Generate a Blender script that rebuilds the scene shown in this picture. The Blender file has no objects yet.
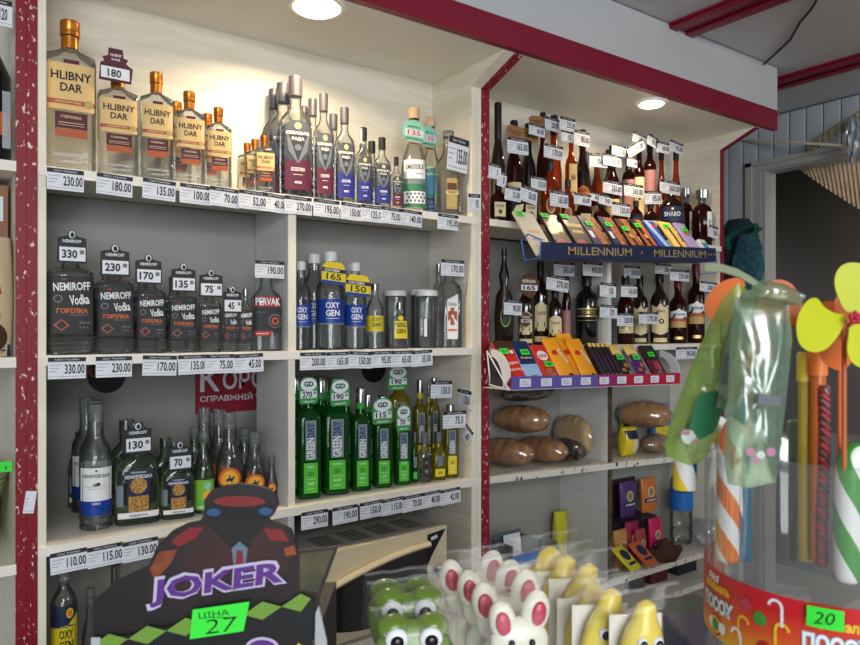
import bpy, bmesh, math, random
from mathutils import Vector, Matrix
random.seed(7)
R = math.radians
scene = bpy.context.scene
COL = scene.collection
# ---------------------------------------------------------------- camera model (metres; shelf fronts on the plane Y=0, X along the wall)
F, HY = 714.0, 330.0
EYE = Vector((0.0, -1.6, 1.5))
YS, YC = 0.585, 0.811

def ray(px, py):
    u = (px - 430.0) / F
    return Vector((YS + YC * u, YC - YS * u, (HY - py) / F))
def onY(px, py, Y):
    d = ray(px, py); t = (Y - EYE.y) / d.y
    return EYE + d * t
def onX(px, py, X):
    d = ray(px, py); return EYE + d * ((X - EYE.x) / d.x)
def onZ(px, py, Z):
    d = ray(px, py); return EYE + d * ((Z - EYE.z) / d.z)
def at(px, py, t):
    return EYE + ray(px, py) * t
def depth(p):
    return (p.x - EYE.x) * YS + (p.y - EYE.y) * YC

# ---------------------------------------------------------------- materials
def lin(c):
    def f(v):
        v /= 255.0
        return v / 12.92 if v <= .04045 else ((v + .055) / 1.055) ** 2.4
    return (f(c[0]), f(c[1]), f(c[2]), 1.0)
MATS = {}
def mat(name, col=(200, 200, 200), rough=.5, metal=0., trans=0., ior=1.45, coat=0., emit=0., spec=.5, alpha=1., grain=None, sub=0.):
    if name in MATS: return MATS[name]
    m = bpy.data.materials.new(name); m.use_nodes = True
    nt = m.node_tree; b = nt.nodes['Principled BSDF']
    c = lin(col)
    b.inputs['Base Color'].default_value = c
    b.inputs['Roughness'].default_value = rough
    b.inputs['Metallic'].default_value = metal
    b.inputs['Transmission Weight'].default_value = trans
    b.inputs['IOR'].default_value = ior
    b.inputs['Coat Weight'].default_value = coat
    b.inputs['Specular IOR Level'].default_value = spec
    b.inputs['Alpha'].default_value = alpha
    if sub:
        b.inputs['Subsurface Weight'].default_value = sub
        b.inputs['Subsurface Scale'].default_value = .01
    if emit:
        b.inputs['Emission Color'].default_value = c
        b.inputs['Emission Strength'].default_value = emit
    if grain:      # (kind, scale, second colour, amount / threshold)
        kind, sc, col2, amt = grain
        tc = nt.nodes.new('ShaderNodeTexCoord'); mp = nt.nodes.new('ShaderNodeMapping')
        nt.links.new(tc.outputs['Object'], mp.inputs['Vector'])
        mix = nt.nodes.new('ShaderNodeMix'); mix.data_type = 'RGBA'
        mix.inputs['A'].default_value = c; mix.inputs['B'].default_value = lin(col2)
        rp = nt.nodes.new('ShaderNodeValToRGB')
        if kind == 'wood':
            mp.inputs['Scale'].default_value = (1, 1, 9)
            t = nt.nodes.new('ShaderNodeTexNoise'); t.inputs['Scale'].default_value = sc
            t.inputs['Detail'].default_value = 5; t.inputs['Distortion'].default_value = 1.2
            rp.color_ramp.elements[0].position = .45; rp.color_ramp.elements[1].position = .62
        elif kind == 'chip':
            mp.inputs['Scale'].default_value = (1.5, 1, .8)
            t = nt.nodes.new('ShaderNodeTexNoise'); t.inputs['Scale'].default_value = sc
            t.inputs['Detail'].default_value = 5; t.inputs['Roughness'].default_value = .62
            rp.color_ramp.elements[0].position = amt; rp.color_ramp.elements[1].position = amt + .015
            amt = 1.
        else:
            t = nt.nodes.new('ShaderNodeTexNoise'); t.inputs['Scale'].default_value = sc
            t.inputs['Detail'].default_value = 6
            rp.color_ramp.elements[0].position = .38; rp.color_ramp.elements[1].position = .64
        nt.links.new(mp.outputs[0], t.inputs['Vector'])
        nt.links.new(t.outputs[0], rp.inputs[0])
        mu = nt.nodes.new('ShaderNodeMath'); mu.operation = 'MULTIPLY'; mu.inputs[1].default_value = amt
        nt.links.new(rp.outputs[0], mu.inputs[0]); nt.links.new(mu.outputs[0], mix.inputs['Factor'])
        nt.links.new(mix.outputs['Result'], b.inputs['Base Color'])
    MATS[name] = m
    return m

def film(name, col=(240, 245, 245), body=.06, gloss=.10, rough=.12, tint=(255, 255, 255), edge=.5):
    """thin clear plastic: mostly see-through, a little milky, with a sheen"""
    if name in MATS: return MATS[name]
    m = bpy.data.materials.new(name); m.use_nodes = True
    nt = m.node_tree; nt.nodes.clear()
    o = nt.nodes.new('ShaderNodeOutputMaterial')
    tr = nt.nodes.new('ShaderNodeBsdfTransparent'); tr.inputs[0].default_value = lin(tint)
    df = nt.nodes.new('ShaderNodeBsdfPrincipled'); df.inputs['Base Color'].default_value = lin(col); df.inputs['Roughness'].default_value = .35
    gl = nt.nodes.new('ShaderNodeBsdfGlossy'); gl.inputs['Roughness'].default_value = rough
    a = nt.nodes.new('ShaderNodeMixShader'); a.inputs[0].default_value = body
    nt.links.new(tr.outputs[0], a.inputs[1]); nt.links.new(df.outputs[0], a.inputs[2])
    lw = nt.nodes.new('ShaderNodeLayerWeight'); lw.inputs['Blend'].default_value = .25
    mu = nt.nodes.new('ShaderNodeMath'); mu.operation = 'MULTIPLY_ADD'; mu.inputs[1].default_value = edge; mu.inputs[2].default_value = gloss
    nt.links.new(lw.outputs['Facing'], mu.inputs[0])
    b = nt.nodes.new('ShaderNodeMixShader')
    nt.links.new(mu.outputs[0], b.inputs[0]); nt.links.new(a.outputs[0], b.inputs[1]); nt.links.new(gl.outputs[0], b.inputs[2])
    nt.links.new(b.outputs[0], o.inputs[0])
    MATS[name] = m
    return m

# ---------------------------------------------------------------- text outlines (built-in font)
TXT = {}
def glyphs(s, bold=0.):
    k = (s, bold)
    if k in TXT: return TXT[k]
    cu = bpy.data.curves.new('t', 'FONT'); cu.body = s; cu.size = 1.; cu.offset = bold; cu.resolution_u = 2
    ob = bpy.data.objects.new('t', cu)
    me = ob.to_mesh()
    vs = [(v.co.x, v.co.y) for v in me.vertices]; fs = [tuple(p.vertices) for p in me.polygons]
    ob.to_mesh_clear(); bpy.data.objects.remove(ob); bpy.data.curves.remove(cu)
    x0 = min(v[0] for v in vs); x1 = max(v[0] for v in vs); y0 = min(v[1] for v in vs); y1 = max(v[1] for v in vs)
    TXT[k] = ([((x - (x0 + x1) / 2), (y - (y0 + y1) / 2)) for x, y in vs], fs, x1 - x0, y1 - y0)
    return TXT[k]

# ---------------------------------------------------------------- mesh builder
def sring(cx, cy, z, a, b, n, N):
    out = []
    for i in range(N):
        th = 2 * math.pi * (i + .5) / N
        c, s = math.cos(th), math.sin(th)
        out.append((cx + a * math.copysign(abs(c) ** (2 / n), c), cy + b * math.copysign(abs(s) ** (2 / n), s), z))
    return out

class MB:
    def __init__(s): s.v, s.f, s.mi, s.mats = [], [], [], []
    def idx(s, m):
        if m not in s.mats: s.mats.append(m)
        return s.mats.index(m)
    def add(s, vs, fs, m):
        b = len(s.v); k = s.idx(m); s.v.extend(tuple(v) for v in vs)
        for f in fs: s.f.append(tuple(b + i for i in f)); s.mi.append(k)
        return s
    def box(s, x0, x1, y0, y1, z0, z1, m):
        v = [(x0, y0, z0), (x1, y0, z0), (x1, y1, z0), (x0, y1, z0), (x0, y0, z1), (x1, y0, z1), (x1, y1, z1), (x0, y1, z1)]
        return s.add(v, [(0, 3, 2, 1), (4, 5, 6, 7), (0, 1, 5, 4), (1, 2, 6, 5), (2, 3, 7, 6), (3, 0, 4, 7)], m)
    def rbox(s, x0, x1, y0, y1, z0, z1, m, r=.003, axis='y'):
        cx, cz, cy = (x0 + x1) / 2, (z0 + z1) / 2, (y0 + y1) / 2
        hx, hz, hy = (x1 - x0) / 2, (z1 - z0) / 2, (y1 - y0) / 2
        def o(d): return rrect(hx - d, (hz if axis == 'y' else hy) - d, max(r - d, .0003))
        e = min(r * .6, (hy if axis == 'y' else hz) * .5)
        st = [(-1, e), (-1 + 1e-9, 0)]
        rings = []
        H = hy if axis == 'y' else hz
        for w, d in ((-H, e), (-H + e, 0), (H - e, 0), (H, e)):
            pts = o(d)
            rings.append([(cx + a, cy + w, cz + b) if axis == 'y' else (cx + a, cy + b, cz + w) for a, b in pts])
        return s.loft(rings, m)
    def loft(s, rings, m, cap0=True, cap1=True):
        N = len(rings[0]); vs = [p for r in rings for p in r]; fs = []
        for j in range(len(rings) - 1):
            for i in range(N):
                k = (i + 1) % N
                fs.append((j * N + i, j * N + k, (j + 1) * N + k, (j + 1) * N + i))
        if cap0: fs.append(tuple(reversed(range(N))))
        if cap1: fs.append(tuple((len(rings) - 1) * N + i for i in range(N)))
        return s.add(vs, fs, m)
    def prof(s, pr, m, N=24, cx=0, cy=0, cap0=True, cap1=True):
        return s.loft([sring(cx, cy, p[0], p[1], p[2], p[3], N) for p in pr], m, cap0, cap1)
    def lathe(s, pr, m, N=24, cx=0, cy=0, cap0=True, cap1=True):
        return s.prof([(z, r, r, 2) for z, r in pr], m, N, cx, cy, cap0, cap1)
    def tube(s, pts, r, m, N=8, flat=1., up=(0, 0, 1)):
        pts = [Vector(p) for p in pts]; rings = []
        rr = r if isinstance(r, (list, tuple)) else [r] * len(pts)
        for i, p in enumerate(pts):
            d = (pts[min(i + 1, len(pts) - 1)] - pts[max(i - 1, 0)]).normalized()
            u = Vector(up)
            if abs(d.dot(u)) > .95: u = Vector((1, 0, 0))
            a = d.cross(u).normalized(); b = a.cross(d)
            rings.append([p + (a * math.cos(2 * math.pi * k / N) + b * math.sin(2 * math.pi * k / N) * flat) * rr[i] for k in range(N)])
        return s.loft([[tuple(q) for q in r_] for r_ in rings], m)
    def prism(s, pts, y0, y1, m):
        """outline of (x, z) pushed from y0 (front) to y1"""
        n = len(pts)
        v = [(x, y0, z) for x, z in pts] + [(x, y1, z) for x, z in pts]
        f = [tuple(range(n)), tuple(reversed(range(n, 2 * n)))] + [(i, i + n, (i + 1) % n + n, (i + 1) % n) for i in range(n)]
        return s.add(v, f, m)
    def poly(s, pts, m, fn, cuts=0):
        if not cuts: return s.add([fn(x, z) for x, z in pts], [tuple(range(len(pts)))], m)
        bm = bmesh.new(); vs = [bm.verts.new((x, 0, z)) for x, z in pts]; bm.faces.new(vs)
        bmesh.ops.triangulate(bm, faces=bm.faces[:], ngon_method='EAR_CLIP')
        bmesh.ops.subdivide_edges(bm, edges=bm.edges[:], cuts=cuts, use_grid_fill=True)
        bm.verts.index_update()
        out = [fn(v.co.x, v.co.z) for v in bm.verts]; fs = [tuple(v.index for v in f.verts) for f in bm.faces]; bm.free()
        return s.add(out, fs, m)
    def grid(s, x0, x1, z0, z1, m, fn, nx=1, nz=1):
        v = [fn(x0 + (x1 - x0) * i / nx, z0 + (z1 - z0) * j / nz) for j in range(nz + 1) for i in range(nx + 1)]
        f = [(j * (nx + 1) + i, j * (nx + 1) + i + 1, (j + 1) * (nx + 1) + i + 1, (j + 1) * (nx + 1) + i) for j in range(nz) for i in range(nx)]
        return s.add(v, f, m)
    def disc(s, cx, cz, rx, rz, m, fn, N=20):
        K_ = 4; v = [fn(cx, cz)] + [fn(cx + rx * q / K_ * math.cos(2 * math.pi * i / N), cz + rz * q / K_ * math.sin(2 * math.pi * i / N)) for q in range(1, K_ + 1) for i in range(N)]
        f = [(0, 1 + i, 1 + (i + 1) % N) for i in range(N)]
        for q in range(K_ - 1): f += [(1 + q * N + i, 1 + (q + 1) * N + i, 1 + (q + 1) * N + (i + 1) % N, 1 + q * N + (i + 1) % N) for i in range(N)]
        return s.add(v, f, m)
    def text(s, t, cx, cz, h, w, m, fn, bold=.015, rot=0., shear=0., stretch=True):
        """lettering h tall and at most w wide (stretch=True: exactly w wide)"""
        vs, fs, tw, th = glyphs(t, bold)
        kz = h / th; kx = w / tw if (stretch or tw * kz > w) else kz
        c, sn = math.cos(rot), math.sin(rot)
        out = []
        for x, y in vs:
            x, y = x * kx + shear * y * kz, y * kz
            out.append(fn(cx + x * c - y * sn, cz + x * sn + y * c))
        return s.add(out, fs, m)
    def sphere(s, c, rx, ry, rz, m, N=20, K=10, n=2.):
        rings = []
        for j in range(K + 1):
            th = -math.pi / 2 + math.pi * min(max(j, .12), K - .12) / K
            k = math.cos(th); rings.append(sring(c[0], c[1], c[2] + rz * math.sin(th), rx * k, ry * k, n, N))
        return s.loft(rings, m)
    def build(s, name, parent=None, smooth=40, loc=None, rot=None, noise=None):
        me = bpy.data.meshes.new(name)
        me.from_pydata(s.v, [], s.f)
        for m in s.mats: me.materials.append(m)
        me.polygons.foreach_set('material_index', s.mi)
        bm = bmesh.new(); bm.from_mesh(me)
        if noise:
            a, sc = noise
            from mathutils import noise as mn
            for v in bm.verts:
                v.co += mn.noise_vector(v.co * sc) * a
        bm.normal_update()
        if smooth:
            lim = R(smooth)
            for f in bm.faces: f.smooth = True
            for e in bm.edges:
                e.smooth = not (len(e.link_faces) != 2 or e.calc_face_angle(3.) > lim)
        bm.to_mesh(me); bm.free()
        ob = bpy.data.objects.new(name, me); COL.objects.link(ob)
        if parent: ob.parent = parent
        if loc: ob.location = loc
        if rot: ob.rotation_euler = rot
        return ob

def rrect(hx, hz, r, k=4):
    out = []
    for cx, cz, a0 in ((hx - r, hz - r, 0), (-hx + r, hz - r, 90), (-hx + r, -hz + r, 180), (hx - r, -hz + r, 270)):
        for i in range(k + 1):
            a = R(a0 + 90 * i / k); out.append((cx + r * math.cos(a), cz + r * math.sin(a)))
    return out
def flat(y): return lambda x, z: (x, y, z)

def tag(o, label=None, cat=None, group=None, kind=None):
    for k, v in (('label', label), ('category', cat), ('group', group), ('kind', kind)):
        if v: o[k] = v
    return o
def thing(name, label, cat, loc=(0, 0, 0), rz=0, group=None):
    o = bpy.data.objects.new(name, None); COL.objects.link(o); o.empty_display_size = .02
    o.location = loc; o.rotation_euler = (0, 0, rz)
    return tag(o, label, cat, group)
def dup(o, parent=None):
    c = o.copy(); COL.objects.link(c)
    if parent is not None: c.parent = parent
    for ch in list(o.children): dup(ch, c)
    return c
# ================================================================ materials of the room
m_lam = mat('white_laminate', (230, 223, 206), .45, grain=('wood', 3.2, (214, 204, 182), .5))
m_lam2 = mat('cold_laminate', (214, 214, 210), .5, grain=('wood', 3., (202, 202, 198), .5))
m_back = mat('grey_back_board', (158, 156, 150), .6)
m_edge = mat('cream_edging', (238, 232, 214), .5, grain=('n', 14., (224, 214, 190), .5))
m_raw = mat('bare_chipboard', (92, 74, 52), .9, grain=('n', 60., (58, 46, 34), .9))
m_shelf = mat('shelf_board', (240, 235, 222), .5, grain=('n', 9., (226, 219, 202), .5))
m_shelfw = mat('worn_shelf_board', (222, 217, 204), .6, grain=('n', 10., (200, 194, 180), .6)); m_chip = mat('worn_shelf_edge', (222, 217, 204), .6, grain=('chip', 34., (74, 62, 48), .60))
m_red = mat('worn_red_paint', (132, 16, 34), .42, grain=('chip', 95., (226, 205, 196), .622))
m_red2 = mat('red_trim', (128, 20, 44), .4)
m_hdr = mat('header_white', (192, 192, 192), .5)
m_ceil = mat('ceiling_panel', (196, 197, 199), .4)
m_cw = mat('unit_ceiling', (244, 240, 230), .45)
m_plank = mat('grey_planks', (172, 176, 182), .5)
m_frame = mat('door_frame_paint', (168, 166, 160), .5)
m_dark = mat('dark_room', (120, 119, 116), .8)
m_floor = mat('floor_tile', (186, 178, 166), .5)
m_black = mat('black', (14, 14, 15), .5)
m_ink = mat('ink', (18, 18, 22), .6)
m_white = mat('paper_white', (236, 236, 236), .55)
m_greyink = mat('grey_ink', (120, 122, 128), .6)
m_green = mat('fluo_green', (58, 232, 62), .6)
m_gold = mat('gold_ink', (196, 172, 110), .35, metal=.5)
m_metal = mat('bright_metal', (200, 200, 202), .25, metal=1.)

def struct(mb, name, smooth=0):
    return tag(mb.build(name, smooth=smooth), kind='structure')
struct(MB().box(-2.5, 5.5, -5, 2., -.05, 0, m_floor), 'floor')
ce = MB().box(-2.5, 5.5, -5, 2., 2.503, 2.55, m_ceil)
struct(ce, 'ceiling')
struct(MB().box(-2.5, 3.25, .46, .52, 0, 2.5, m_back), 'wall_back')
# door wall, plane X=3.25, opening Y -1.05 .. .087, Z 0 .. 2.215
w = MB()
w.box(3.25, 3.33, .21, 1.9, 0, 2.5, m_plank).box(3.25, 3.33, -1.05, .21, 2.246, 2.5, m_plank).box(3.25, 3.33, -5, -1.05, 0, 2.5, m_plank)
struct(w, 'wall_right')
pl = MB(); y = .46
while y > -1.9:
    z0 = 0 if (y > .30 or y < -1.2) else 2.3
    pl.rbox(3.240, 3.2505, y - .071, y, z0, 2.498, m_plank, .005, 'z'); y -= .075
struct(pl, 'trim_1', 30)
df = MB()
df.box(3.228, 3.25, .215, .276, 0, 2.284, m_frame).box(3.222, 3.25, -1.22, -1.05, 0, 2.285, m_frame).box(3.228, 3.25, -1.05, .215, 2.25, 2.284, m_frame)
df.box(3.214, 3.2285, .255, .284, 0, 2.292, m_frame).box(3.214, 3.2285, -1.24, .284, 2.274, 2.295, m_frame).box(3.24, 3.335, .2, .212, 0, 2.25, m_frame)
struct(df, 'door_1')
dr = MB()
dr.box(4.5, 4.55, -2., 1.2, 0, 2.5, m_dark).box(3.33, 4.5, 1.2, 1.25, 0, 2.5, m_dark).box(3.33, 4.5, -2.05, -2., 0, 2.5, m_dark).box(3.331, 3.345, -1.9, 1.1, 2.25, 2.5, m_dark)
dr.box(3.34, 3.36, .222, 1.1, 0, 2.5, m_dark)
struct(dr, 'wall_hallway')
hl = bpy.data.lights.new('hallway_fill', 'AREA'); hl.size = .5; hl.energy = 8.; hl.color = (1., .95, .88)  # unseen fill light added to lift the dark room behind the doorway
ho = bpy.data.objects.new('hallway_fill', hl); ho.location = (3.9, -.6, 2.46); COL.objects.link(ho)
for i, (a, b) in enumerate(((1.995, 2.13), (2.77, 2.89))):
    t_ = MB(); w3 = (b - a) / 3
    t_.box(a, b, -4.9, .44, 2.494, 2.5025, m_red2)
    t_.rbox(a + .004, a + w3, -4.9, .43, 2.484, 2.4945, m_red2, .004, 'y'); t_.rbox(b - w3, b - .004, -4.9, .43, 2.484, 2.4945, m_red2, .004, 'y')
    struct(t_, 'trim_%d' % (i + 2), 30)

# ================================================================ shelving
Z1, Z2, Z3, Z4 = 1.826, 1.449, 1.070, .70
ZC = 2.262
def side(mb, x0, x1, m, back=.19, cornice=True, z0=0.):
    o = [(back, z0), (back, ZC), (-.146, ZC), (0, 2.203), (0, z0)] if cornice else [(back, z0), (back, Z1 - .02), (0, Z1 - .02), (0, z0)]
    n = len(o)
    v = [(x0, a, b) for a, b in o] + [(x1, a, b) for a, b in o]
    mb.add(v, [tuple(range(n)), tuple(reversed(range(n, 2 * n)))] + [(i, (i + 1) % n, (i + 1) % n + n, i + n) for i in range(n)], m)
    return mb
def redtrim(mb, x0, x1, m, z0=0., g=None):
    """edging that follows the front of a side panel and its cornice"""
    th = .004
    pts = [(0, z0), (0, 2.203), (-.144, 2.2615)]
    off = [(-th, z0), (-th, 2.2005), (-.1445, 2.2575)]
    v = []
    for x in (x0, x1):
        v += [(x, a, b) for a, b in pts] + [(x, a, b) for a, b in off]
    for i in range(2):
        b = i
        q = [v[b], v[b + 1], v[3 + b], v[4 + b], v[6 + b], v[7 + b], v[9 + b], v[10 + b]]
        mb.add(q, [(0, 1, 3, 2), (4, 6, 7, 5), (2, 3, 7, 6), (0, 4, 5, 1), (0, 2, 6, 4), (1, 5, 7, 3)], m)
    return mb

lu = thing('shelving_unit', 'white shop shelving unit with cream edged shelves of clear vodka', 'shelving', (0, 0, 0))
side(MB(), .196, .212, m_lam).build('side_panel', lu, 0)
sp = side(MB(), 1.30, 1.337, m_lam, .206); sp.box(1.30, 1.337, .206, .44, 0, Z2 - .025, m_lam2); sp.build('side_panel', lu, 0)
sg = MB().box(1.301, 1.316, -.003, .0, 0, 2.19, m_edge).box(1.319, 1.336, -.002, .0, 0, 2.2, m_edge); sg.build('edge_strip', lu, 0)
MB().box(.197, .2115, -.003, 0, 0, 2.2, m_edge).build('edge_strip', lu, 0)
redtrim(MB(), .177, .196, m_red).build('red_trim', lu, 0)
redtrim(MB(), 1.3375, 1.352, m_red).build('red_trim', lu, 0)
MB().box(.212, 1.30, .19, .2, Z1 - .02, ZC, m_lam).build('back_panel', lu, 0)
MB().box(.212, 1.30, .205, .215, Z2 - .01, Z1 - .0205, m_back).build('back_panel', lu, 0)
MB().box(.19, 1.30, .425, .435, 0, Z2 - .03, m_back).build('back_panel', lu, 0)
MB().box(.212, 1.30, -.145, .19, ZC, ZC + .018, m_cw).build('canopy', lu, 0)
def board(x0, x1, z, back, name='shelf', par=None, zr=None, th=.02, m=None, y0=-.006):
    m = m or m_shelf
    zr = z if zr is None else zr
    b = MB()
    v = [(x0, y0, z - th), (x1, y0, zr - th), (x1, back, zr - th), (x0, back, z - th), (x0, y0, z), (x1, y0, zr), (x1, back, zr), (x0, back, z)]
    b.add(v, [(0, 3, 2, 1), (4, 5, 6, 7), (0, 1, 5, 4), (1, 2, 6, 5), (2, 3, 7, 6), (3, 0, 4, 7)], m)
    return b.build(name, par, 0)
board(.1965, 1.318, Z1, .189, par=lu); board(.1965, 1.318, Z2, .424, par=lu); board(.1965, 1.318, Z3, .424, par=lu); board(.1965, 1.318, Z4, .424, par=lu)
MB().box(.731, .752, .002, .2, Z2, Z1 - .02, m_lam2).box(.7312, .7518, -.001, .003, Z2, Z1 - .02, m_edge).build('divider', lu, 0)
MB().box(.733, .751, .006, .2, Z3, Z2 - .02, m_lam2).box(.7332, .7508, .003, .0065, Z3, Z2 - .02, m_edge).build('divider', lu, 0)
MB().box(.735, .752, .01, .42, Z4, Z3 - .02, m_lam2).build('divider', lu, 0)

# neighbouring unit, only its right end shows
nu = thing('shelving_unit', 'white shelving unit with snacks beyond the chipped red post', 'shelving', (0, 0, 0))
side(MB(), .1598, .176, m_lam, .43).build('side_panel', nu, 0)
redtrim(MB(), .1585, .1765, m_red).build('red_trim', nu, 0)
for z in (1.828, 1.447, 1.045): board(-.45, .1595, z, .40, par=nu)
board(-.45, .1595, 1.64, .40, par=nu, y0=.08, th=.012)
MB().box(-.45, .1595, .40, .41, 0, 2.262, m_lam2).build('back_panel', nu, 0)
MB().box(-.45, .1595, -.145, .40, ZC, ZC + .018, m_cw).build('canopy', nu, 0)

# right-hand unit
ru = thing('shelving_unit', 'white shelving unit with brandy bottles above bread and sweets', 'shelving', (0, 0, 0))
side(MB(), 1.352, 1.366, m_lam, .23).build('side_panel', ru, 0)
redtrim(MB(), 1.3525, 1.3665, m_red).build('red_trim', ru, 0)
side(MB(), 2.552, 2.572, m_lam, .23).build('side_panel', ru, 0)
redtrim(MB(), 2.5515, 2.5725, m_red2).build('red_trim', ru, 0)
MB().box(1.366, 2.552, .19, .2, Z1 - .02, ZC, m_lam).build('back_panel', ru, 0)
MB().box(1.366, 2.552, .232, .242, 0, Z1 - .0205, m_back).build('back_panel', ru, 0)
MB().box(1.366, 2.552, -.145, .189, ZC, ZC + .018, m_cw).build('canopy', ru, 0)
ZB0, ZB1, ZL = 1.070, 1.028, .655
def zbread(x): return ZB0 + (ZB1 - ZB0) * (x - 1.366) / 1.186
board(1.3665, 2.5515, Z1, .189, par=ru); board(1.3665, 2.5515, Z2, .231, par=ru)
for x0_, x1_, za, zb in ((1.3665, 2.5515, ZB0, ZB1), (1.3665, 2.5515, ZL, ZL), (1.3665, 2.5515, .54, .54)):
    e_ = MB(); e_.add([(x0_, -.0075, za - .02), (x1_, -.0075, zb - .02), (x1_, -.0075, zb + .0003), (x0_, -.0075, za + .0003), (x0_, .004, za + .0004), (x1_, .004, zb + .0004)], [(0, 1, 2, 3), (3, 2, 5, 4)], m_chip); e_.build('shelf_edge', ru, 0)
board(1.3665, 2.5515, ZB0, .231, par=ru, zr=ZB1, m=m_shelfw); board(1.3665, 2.5515, ZL, .231, par=ru, m=m_shelfw); board(1.3665, 2.5515, .54, .231, par=ru, m=m_shelfw)
xd = 1.905
MB().box(xd, xd + .02, .012, .231, Z2, Z1 - .02, m_lam2).build('divider', ru, 0)
for z0, z1 in ((zbread(xd) + .001, Z2 - .02), (ZL, zbread(xd) - .021)):
    MB().box(xd, xd + .02, .012, .231, z0, z1, m_lam2).box(xd + .0005, xd + .0195, .008, .0125, z0, z1, m_raw).build('divider', ru, 0)
# fascia above both units
fb = thing('fascia_board', 'long white fascia with dark red lower band along the shelving top', 'fascia')
MB().box(-.45, 2.67, -.165, -.147, 2.337, 2.5, m_hdr).build('board', fb, 0)
MB().box(-.45, 2.668, -.167, -.146, 2.262, 2.3365, m_red2).build('red_band', fb, 0)

# recessed downlights
m_ring = mat('lamp_ring', (235, 235, 232), .35)
m_glow = mat('lamp_glow', (255, 238, 206), .5, emit=6.)
for i, (x, y, z, r, lab) in enumerate(((.765, -.085, ZC, .052, 'round warm ceiling spotlight glowing above the clear vodka shelf'), (2.0, -.095, ZC, .038, 'round warm ceiling spotlight glowing above the brandy shelf'))):
    t_ = thing('downlight', lab, 'ceiling light', (x, y, z), group='recessed ceiling spotlights')
    MB().lathe([(-.002, r + .001), (-.007, r + .004), (-.007, r + .014), (-.001, r + .016)], m_ring, 36, cap0=False, cap1=False).build('trim_ring', t_)
    MB().sphere((0, 0, -.009), r, r, .007, m_glow, 32, 8).build('lens', t_)
    ld = bpy.data.lights.new('spot', 'AREA'); ld.shape = 'DISK'; ld.size = .09; ld.energy = (6.2, 2.4)[i]; ld.color = (1., .77, .50); ld.spread = R(160)
    lo = bpy.data.objects.new('spot_light', ld); lo.location = (x, y, z - .02); COL.objects.link(lo)

# cables, cord, garland, curtain, hanging bag
cab = tag(MB().tube([onZ(764, 64, 2.488), onZ(775, 54, 2.488), onZ(790, 40, 2.489), onZ(800, 22, 2.488), onZ(812, 8, 2.489), onZ(822, -10, 2.49)], .0045, m_black, 6).build('power_cable'), 'thin black cable running loosely across the ceiling panels', 'cable')
pts = [onX(738 + i * 15, 139 + i * .95, 3.236 - min(.116, .03 * i)) for i in range(0, 12)]
tag(MB().tube(pts, .006, mat('rope', (214, 205, 176), .8), 6).build('hanging_rope'), 'pale rope stretched above the doorway', 'rope')
m_leaf = mat('dry_leaf', (134, 126, 92), .8)
g = thing('dried_garland', 'dried brownish garland of small leaves strung above the rope', 'garland')
gp = [Vector((3.15, a.y, a.z)) for a in [onX(806 + i * 6, 143 - 3.2 * i - .05 * i * i + .5 * math.sin(i), 3.15) for i in range(11)]]
MB().tube(gp, .003, m_leaf, 6).build('string', g)
for i, p in enumerate(gp):
    if i in (0, 10): continue
    MB().sphere((p.x, p.y - .004, p.z - .024), .004, .011, .024, m_leaf, 8, 6).build('leaf', g, rot=None)
pb = onX(853, 140, 3.085)
lf = MB()
for j in range(12):
    pass
rings = []
for j in range(9):
    k = j / 8; wv = .007 + .018 * math.sin(math.pi * min(1, k * 1.1)) ** .7 * (1 if k < .75 else (1 - k) * 3.4 + .15)
    rings.append([(pb.x + .012 * math.cos(a) + .006 * math.sin(5 * a + j), pb.y + wv * math.sin(a), pb.z + .09 - .185 * k) for a in [2 * math.pi * q / 14 for q in range(14)]])
tag(lf.loft(rings, film('grey_bag', (150, 156, 162), .75, .08)).build('hanging_plastic_bag'), 'grey crumpled plastic bag hanging over the doorway rope', 'bag')

cu = MB(); n = 330; rows = 12
m_cur = mat('curtain_cloth', (224, 196, 164), .85, grain=('n', 30., (196, 168, 136), .6))
vs, fs = [], []
for j in range(rows + 1):
    for i in range(n + 1):
        a = i / n; b = j / rows
        # fabric gathered to the far side: the lower hem climbs towards the frame
        Yp = .115 - 1.05 * a
        drop = (.005 + min(.62, .86 * a)) * b
        vs.append((3.40 + .007 * math.sin(a * 340 - b * 9) * (.4 + b), Yp, 2.262 - drop - .01 * math.sin(a * 9) * b))
for j in range(rows):
    for i in range(n):
        fs.append((j * (n + 1) + i, j * (n + 1) + i + 1, (j + 1) * (n + 1) + i + 1, (j + 1) * (n + 1) + i))
cur = cu.add(vs, fs, m_cur).build('door_curtain'); tag(cur, 'beige pleated curtain gathered at the top of the dark doorway', 'curtain')

# clothes bag hung on the wall beside the unit
hb = thing('hanging_bag', 'dark blue and green cloth bag hanging beside the doorway', 'bag')
m_bag = mat('bag_navy', (22, 32, 44), .8, grain=('n', 12., (34, 58, 72), .8)); m_bagg = mat('bag_green', (20, 92, 70), .8)
def hung(px, py, X, w, h, m, name, ny=.05, seed=0):
    c = onX(px, py, X); mb = MB(); rings = []
    for j in range(13):
        k = j / 12; s_ = math.sin(math.pi * (.08 + .86 * k)) ** .6
        rings.append([(c.x + ny * s_ * math.cos(a) * (1 + .15 * math.sin(3 * a + seed)), c.y + w / 2 * s_ * math.sin(a) * (1 + .14 * math.sin(4 * a + j * .5 + seed)), c.z + h * (.5 - k)) for a in [2 * math.pi * q / 20 for q in range(20)]])
    return mb.loft(rings, m).build(name, hb)
hung(738, 256, 3.10, .20, .34, m_bag, 'body', .055)
hung(748, 262, 3.02, .15, .25, mat('bag_teal', (40, 76, 88), .8, grain=('n', 40., (60, 110, 120), .9)), 'pocket', .02, 2)
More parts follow.
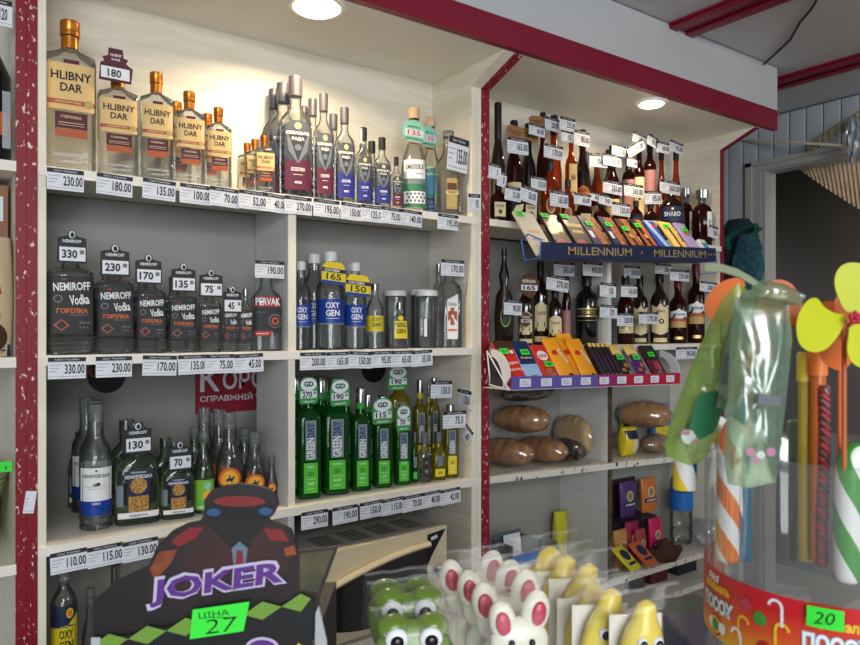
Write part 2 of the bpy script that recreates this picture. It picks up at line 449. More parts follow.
MB().tube([onX(728, 250, 3.03), onX(726, 240, 3.03), onX(733, 233, 3.03), onX(745, 228, 3.03), onX(756, 225, 3.03), onX(760, 228, 3.03), onX(752, 234, 3.03), onX(744, 240, 3.03)], [.012, .02, .022, .018, .02, .02, .016, .012], m_bagg, 8, .5).build('strap', hb)
# ================================================================ bottles: one prototype of each kind, then copies
def glass(name, col, thin=(235, 238, 236), share=.5, ior=1.36, rough=.0, milk=.0):
    """bottle glass: part straight see-through (SHARE), part refracting, both tinted by what fills it"""
    m = bpy.data.materials.new(name); m.use_nodes = True
    nt = m.node_tree; nt.nodes.clear()
    o = nt.nodes.new('ShaderNodeOutputMaterial')
    tr = nt.nodes.new('ShaderNodeBsdfTransparent'); tr.inputs[0].default_value = lin(thin)
    gl = nt.nodes.new('ShaderNodeBsdfGlass'); gl.inputs['Color'].default_value = lin(col); gl.inputs['IOR'].default_value = ior; gl.inputs['Roughness'].default_value = rough
    a = nt.nodes.new('ShaderNodeMixShader'); a.inputs[0].default_value = 1 - share
    nt.links.new(tr.outputs[0], a.inputs[1]); nt.links.new(gl.outputs[0], a.inputs[2])
    gs_ = nt.nodes.new('ShaderNodeBsdfGlossy'); gs_.inputs['Roughness'].default_value = .03
    fr = nt.nodes.new('ShaderNodeFresnel'); fr.inputs['IOR'].default_value = 1.45
    b = nt.nodes.new('ShaderNodeMixShader'); nt.links.new(fr.outputs[0], b.inputs[0]); nt.links.new(a.outputs[0], b.inputs[1]); nt.links.new(gs_.outputs[0], b.inputs[2])
    last = b
    if milk:
        df = nt.nodes.new('ShaderNodeBsdfDiffuse'); df.inputs[0].default_value = lin(col)
        last = nt.nodes.new('ShaderNodeMixShader'); last.inputs[0].default_value = milk
        nt.links.new(b.outputs[0], last.inputs[1]); nt.links.new(df.outputs[0], last.inputs[2])
    nt.links.new(last.outputs[0], o.inputs[0]); MATS[name] = m
    return m
g_clear = glass('clear_glass', (244, 247, 247), (250, 252, 251), .68, milk=.02)
c_clear = glass('clear_cap', (220, 224, 224), (226, 229, 228), .6, milk=.12)
g_thin = glass('jar_glass', (244, 247, 247), (250, 252, 251), .9, milk=.03)
g_green = glass('green_spirit', (44, 190, 62), (52, 196, 70), .25, milk=.08)
g_pale = glass('pale_green_glass', (216, 232, 212), (226, 238, 222), .6, milk=.02)
g_yellow = glass('yellow_spirit', (236, 220, 50), (236, 222, 60), .3, milk=.1)
g_amber = glass('amber_spirit', (214, 108, 36), (214, 116, 46), .35, milk=.1)
g_brown = glass('brown_spirit', (120, 52, 24), (112, 52, 26), .3, milk=.1)
g_darkred = glass('dark_red_spirit', (116, 34, 22), (104, 34, 24), .3, milk=.1)
g_black = mat('black_glass', (16, 16, 18), .06, coat=.5)
g_dbrown = mat('dark_brown_glass', (34, 20, 14), .05, coat=.4)
c_gold = mat('copper_cap', (196, 122, 44), .3, metal=.75)
c_gun = mat('gunmetal_cap', (104, 102, 106), .38, metal=.6)
c_black = mat('black_cap', (24, 24, 26), .4)
c_white = mat('white_cap', (226, 226, 226), .4)
c_cork = mat('cork_cap', (206, 176, 138), .7)
c_silver = mat('silver_stopper', (150, 150, 150), .2, metal=.9)
c_dgreen = mat('green_cap', (54, 150, 70), .35)
P = dict(
    parch=mat('parchment', (226, 190, 126), .6), ink=m_ink, white=m_white, maroon=mat('maroon', (84, 28, 44), .6), copper=mat('copper_print', (176, 84, 44), .5),
    char=mat('charcoal_label', (44, 44, 46), .6), gun=mat('shield_grey', (62, 67, 76), .5), plum=mat('plum_label', (84, 18, 46), .5), blue=mat('cobalt_label', (30, 38, 122), .5), steel=mat('steel_print', (98, 108, 120), .5),
    crest=mat('crest_lime', (186, 190, 120), .5), red=mat('red_label', (176, 34, 36), .5), obl=mat('oxy_blue', (18, 58, 150), .4), oyl=mat('oxy_yellow', (214, 194, 30), .4), navy=mat('navy_label', (24, 32, 72), .5),
    wheat=mat('wheat_print', (206, 156, 76), .6, grain=('n', 220., (120, 74, 24), .9)), gold=m_gold, mint=mat('mint_print', (148, 214, 186), .6), teal=mat('teal_label', (60, 130, 176), .5), forest=mat('forest_print', (46, 120, 84), .6),
    lime=mat('lime_label', (84, 196, 50), .5), tan=mat('tan_label', (196, 160, 100), .6), orange=mat('orange_print', (226, 112, 40), .6), sun=mat('sun_print', (246, 180, 50), .6), cream=mat('cream_label', (224, 206, 160), .6),
    pink=mat('rose_label', (176, 122, 118), .5), dgreen=mat('dark_green_print', (24, 84, 40), .5), yel=mat('yellow_label', (236, 214, 40), .5), grey=m_greyink, slate=mat('slate_label', (112, 126, 132), .5), lem=mat('lemon_print', (222, 204, 60), .5),
    brn=mat('brown_print', (96, 62, 34), .6), cob=mat('capsule_label', (168, 176, 182), .5), limep=mat('lime_print', (132, 190, 60), .6), fog=mat('embossed_glass', (214, 214, 210), .45))
KD = {}
def surf_of(pr):
    def surf(x, z):
        for i in range(len(pr) - 1):
            if pr[i][0] <= z <= pr[i + 1][0] and pr[i + 1][0] > pr[i][0]:
                k = (z - pr[i][0]) / (pr[i + 1][0] - pr[i][0]); a, b, n = [pr[i][q] + (pr[i + 1][q] - pr[i][q]) * k for q in (1, 2, 3)]
                return -b * max(0., 1 - min(1, abs(x) / a) ** n) ** (1 / n)
        return -pr[-1][2]
    return surf
def layers(mb, L, W, H, surf):
    for q in L:
        k, off = q[0], .0006
        if k == 'r':
            _, x0, x1, z0, z1, m, lv = q
            fn = lambda x, z: (x, surf(x, z) - off - .0004 * lv, z)
            mb.grid(x0 * W, x1 * W, z0 * H, z1 * H, P[m], fn, 10, max(1, int((z1 - z0) * H / .02)))
        elif k == 't':
            _, s, cx, cz, h, w, m, lv = q[:8]; rot = q[8] if len(q) > 8 else 0
            fn = lambda x, z: (x, surf(x, z) - off - .0004 * lv, z)
            mb.text(s, cx * W, cz * H, h * H, w * W, P[m], fn, .022, rot)
        elif k == 'd':
            _, cx, cz, r, m, lv = q[:6]; asp = q[6] if len(q) > 6 else 1
            fn = lambda x, z: (x, surf(x, z) - off - .0004 * lv, z)
            mb.disc(cx * W, cz * H, r * W, r * W * asp, P[m], fn)
        elif k == 'p':
            _, pts, m, lv = q
            fn = lambda x, z: (x, surf(x, z) - off - .0004 * lv, z)
            mb.poly([(a * W, b * H) for a, b in pts], P[m], fn, 3)
    return mb
def lbox(q):
    if q[0] == 'r': return q[1], q[2], q[3], q[4]
    if q[0] == 't': return q[2] - q[5] / 2, q[2] + q[5] / 2, q[3] - q[4] / 2, q[3] + q[4] / 2
    if q[0] == 'd': return q[1] - q[3], q[1] + q[3], q[2] - q[3] * .15, q[2] + q[3] * .15
    return min(a for a, b in q[1]), max(a for a, b in q[1]), min(b for a, b in q[1]), max(b for a, b in q[1])
def clusters(L):
    """paper labels that do not touch each other become parts of their own"""
    out = []
    for q in L:
        b = lbox(q); hit = [c for c in out if b[0] <= c[1][1] + .01 and b[1] >= c[1][0] - .01 and b[2] <= c[1][3] + .004 and b[3] >= c[1][2] - .004]
        if not hit: out.append([[q], list(b)]); continue
        c = hit[0]
        for h in hit[1:]:
            c[0] += h[0]; c[1] = [min(c[1][0], h[1][0]), max(c[1][1], h[1][1]), min(c[1][2], h[1][2]), max(c[1][3], h[1][3])]; out.remove(h)
        c[0].append(q); c[1] = [min(c[1][0], b[0]), max(c[1][1], b[1]), min(c[1][2], b[2]), max(c[1][3], b[3])]
    return [c[0] for c in out]
def kind(key, name, H, pr, glass, caps, lab, cat='bottle', lab2=None, N=24):
    """pr: (height share, half width, half depth, squareness); caps: (part name, profile, material); lab: printed layers on the front"""
    W = max(p[1] for p in pr); D_ = max(p[2] for p in pr)
    KD[key] = dict(name=name, H=H, W=W, D=D_, n=max(p[3] for p in pr), pr=[(p[0] * H,) + tuple(p[1:]) for p in pr], glass=glass, caps=caps, lab=lab, lab2=lab2, cat=cat, N=N, root=None)
def build_kind(key):
    k = KD[key]; root = bpy.data.objects.new(k['name'], None); COL.objects.link(root); root.empty_display_size = .02
    MB().prof(k['pr'], k['glass'], k['N']).build('glass_body', root, 42)
    for nm, pr, m in k['caps']:
        MB().prof([(p[0] * k['H'],) + tuple(p[1:]) for p in pr], m, 20).build(nm, root, 35)
    sf = surf_of(k['pr'])
    for grp in clusters(k['lab'] or []): layers(MB(), grp, k['W'], k['H'], sf).build('label', root, 60)
    if k['lab2']: layers(MB(), k['lab2'], k['W'], k['H'], sf).build('neck_label', root, 60)
    return root
def take(key):
    k = KD[key]
    if k['root'] is None: k['root'] = build_kind(key); return k['root']
    return dup(k['root'])
def reach(k, s, rz, vx, vy):
    """half extent of a bottle's footprint along the direction (vx, vy)"""
    c, n = math.cos(rz), math.sin(rz)
    ax, ay = abs(vx * c + vy * n), abs(-vx * n + vy * c); q = k['n'] / (k['n'] - 1)
    return s * ((k['W'] * ax) ** q + (k['D'] * ay) ** q) ** (1 / q)
def place(key, x0, x1, ytop, Yf, Z, label, group=None, rz=None, sxy=None):
    """x0, x1: how wide it looks, ytop: how tall; Yf: where its front stands on the shelf at height Z. Shoppers' side: bottles are turned a little to the aisle"""
    k = KD[key]; pm = (x0 + x1) / 2; s = 1.; r = 0.; hy = k['D']
    for _ in range(6):
        p = onY(pm, 330, Yf + hy); t = depth(p); d = ray(pm, 330)
        if rz is None: r = -math.atan2(p.x, p.y + 1.6) * (.88 if k['n'] < 3 else .5)
        else: r = rz
        v = Vector((d.x, d.y)).normalized(); u = (pm - 430) / F; cth = 1 / math.sqrt(1 + u * u)
        w = (x1 - x0) * t / F * cth
        s = w / (2 * reach(k, 1, r, v.y, -v.x)); hy = reach(k, s, r, 0, 1)
    if sxy: s *= sxy
    H = EYE.z + (HY - ytop) / F * t - Z
    o = take(key); o['kd'] = key; x, y, s = settle(key, p.x, p.y, s, r, Z)
    o.location = (x, y, Z + .0004); o.scale = (s, s, H / k['H']); o.rotation_euler = (0, 0, r)
    tag(o, label, k['cat'], group)
    if not group and 'group' in o: del o['group']
    return o
BAYS = {Z1: ((.2125, 1.2995), (1.3668, 2.5512)), Z2: ((.2125, .7308), (.7535, 1.2995), (1.3668, 1.9045), (1.9265, 2.5512)), Z3: ((.2125, .7325), (.7515, 1.2995)), Z4: ((.2125, .734), (.753, 1.2995))}
STOOD = {}
def settle(key, x, y, s, r, Z, back_first=False):
    """stand a bottle clear of the panels and of the bottles already on that shelf"""
    k = KD[key]; lst = STOOD.setdefault(Z, []); bk = .188 if Z == Z1 else .4235 if Z in (Z3, Z4) else .203 if x < 1.33 else .230
    bay = min(BAYS[Z], key=lambda b: abs((b[0] + b[1]) / 2 - x) - (b[1] - b[0]) / 2)
    for n in range(60):
        rx, ry = reach(k, s, r, 1, 0) + .0007, reach(k, s, r, 0, 1) + .0007
        x = min(max(x, bay[0] + rx), bay[1] - rx); y = min(y, bk - ry)
        worst = None
        for (ox, oy, orx, ory, on) in lst:
            dx, dy = x - ox, y - oy; p = 2 if (k['n'] < 3 and on < 3) else 5
            m = (abs(dx) / (rx + orx)) ** p + (abs(dy) / (ry + ory)) ** p
            if m < .999 and (worst is None or m < worst[0]): worst = (m, dx, dy, rx + orx, ry + ory, p)
        if worst is None: break
        m, dx, dy, RX, RY, p = worst
        nx = RX * max(0, 1 - (abs(dy) / RY) ** p) ** (1 / p) - abs(dx); ny = RY * max(0, 1 - (abs(dx) / RX) ** p) ** (1 / p) - abs(dy)
        if n > 8 and n % 3 == 0: s *= .96
        if (ny < nx * 1.4 or back_first) and y + ny * (1 if dy >= 0 else -1) + ry < bk and (dy >= 0): y += ny + .0003
        elif nx < .02 or n > 6: x += (nx + .0003) * (1 if dx >= 0 else -1)
        else: s *= .95
    else: print('CROWDED', key, round(x, 3), round(y, 3))
    lst.append((x, y, rx, ry, k['n']))
    return x, y, s
BACK = {Z1: .188, Z2: .203, Z3: .423, Z4: .42}
LAST = {}
def behind(o, dy, label, group=None, dx=0., ds=1.):
    """a copy standing right behind the last one placed behind o"""
    Z = min(BAYS, key=lambda z: abs(z - o.location.z)); r = o.rotation_euler.z
    D_ = reach(KD[o['kd']], o.scale.y, r, 0, 1); prev = LAST.get(o.name, o.location.y)
    y = max(o.location.y + dy, prev + 2 * D_ + .002)
    x, y, s = settle(o['kd'], o.location.x + dx, y, o.scale.y * ds, r, Z, True)
    LAST[o.name] = y
    c = dup(o); c.location = (x, y, o.location.z); c.scale = (s, s, o.scale.z * (ds if s > o.scale.y * .9 else 1))
    for kx in ('group',):
        if kx in c and not group: del c[kx]
    return tag(c, label, o['category'], group)

def neck(z0, z1, r): return [(z0, r, r, 2), (z1, r, r, 2)]
# --- amber-capped square bottle with a parchment label
kind('hlib', 'vodka_bottle', .30, [(0, .042, .028, 6), (.012, .046, .032, 6), (.72, .047, .033, 6), (.755, .045, .031, 5), (.785, .030, .022, 3), (.81, .0165, .0165, 2), (.83, .0155, .0155, 2), (.90, .0155, .0155, 2)], g_clear,
     [('neck_band', [(.815, .0166, .0166, 2), (.893, .0166, .0166, 2)], c_gold), ('cap', [(.90, .0185, .0185, 2), (.93, .0185, .0185, 2), (.932, .0178, .0178, 2), (.936, .0185, .0185, 2), (.995, .0185, .0185, 2), (1., .017, .017, 2)], c_gold)],
     [('r', -.9, .9, .39, .69, 'parch', 0), ('t', 'HLIBNY', 0, .61, .055, 1.55, 'ink', 1), ('t', 'DAR', 0, .535, .055, .85, 'ink', 1), ('r', -.9, .9, .425, .455, 'copper', 1), ('d', .68, .44, .17, 'gold', 2), ('t', 'КЛАСИЧНА', -.1, .44, .014, 1., 'cream', 2),
      ('r', -.62, .62, .27, .375, 'maroon', 0), ('t', 'ГОРІЛКА', 0, .345, .018, .8, 'cream', 1), ('r', -.5, .5, .305, .309, 'cream', 1), ('r', -.5, .5, .29, .293, 'cream', 1), ('r', -.62, .62, .215, .268, 'copper', 0), ('r', -.3, .3, .69, .715, 'maroon', 0),
      ('t', 'ХЛІБНИЙ ДАР', 0, .10, .025, 1.3, 'fog', 0), ('t', 'УКРАЇНА', 0, .06, .02, .8, 'fog', 0)], N=32)
def kozak(key, low, cap, H=.31, neckz=.70):
    kind(key, 'vodka_bottle', H, [(0, .034, .023, 4), (.012, .038, .027, 4), (.60, .038, .027, 4), (.66, .034, .025, 3.4), (.72, .019, .018, 2.2), (.755, .0145, .0145, 2), (.85, .0145, .0145, 2)], g_clear,
         [('cap', [(.835, .0165, .0165, 2), (.995, .0165, .0165, 2), (1., .015, .015, 2)], cap)],
         [('r', -.84, .84, .06, .30, low, 0), ('p', [(-.84, .30), (.84, .30), (.84, .58), (.4, .62), (-.4, .62), (-.84, .58)], 'gun', 0), ('p', [(-.7, .52), (.7, .52), (.62, .38), (0, .27), (-.62, .38)], 'char', 1), ('d', 0, .575, .22, 'crest', 2),
          ('p', [(-.72, .52), (-.66, .52), (0, .29), (0, .27), (-.6, .37)], 'steel', 2), ('p', [(.72, .52), (.66, .52), (0, .29), (0, .27), (.6, .37)], 'steel', 2),
          ('t', 'КОЗАЦЬКА', 0, .515, .032, 1.5, 'white', 3), ('t', 'РАДА', 0, .468, .032, .8, 'white', 3), ('d', 0, .40, .22, 'steel', 3), ('t', 'ОСОБЛИВА', 0, .225, .03, .9, 'white', 2), ('r', -.3, .3, .18, .184, 'white', 2), ('t', '40%', 0, .12, .022, .5, 'white', 2)], N=28)
kozak('kozr', 'plum', c_gun); kozak('kozb', 'blue', c_gun); kozak('kozbk', 'blue', c_black); kozak('kozrk', 'plum', c_black)
kind('smer', 'vodka_bottle', .30, [(0, .036, .036, 2.4), (.012, .040, .040, 2.4), (.42, .040, .040, 2.4), (.52, .036, .036, 2.2), (.66, .021, .021, 2), (.74, .0145, .0145, 2), (.90, .0145, .0145, 2)], g_clear,
     [('stopper', [(.90, .0175, .0175, 2), (.995, .018, .018, 2), (1., .017, .017, 2)], c_cork)],
     [('r', -.82, .82, .04, .49, 'white', 0), ('t', 'SMEREKA', 0, .42, .05, 1.45, 'ink', 1), ('t', 'горілка', .3, .355, .02, .5, 'ink', 1), ('r', -.82, .82, .26, .31, 'slate', 1), ('r', -.82, .82, .19, .26, 'forest', 1), ('r', -.82, .82, .04, .075, 'forest', 1)] +
     [('d', -.6 + .3 * i + .15 * (j % 2), .10 + .033 * j, .10, 'slate', 1) for i in range(5) for j in range(3)])
kind('smet', 'vodka_bottle', .30, [(0, .036, .036, 2.4), (.012, .040, .040, 2.4), (.42, .040, .040, 2.4), (.52, .036, .036, 2.2), (.66, .021, .021, 2), (.74, .0145, .0145, 2), (.90, .0145, .0145, 2)], g_clear,
     [('stopper', [(.90, .0175, .0175, 2), (.995, .018, .018, 2), (1., .017, .017, 2)], c_cork)],
     [('r', -.82, .82, .04, .42, 'teal', 0), ('r', -.82, .82, .42, .50, 'mint', 0), ('t', 'SMEREKA', 0, .46, .05, 1.45, 'ink', 1), ('r', -.82, .82, .20, .235, 'forest', 1), ('r', -.82, .82, .04, .20, 'navy', 1)] +
     [('d', -.6 + .3 * i + .15 * (j % 2), .08 + .04 * j, .11, 'teal', 2) for i in range(5) for j in range(3)])
zz = [(0, .036, .030, 5), (.015, .040, .034, 5)]
for i in range(9): zz += [(.04 + .055 * i, .040, .034, 5), (.0675 + .055 * i, .0375, .0315, 5)]
kind('cryst', 'vodka_bottle', .26, zz + [(.56, .040, .034, 4), (.64, .034, .030, 3), (.72, .020, .020, 2), (.78, .016, .016, 2), (.93, .016, .016, 2)], g_clear, [('cap', [(.93, .017, .017, 2), (1., .017, .017, 2)], c_clear)],
     [('r', -.42, .42, .08, .43, 'tan', 2), ('r', -.36, .36, .30, .40, 'brn', 3), ('r', -.5, .5, .25, .285, 'cream', 4), ('t', 'ЧИСТА', 0, .267, .018, .6, 'ink', 5), ('r', -.36, .36, .10, .22, 'gold', 3)], N=32)
rib = [(0, .040, .031, 6), (.012, .0435, .0345, 6)]
for i in range(4): rib += [(.02 + .038 * i, .0435, .0345, 6), (.038 + .038 * i, .0415, .0325, 6), (.05 + .038 * i, .0435, .0345, 6)]
kind('nemi', 'vodka_bottle', .27, rib + [(.67, .0435, .0345, 6), (.70, .0425, .0335, 5), (.725, .034, .027, 3.4), (.745, .020, .019, 2.2), (.77, .016, .016, 2), (.90, .016, .016, 2)], g_clear,
     [('cap', [(.885, .0175, .0175, 2), (.995, .0175, .0175, 2), (1., .016, .016, 2)], c_silver)],
     [('r', -.93, .93, .175, .665, 'char', 2), ('d', -.35, .635, .12, 'red', 3, .4), ('t', 'NEMIROFF', 0, .575, .07, 1.6, 'white', 3, .06), ('t', 'Vodka', .32, .465, .085, .85, 'white', 3, .12), ('d', -.6, .47, .2, 'grey', 3), ('d', -.6, .47, .15, 'char', 4),
      ('t', 'ГОРІЛКА', .02, .37, .042, 1.35, 'orange', 3), ('t', 'УКРАЇНСЬКА', .3, .335, .014, .9, 'grey', 3), ('p', [(-.8, .25), (-.45, .30), (-.1, .25), (-.45, .20)], 'copper', 3), ('p', [(-.7, .25), (-.45, .288), (-.2, .25), (-.45, .212)], 'char', 4), ('t', '40% об.', .55, .27, .02, .5, 'grey', 3), ('t', '1,0 L', .55, .23, .02, .4, 'grey', 3)], N=32)
kind('perv', 'vodka_bottle', .23, [(0, .036, .026, 4), (.012, .040, .030, 4), (.57, .040, .030, 4), (.63, .037, .028, 3.2), (.70, .020, .019, 2.2), (.76, .016, .016, 2), (.90, .016, .016, 2)], g_clear,
     [('cap', [(.88, .0175, .0175, 2), (1., .0175, .0175, 2)], c_silver)],
     [('r', -.9, .9, .50, .62, 'red', 0), ('t', 'PERVAK', 0, .56, .085, 1.65, 'white', 2), ('r', -.9, .9, .23, .50, 'char', 0), ('r', -.9, .2, .17, .23, 'red', 0), ('t', 'домашній', -.4, .20, .02, .8, 'white', 1), ('d', .48, .34, .46, 'grey', 1), ('d', .48, .34, .40, 'char', 2), ('d', .48, .34, .27, 'copper', 3), ('d', .48, .34, .12, 'char', 4), ('t', 'Український', -.5, .44, .016, .6, 'grey', 1)])
def oxy(key, band, txt, H=.275, cap=c_white, r=.038):
    kind(key, 'vodka_bottle', H, [(0, r * .9, r * .9, 2), (.012, r, r, 2), (.56, r, r, 2), (.64, r * .96, r * .96, 2), (.72, r * .72, r * .72, 2), (.78, r * .44, r * .44, 2), (.83, r * .40, r * .40, 2), (.93, r * .40, r * .40, 2)], g_clear,
         [('cap', [(.90, r * .45, r * .45, 2), (.992, r * .45, r * .45, 2), (1., r * .40, r * .40, 2)], cap)],
         [('r', -.93, .93, .27, .51, band, 0), ('t', 'OXY', .1, .45, .062, .95, txt, 1), ('t', 'GEN', .1, .372, .062, .95, txt, 1), ('r', -.35, .55, .316, .32, txt, 1), ('r', -.93, .93, .255, .27, 'slate', 0)])
oxy('oxy', 'obl', 'white'); oxy('oxyy', 'oyl', 'ink', cap=c_silver)
kind('oxyf', 'vodka_bottle', .15, [(0, .030, .017, 3), (.02, .033, .019, 3), (.50, .033, .019, 3), (.64, .026, .017, 2.6), (.74, .011, .011, 2), (.90, .010, .010, 2)], g_clear, [('cap', [(.86, .012, .012, 2), (1., .012, .012, 2)], c_silver)],
     [('r', -.72, .72, .22, .60, 'oyl', 0), ('d', 0, .66, .26, 'oyl', 1), ('t', 'OXY', 0, .52, .10, 1., 'ink', 2), ('t', 'GEN', 0, .38, .10, 1., 'ink', 2)])
kind('oxyl', 'vodka_bottle', .29, [(0, .035, .035, 2), (.012, .039, .039, 2), (.76, .039, .039, 2), (.82, .031, .031, 2), (.87, .018, .018, 2), (.89, .0155, .0155, 2), (.95, .0155, .0155, 2)], g_clear, [('cap', [(.92, .017, .017, 2), (1., .017, .017, 2)], c_clear)],
     [('r', -.93, .93, .30, .62, 'oyl', 0), ('p', [(-.93, .62), (.93, .62), (.93, .70), (.3, .64)], 'oyl', 1), ('r', -.93, .93, .62, .77, 'navy', 0), ('t', 'OXY', .15, .575, .06, 1., 'ink', 2), ('t', 'GEN', .15, .50, .06, 1., 'ink', 2), ('d', .40, .715, .26, 'oyl', 2), ('d', .40, .715, .17, 'orange', 3), ('t', 'LEMON', .15, .42, .025, .7, 'orange', 2)])
kind('jar', 'glass_jar', .12, [(0, .032, .032, 2), (.03, .035, .035, 2), (.88, .035, .035, 2), (.91, .034, .034, 2)], g_thin, [('lid', [(.905, .037, .037, 2), (.985, .037, .037, 2), (1., .035, .035, 2)], c_white)], [('r', -.3, -.02, .2, .5, 'white', 0)], cat='jar')
kind('cross', 'vodka_bottle', .22, [(0, .034, .029, 5), (.012, .037, .032, 5), (.66, .037, .032, 5), (.72, .032, .028, 4), (.78, .017, .017, 2), (.93, .016, .016, 2)], g_clear, [('cap', [(.90, .018, .018, 2), (1., .018, .018, 2)], c_silver)],
     [('p', [(-.5, .10), (.5, .10), (.5, .62), (-.5, .55)], 'white', 0), ('t', 'ПЕРША', 0, .50, .035, .75, 'navy', 1), ('p', [(-.42, .42), (-.42, .30), (.42, .42), (.42, .30)], 'copper', 1), ('p', [(-.2, .46), (.2, .46), (-.2, .26), (.2, .26)], 'copper', 2), ('d', 0, .36, .12, 'white', 3), ('r', -.4, .4, .19, .215, 'orange', 1)])
kind('nemt', 'vodka_bottle', .30, [(0, .034, .034, 2), (.012, .038, .038, 2), (.08, .036, .036, 2), (.50, .038, .038, 2), (.60, .036, .036, 2), (.68, .024, .024, 2), (.72, .0185, .0185, 2), (.78, .0175, .0175, 2), (.93, .016, .016, 2)], g_clear, [('cap', [(.86, .0185, .0185, 2), (1., .0185, .0185, 2)], c_clear)],
     [('r', -.9, .9, .19, .50, 'white', 0), ('d', 0, .475, .07, 'ink', 1), ('t', 'НЕМИРІВСЬКА', 0, .435, .028, 1.6, 'ink', 1), ('r', -.7, .5, .35, .353, 'grey', 1), ('d', 0, .365, .22, 'grey', 1, .4), ('d', .12, .37, .12, 'ink', 2, .8), ('r', -.5, .6, .33, .333, 'grey', 1), ('r', -.9, .9, .12, .19, 'obl', 0), ('r', -.9, .9, .19, .235, 'obl', 1), ('t', 'МЯКА', 0, .215, .018, .5, 'white', 2)])
kind('nemf', 'vodka_bottle', .23, [(0, .046, .022, 4), (.02, .049, .025, 4), (.52, .049, .025, 4), (.62, .044, .024, 3), (.70, .026, .019, 2.4), (.745, .0165, .0165, 2), (.90, .0165, .0165, 2)], g_pale, [('cap', [(.86, .018, .018, 2), (1., .018, .018, 2)], c_silver)],
     [('p', [(-.62, .56), (.62, .56), (.62, .48), (-.62, .48)], 'navy', 0), ('t', 'УКРАЇНСЬКА', 0, .545, .02, .7, 'white', 1), ('t', 'НЕМИРІВСЬКА', 0, .50, .038, 1.2, 'white', 1), ('r', -.48, .48, .14, .48, 'navy', 0), ('d', 0, .405, .38, 'wheat', 1), ('r', -.44, .44, .14, .30, 'wheat', 1), ('r', -.9, .9, .075, .135, 'white', 1), ('t', 'ПШЕНИЧНА', 0, .10, .025, .8, 'navy', 2), ('r', -.95, -.66, .2, .42, 'slate', 0)])
kind('lime', 'vodka_bottle', .24, [(0, .036, .036, 2), (.012, .040, .040, 2), (.45, .040, .040, 2), (.60, .032, .032, 2), (.72, .017, .017, 2), (.93, .0155, .0155, 2)], g_pale, [('cap', [(.88, .018, .018, 2), (1., .018, .018, 2)], c_clear)],
     [('r', -.9, .9, .05, .42, 'limep', 0), ('d', .35, .22, .42, 'sun', 1), ('d', .35, .34, .3, 'mint', 2), ('d', -.3, .14, .25, 'lime', 2), ('t', 'Лимонна', 0, .09, .03, 1.2, 'white', 3)])
rider = [(-.34, .0), (-.30, .07), (-.18, .08), (-.22, .02), (-.14, .08), (.1, .09), (.12, .02), (.2, .07), (.28, -.01), (.22, .1), (.30, .14), (.42, .20), (.30, .22), (.18, .17), (.06, .17), (.05, .24), (.0, .27), (-.08, .24), (-.08, .17), (-.26, .15)]
kind('rider', 'vodka_bottle', .26, [(0, .033, .033, 2), (.012, .037, .037, 2), (.44, .037, .037, 2), (.58, .030, .030, 2), (.70, .018, .018, 2), (.90, .0165, .0165, 2)], g_clear, [('cap', [(.84, .019, .019, 2), (1., .0175, .0175, 2)], c_clear)],
     [('r', -.88, .88, .06, .28, 'navy', 0), ('d', 0, .335, .80, 'orange', 0, 1.), ('d', 0, .33, .62, 'sun', 1, 1.), ('r', -.88, .88, .14, .27, 'navy', 1), ('p', [(a * .9, .285 + b * .34) for a, b in rider], 'navy', 2), ('t', 'За Волю', 0, .225, .022, .7, 'gold', 2), ('t', 'БАЛАБАНО', 0, .165, .05, 1.6, 'white', 2)])
def gday(key, glass, lab, capm, col2):
    kind(key, 'vodka_bottle', .31, [(0, .030, .027, 6), (.012, .034, .031, 6), (.66, .034, .031, 6), (.70, .031, .029, 5), (.735, .018, .018, 2.4), (.76, .0165, .0165, 2), (.90, .0165, .0165, 2)], glass,
         [('cap', [(.80, .0185, .0185, 2), (.99, .0185, .0185, 2), (1., .017, .017, 2)], capm), ('cap_band', [(.80, .0188, .0188, 2), (.86, .0188, .0188, 2)], c_dgreen if lab == 'lime' else mat('yellow_band', (206, 190, 40), .4))],
         [('r', -.46, .46, .325, .65, 'cob', 0), ('r', -.40, .40, .33, .645, col2, 1), ('t', 'GREEN', -.02, .42, .075, 1.62, 'white', 2, math.pi / 2), ('t', 'DAY', -.02, .57, .075, 1.15, 'blue', 2, math.pi / 2),
          ('r', -.62, .62, .05, .30, lab, 0), ('t', 'CLASSIC', 0, .27, .016, .7, 'white', 1), ('t', 'GD', 0, .21, .035, .55, 'dgreen', 1), ('r', -.45, .45, .165, .168, 'white', 1), ('t', '40% ЛЮКС', 0, .13, .02, .6, 'white', 1), ('r', -.3, .3, .085, .089, 'white', 1)], N=28)
gday('gday', g_green, 'lime', c_silver, 'slate'); gday('gdayy', g_yellow, 'yel', c_silver, 'slate')
kind('mini', 'vodka_bottle', .14, [(0, .019, .019, 4), (.02, .021, .021, 4), (.55, .021, .021, 4), (.66, .012, .012, 2.2), (.74, .010, .010, 2), (.90, .010, .010, 2)], g_clear, [('cap', [(.80, .012, .012, 2), (1., .012, .012, 2)], c_clear)],
     [('r', -.6, .6, .1, .5, 'char', 0), ('t', 'XO', 0, .4, .06, .6, 'gold', 1), ('d', 0, .22, .3, 'slate', 1)])
kind('minig', 'vodka_bottle', .14, [(0, .019, .019, 4), (.02, .021, .021, 4), (.55, .021, .021, 4), (.66, .012, .012, 2.2), (.74, .010, .010, 2), (.90, .010, .010, 2)], g_green, [('cap', [(.80, .012, .012, 2), (1., .012, .012, 2)], c_silver)], [('r', -.5, .5, .3, .52, 'slate', 0), ('r', -.6, .6, .08, .22, 'lime', 0)])
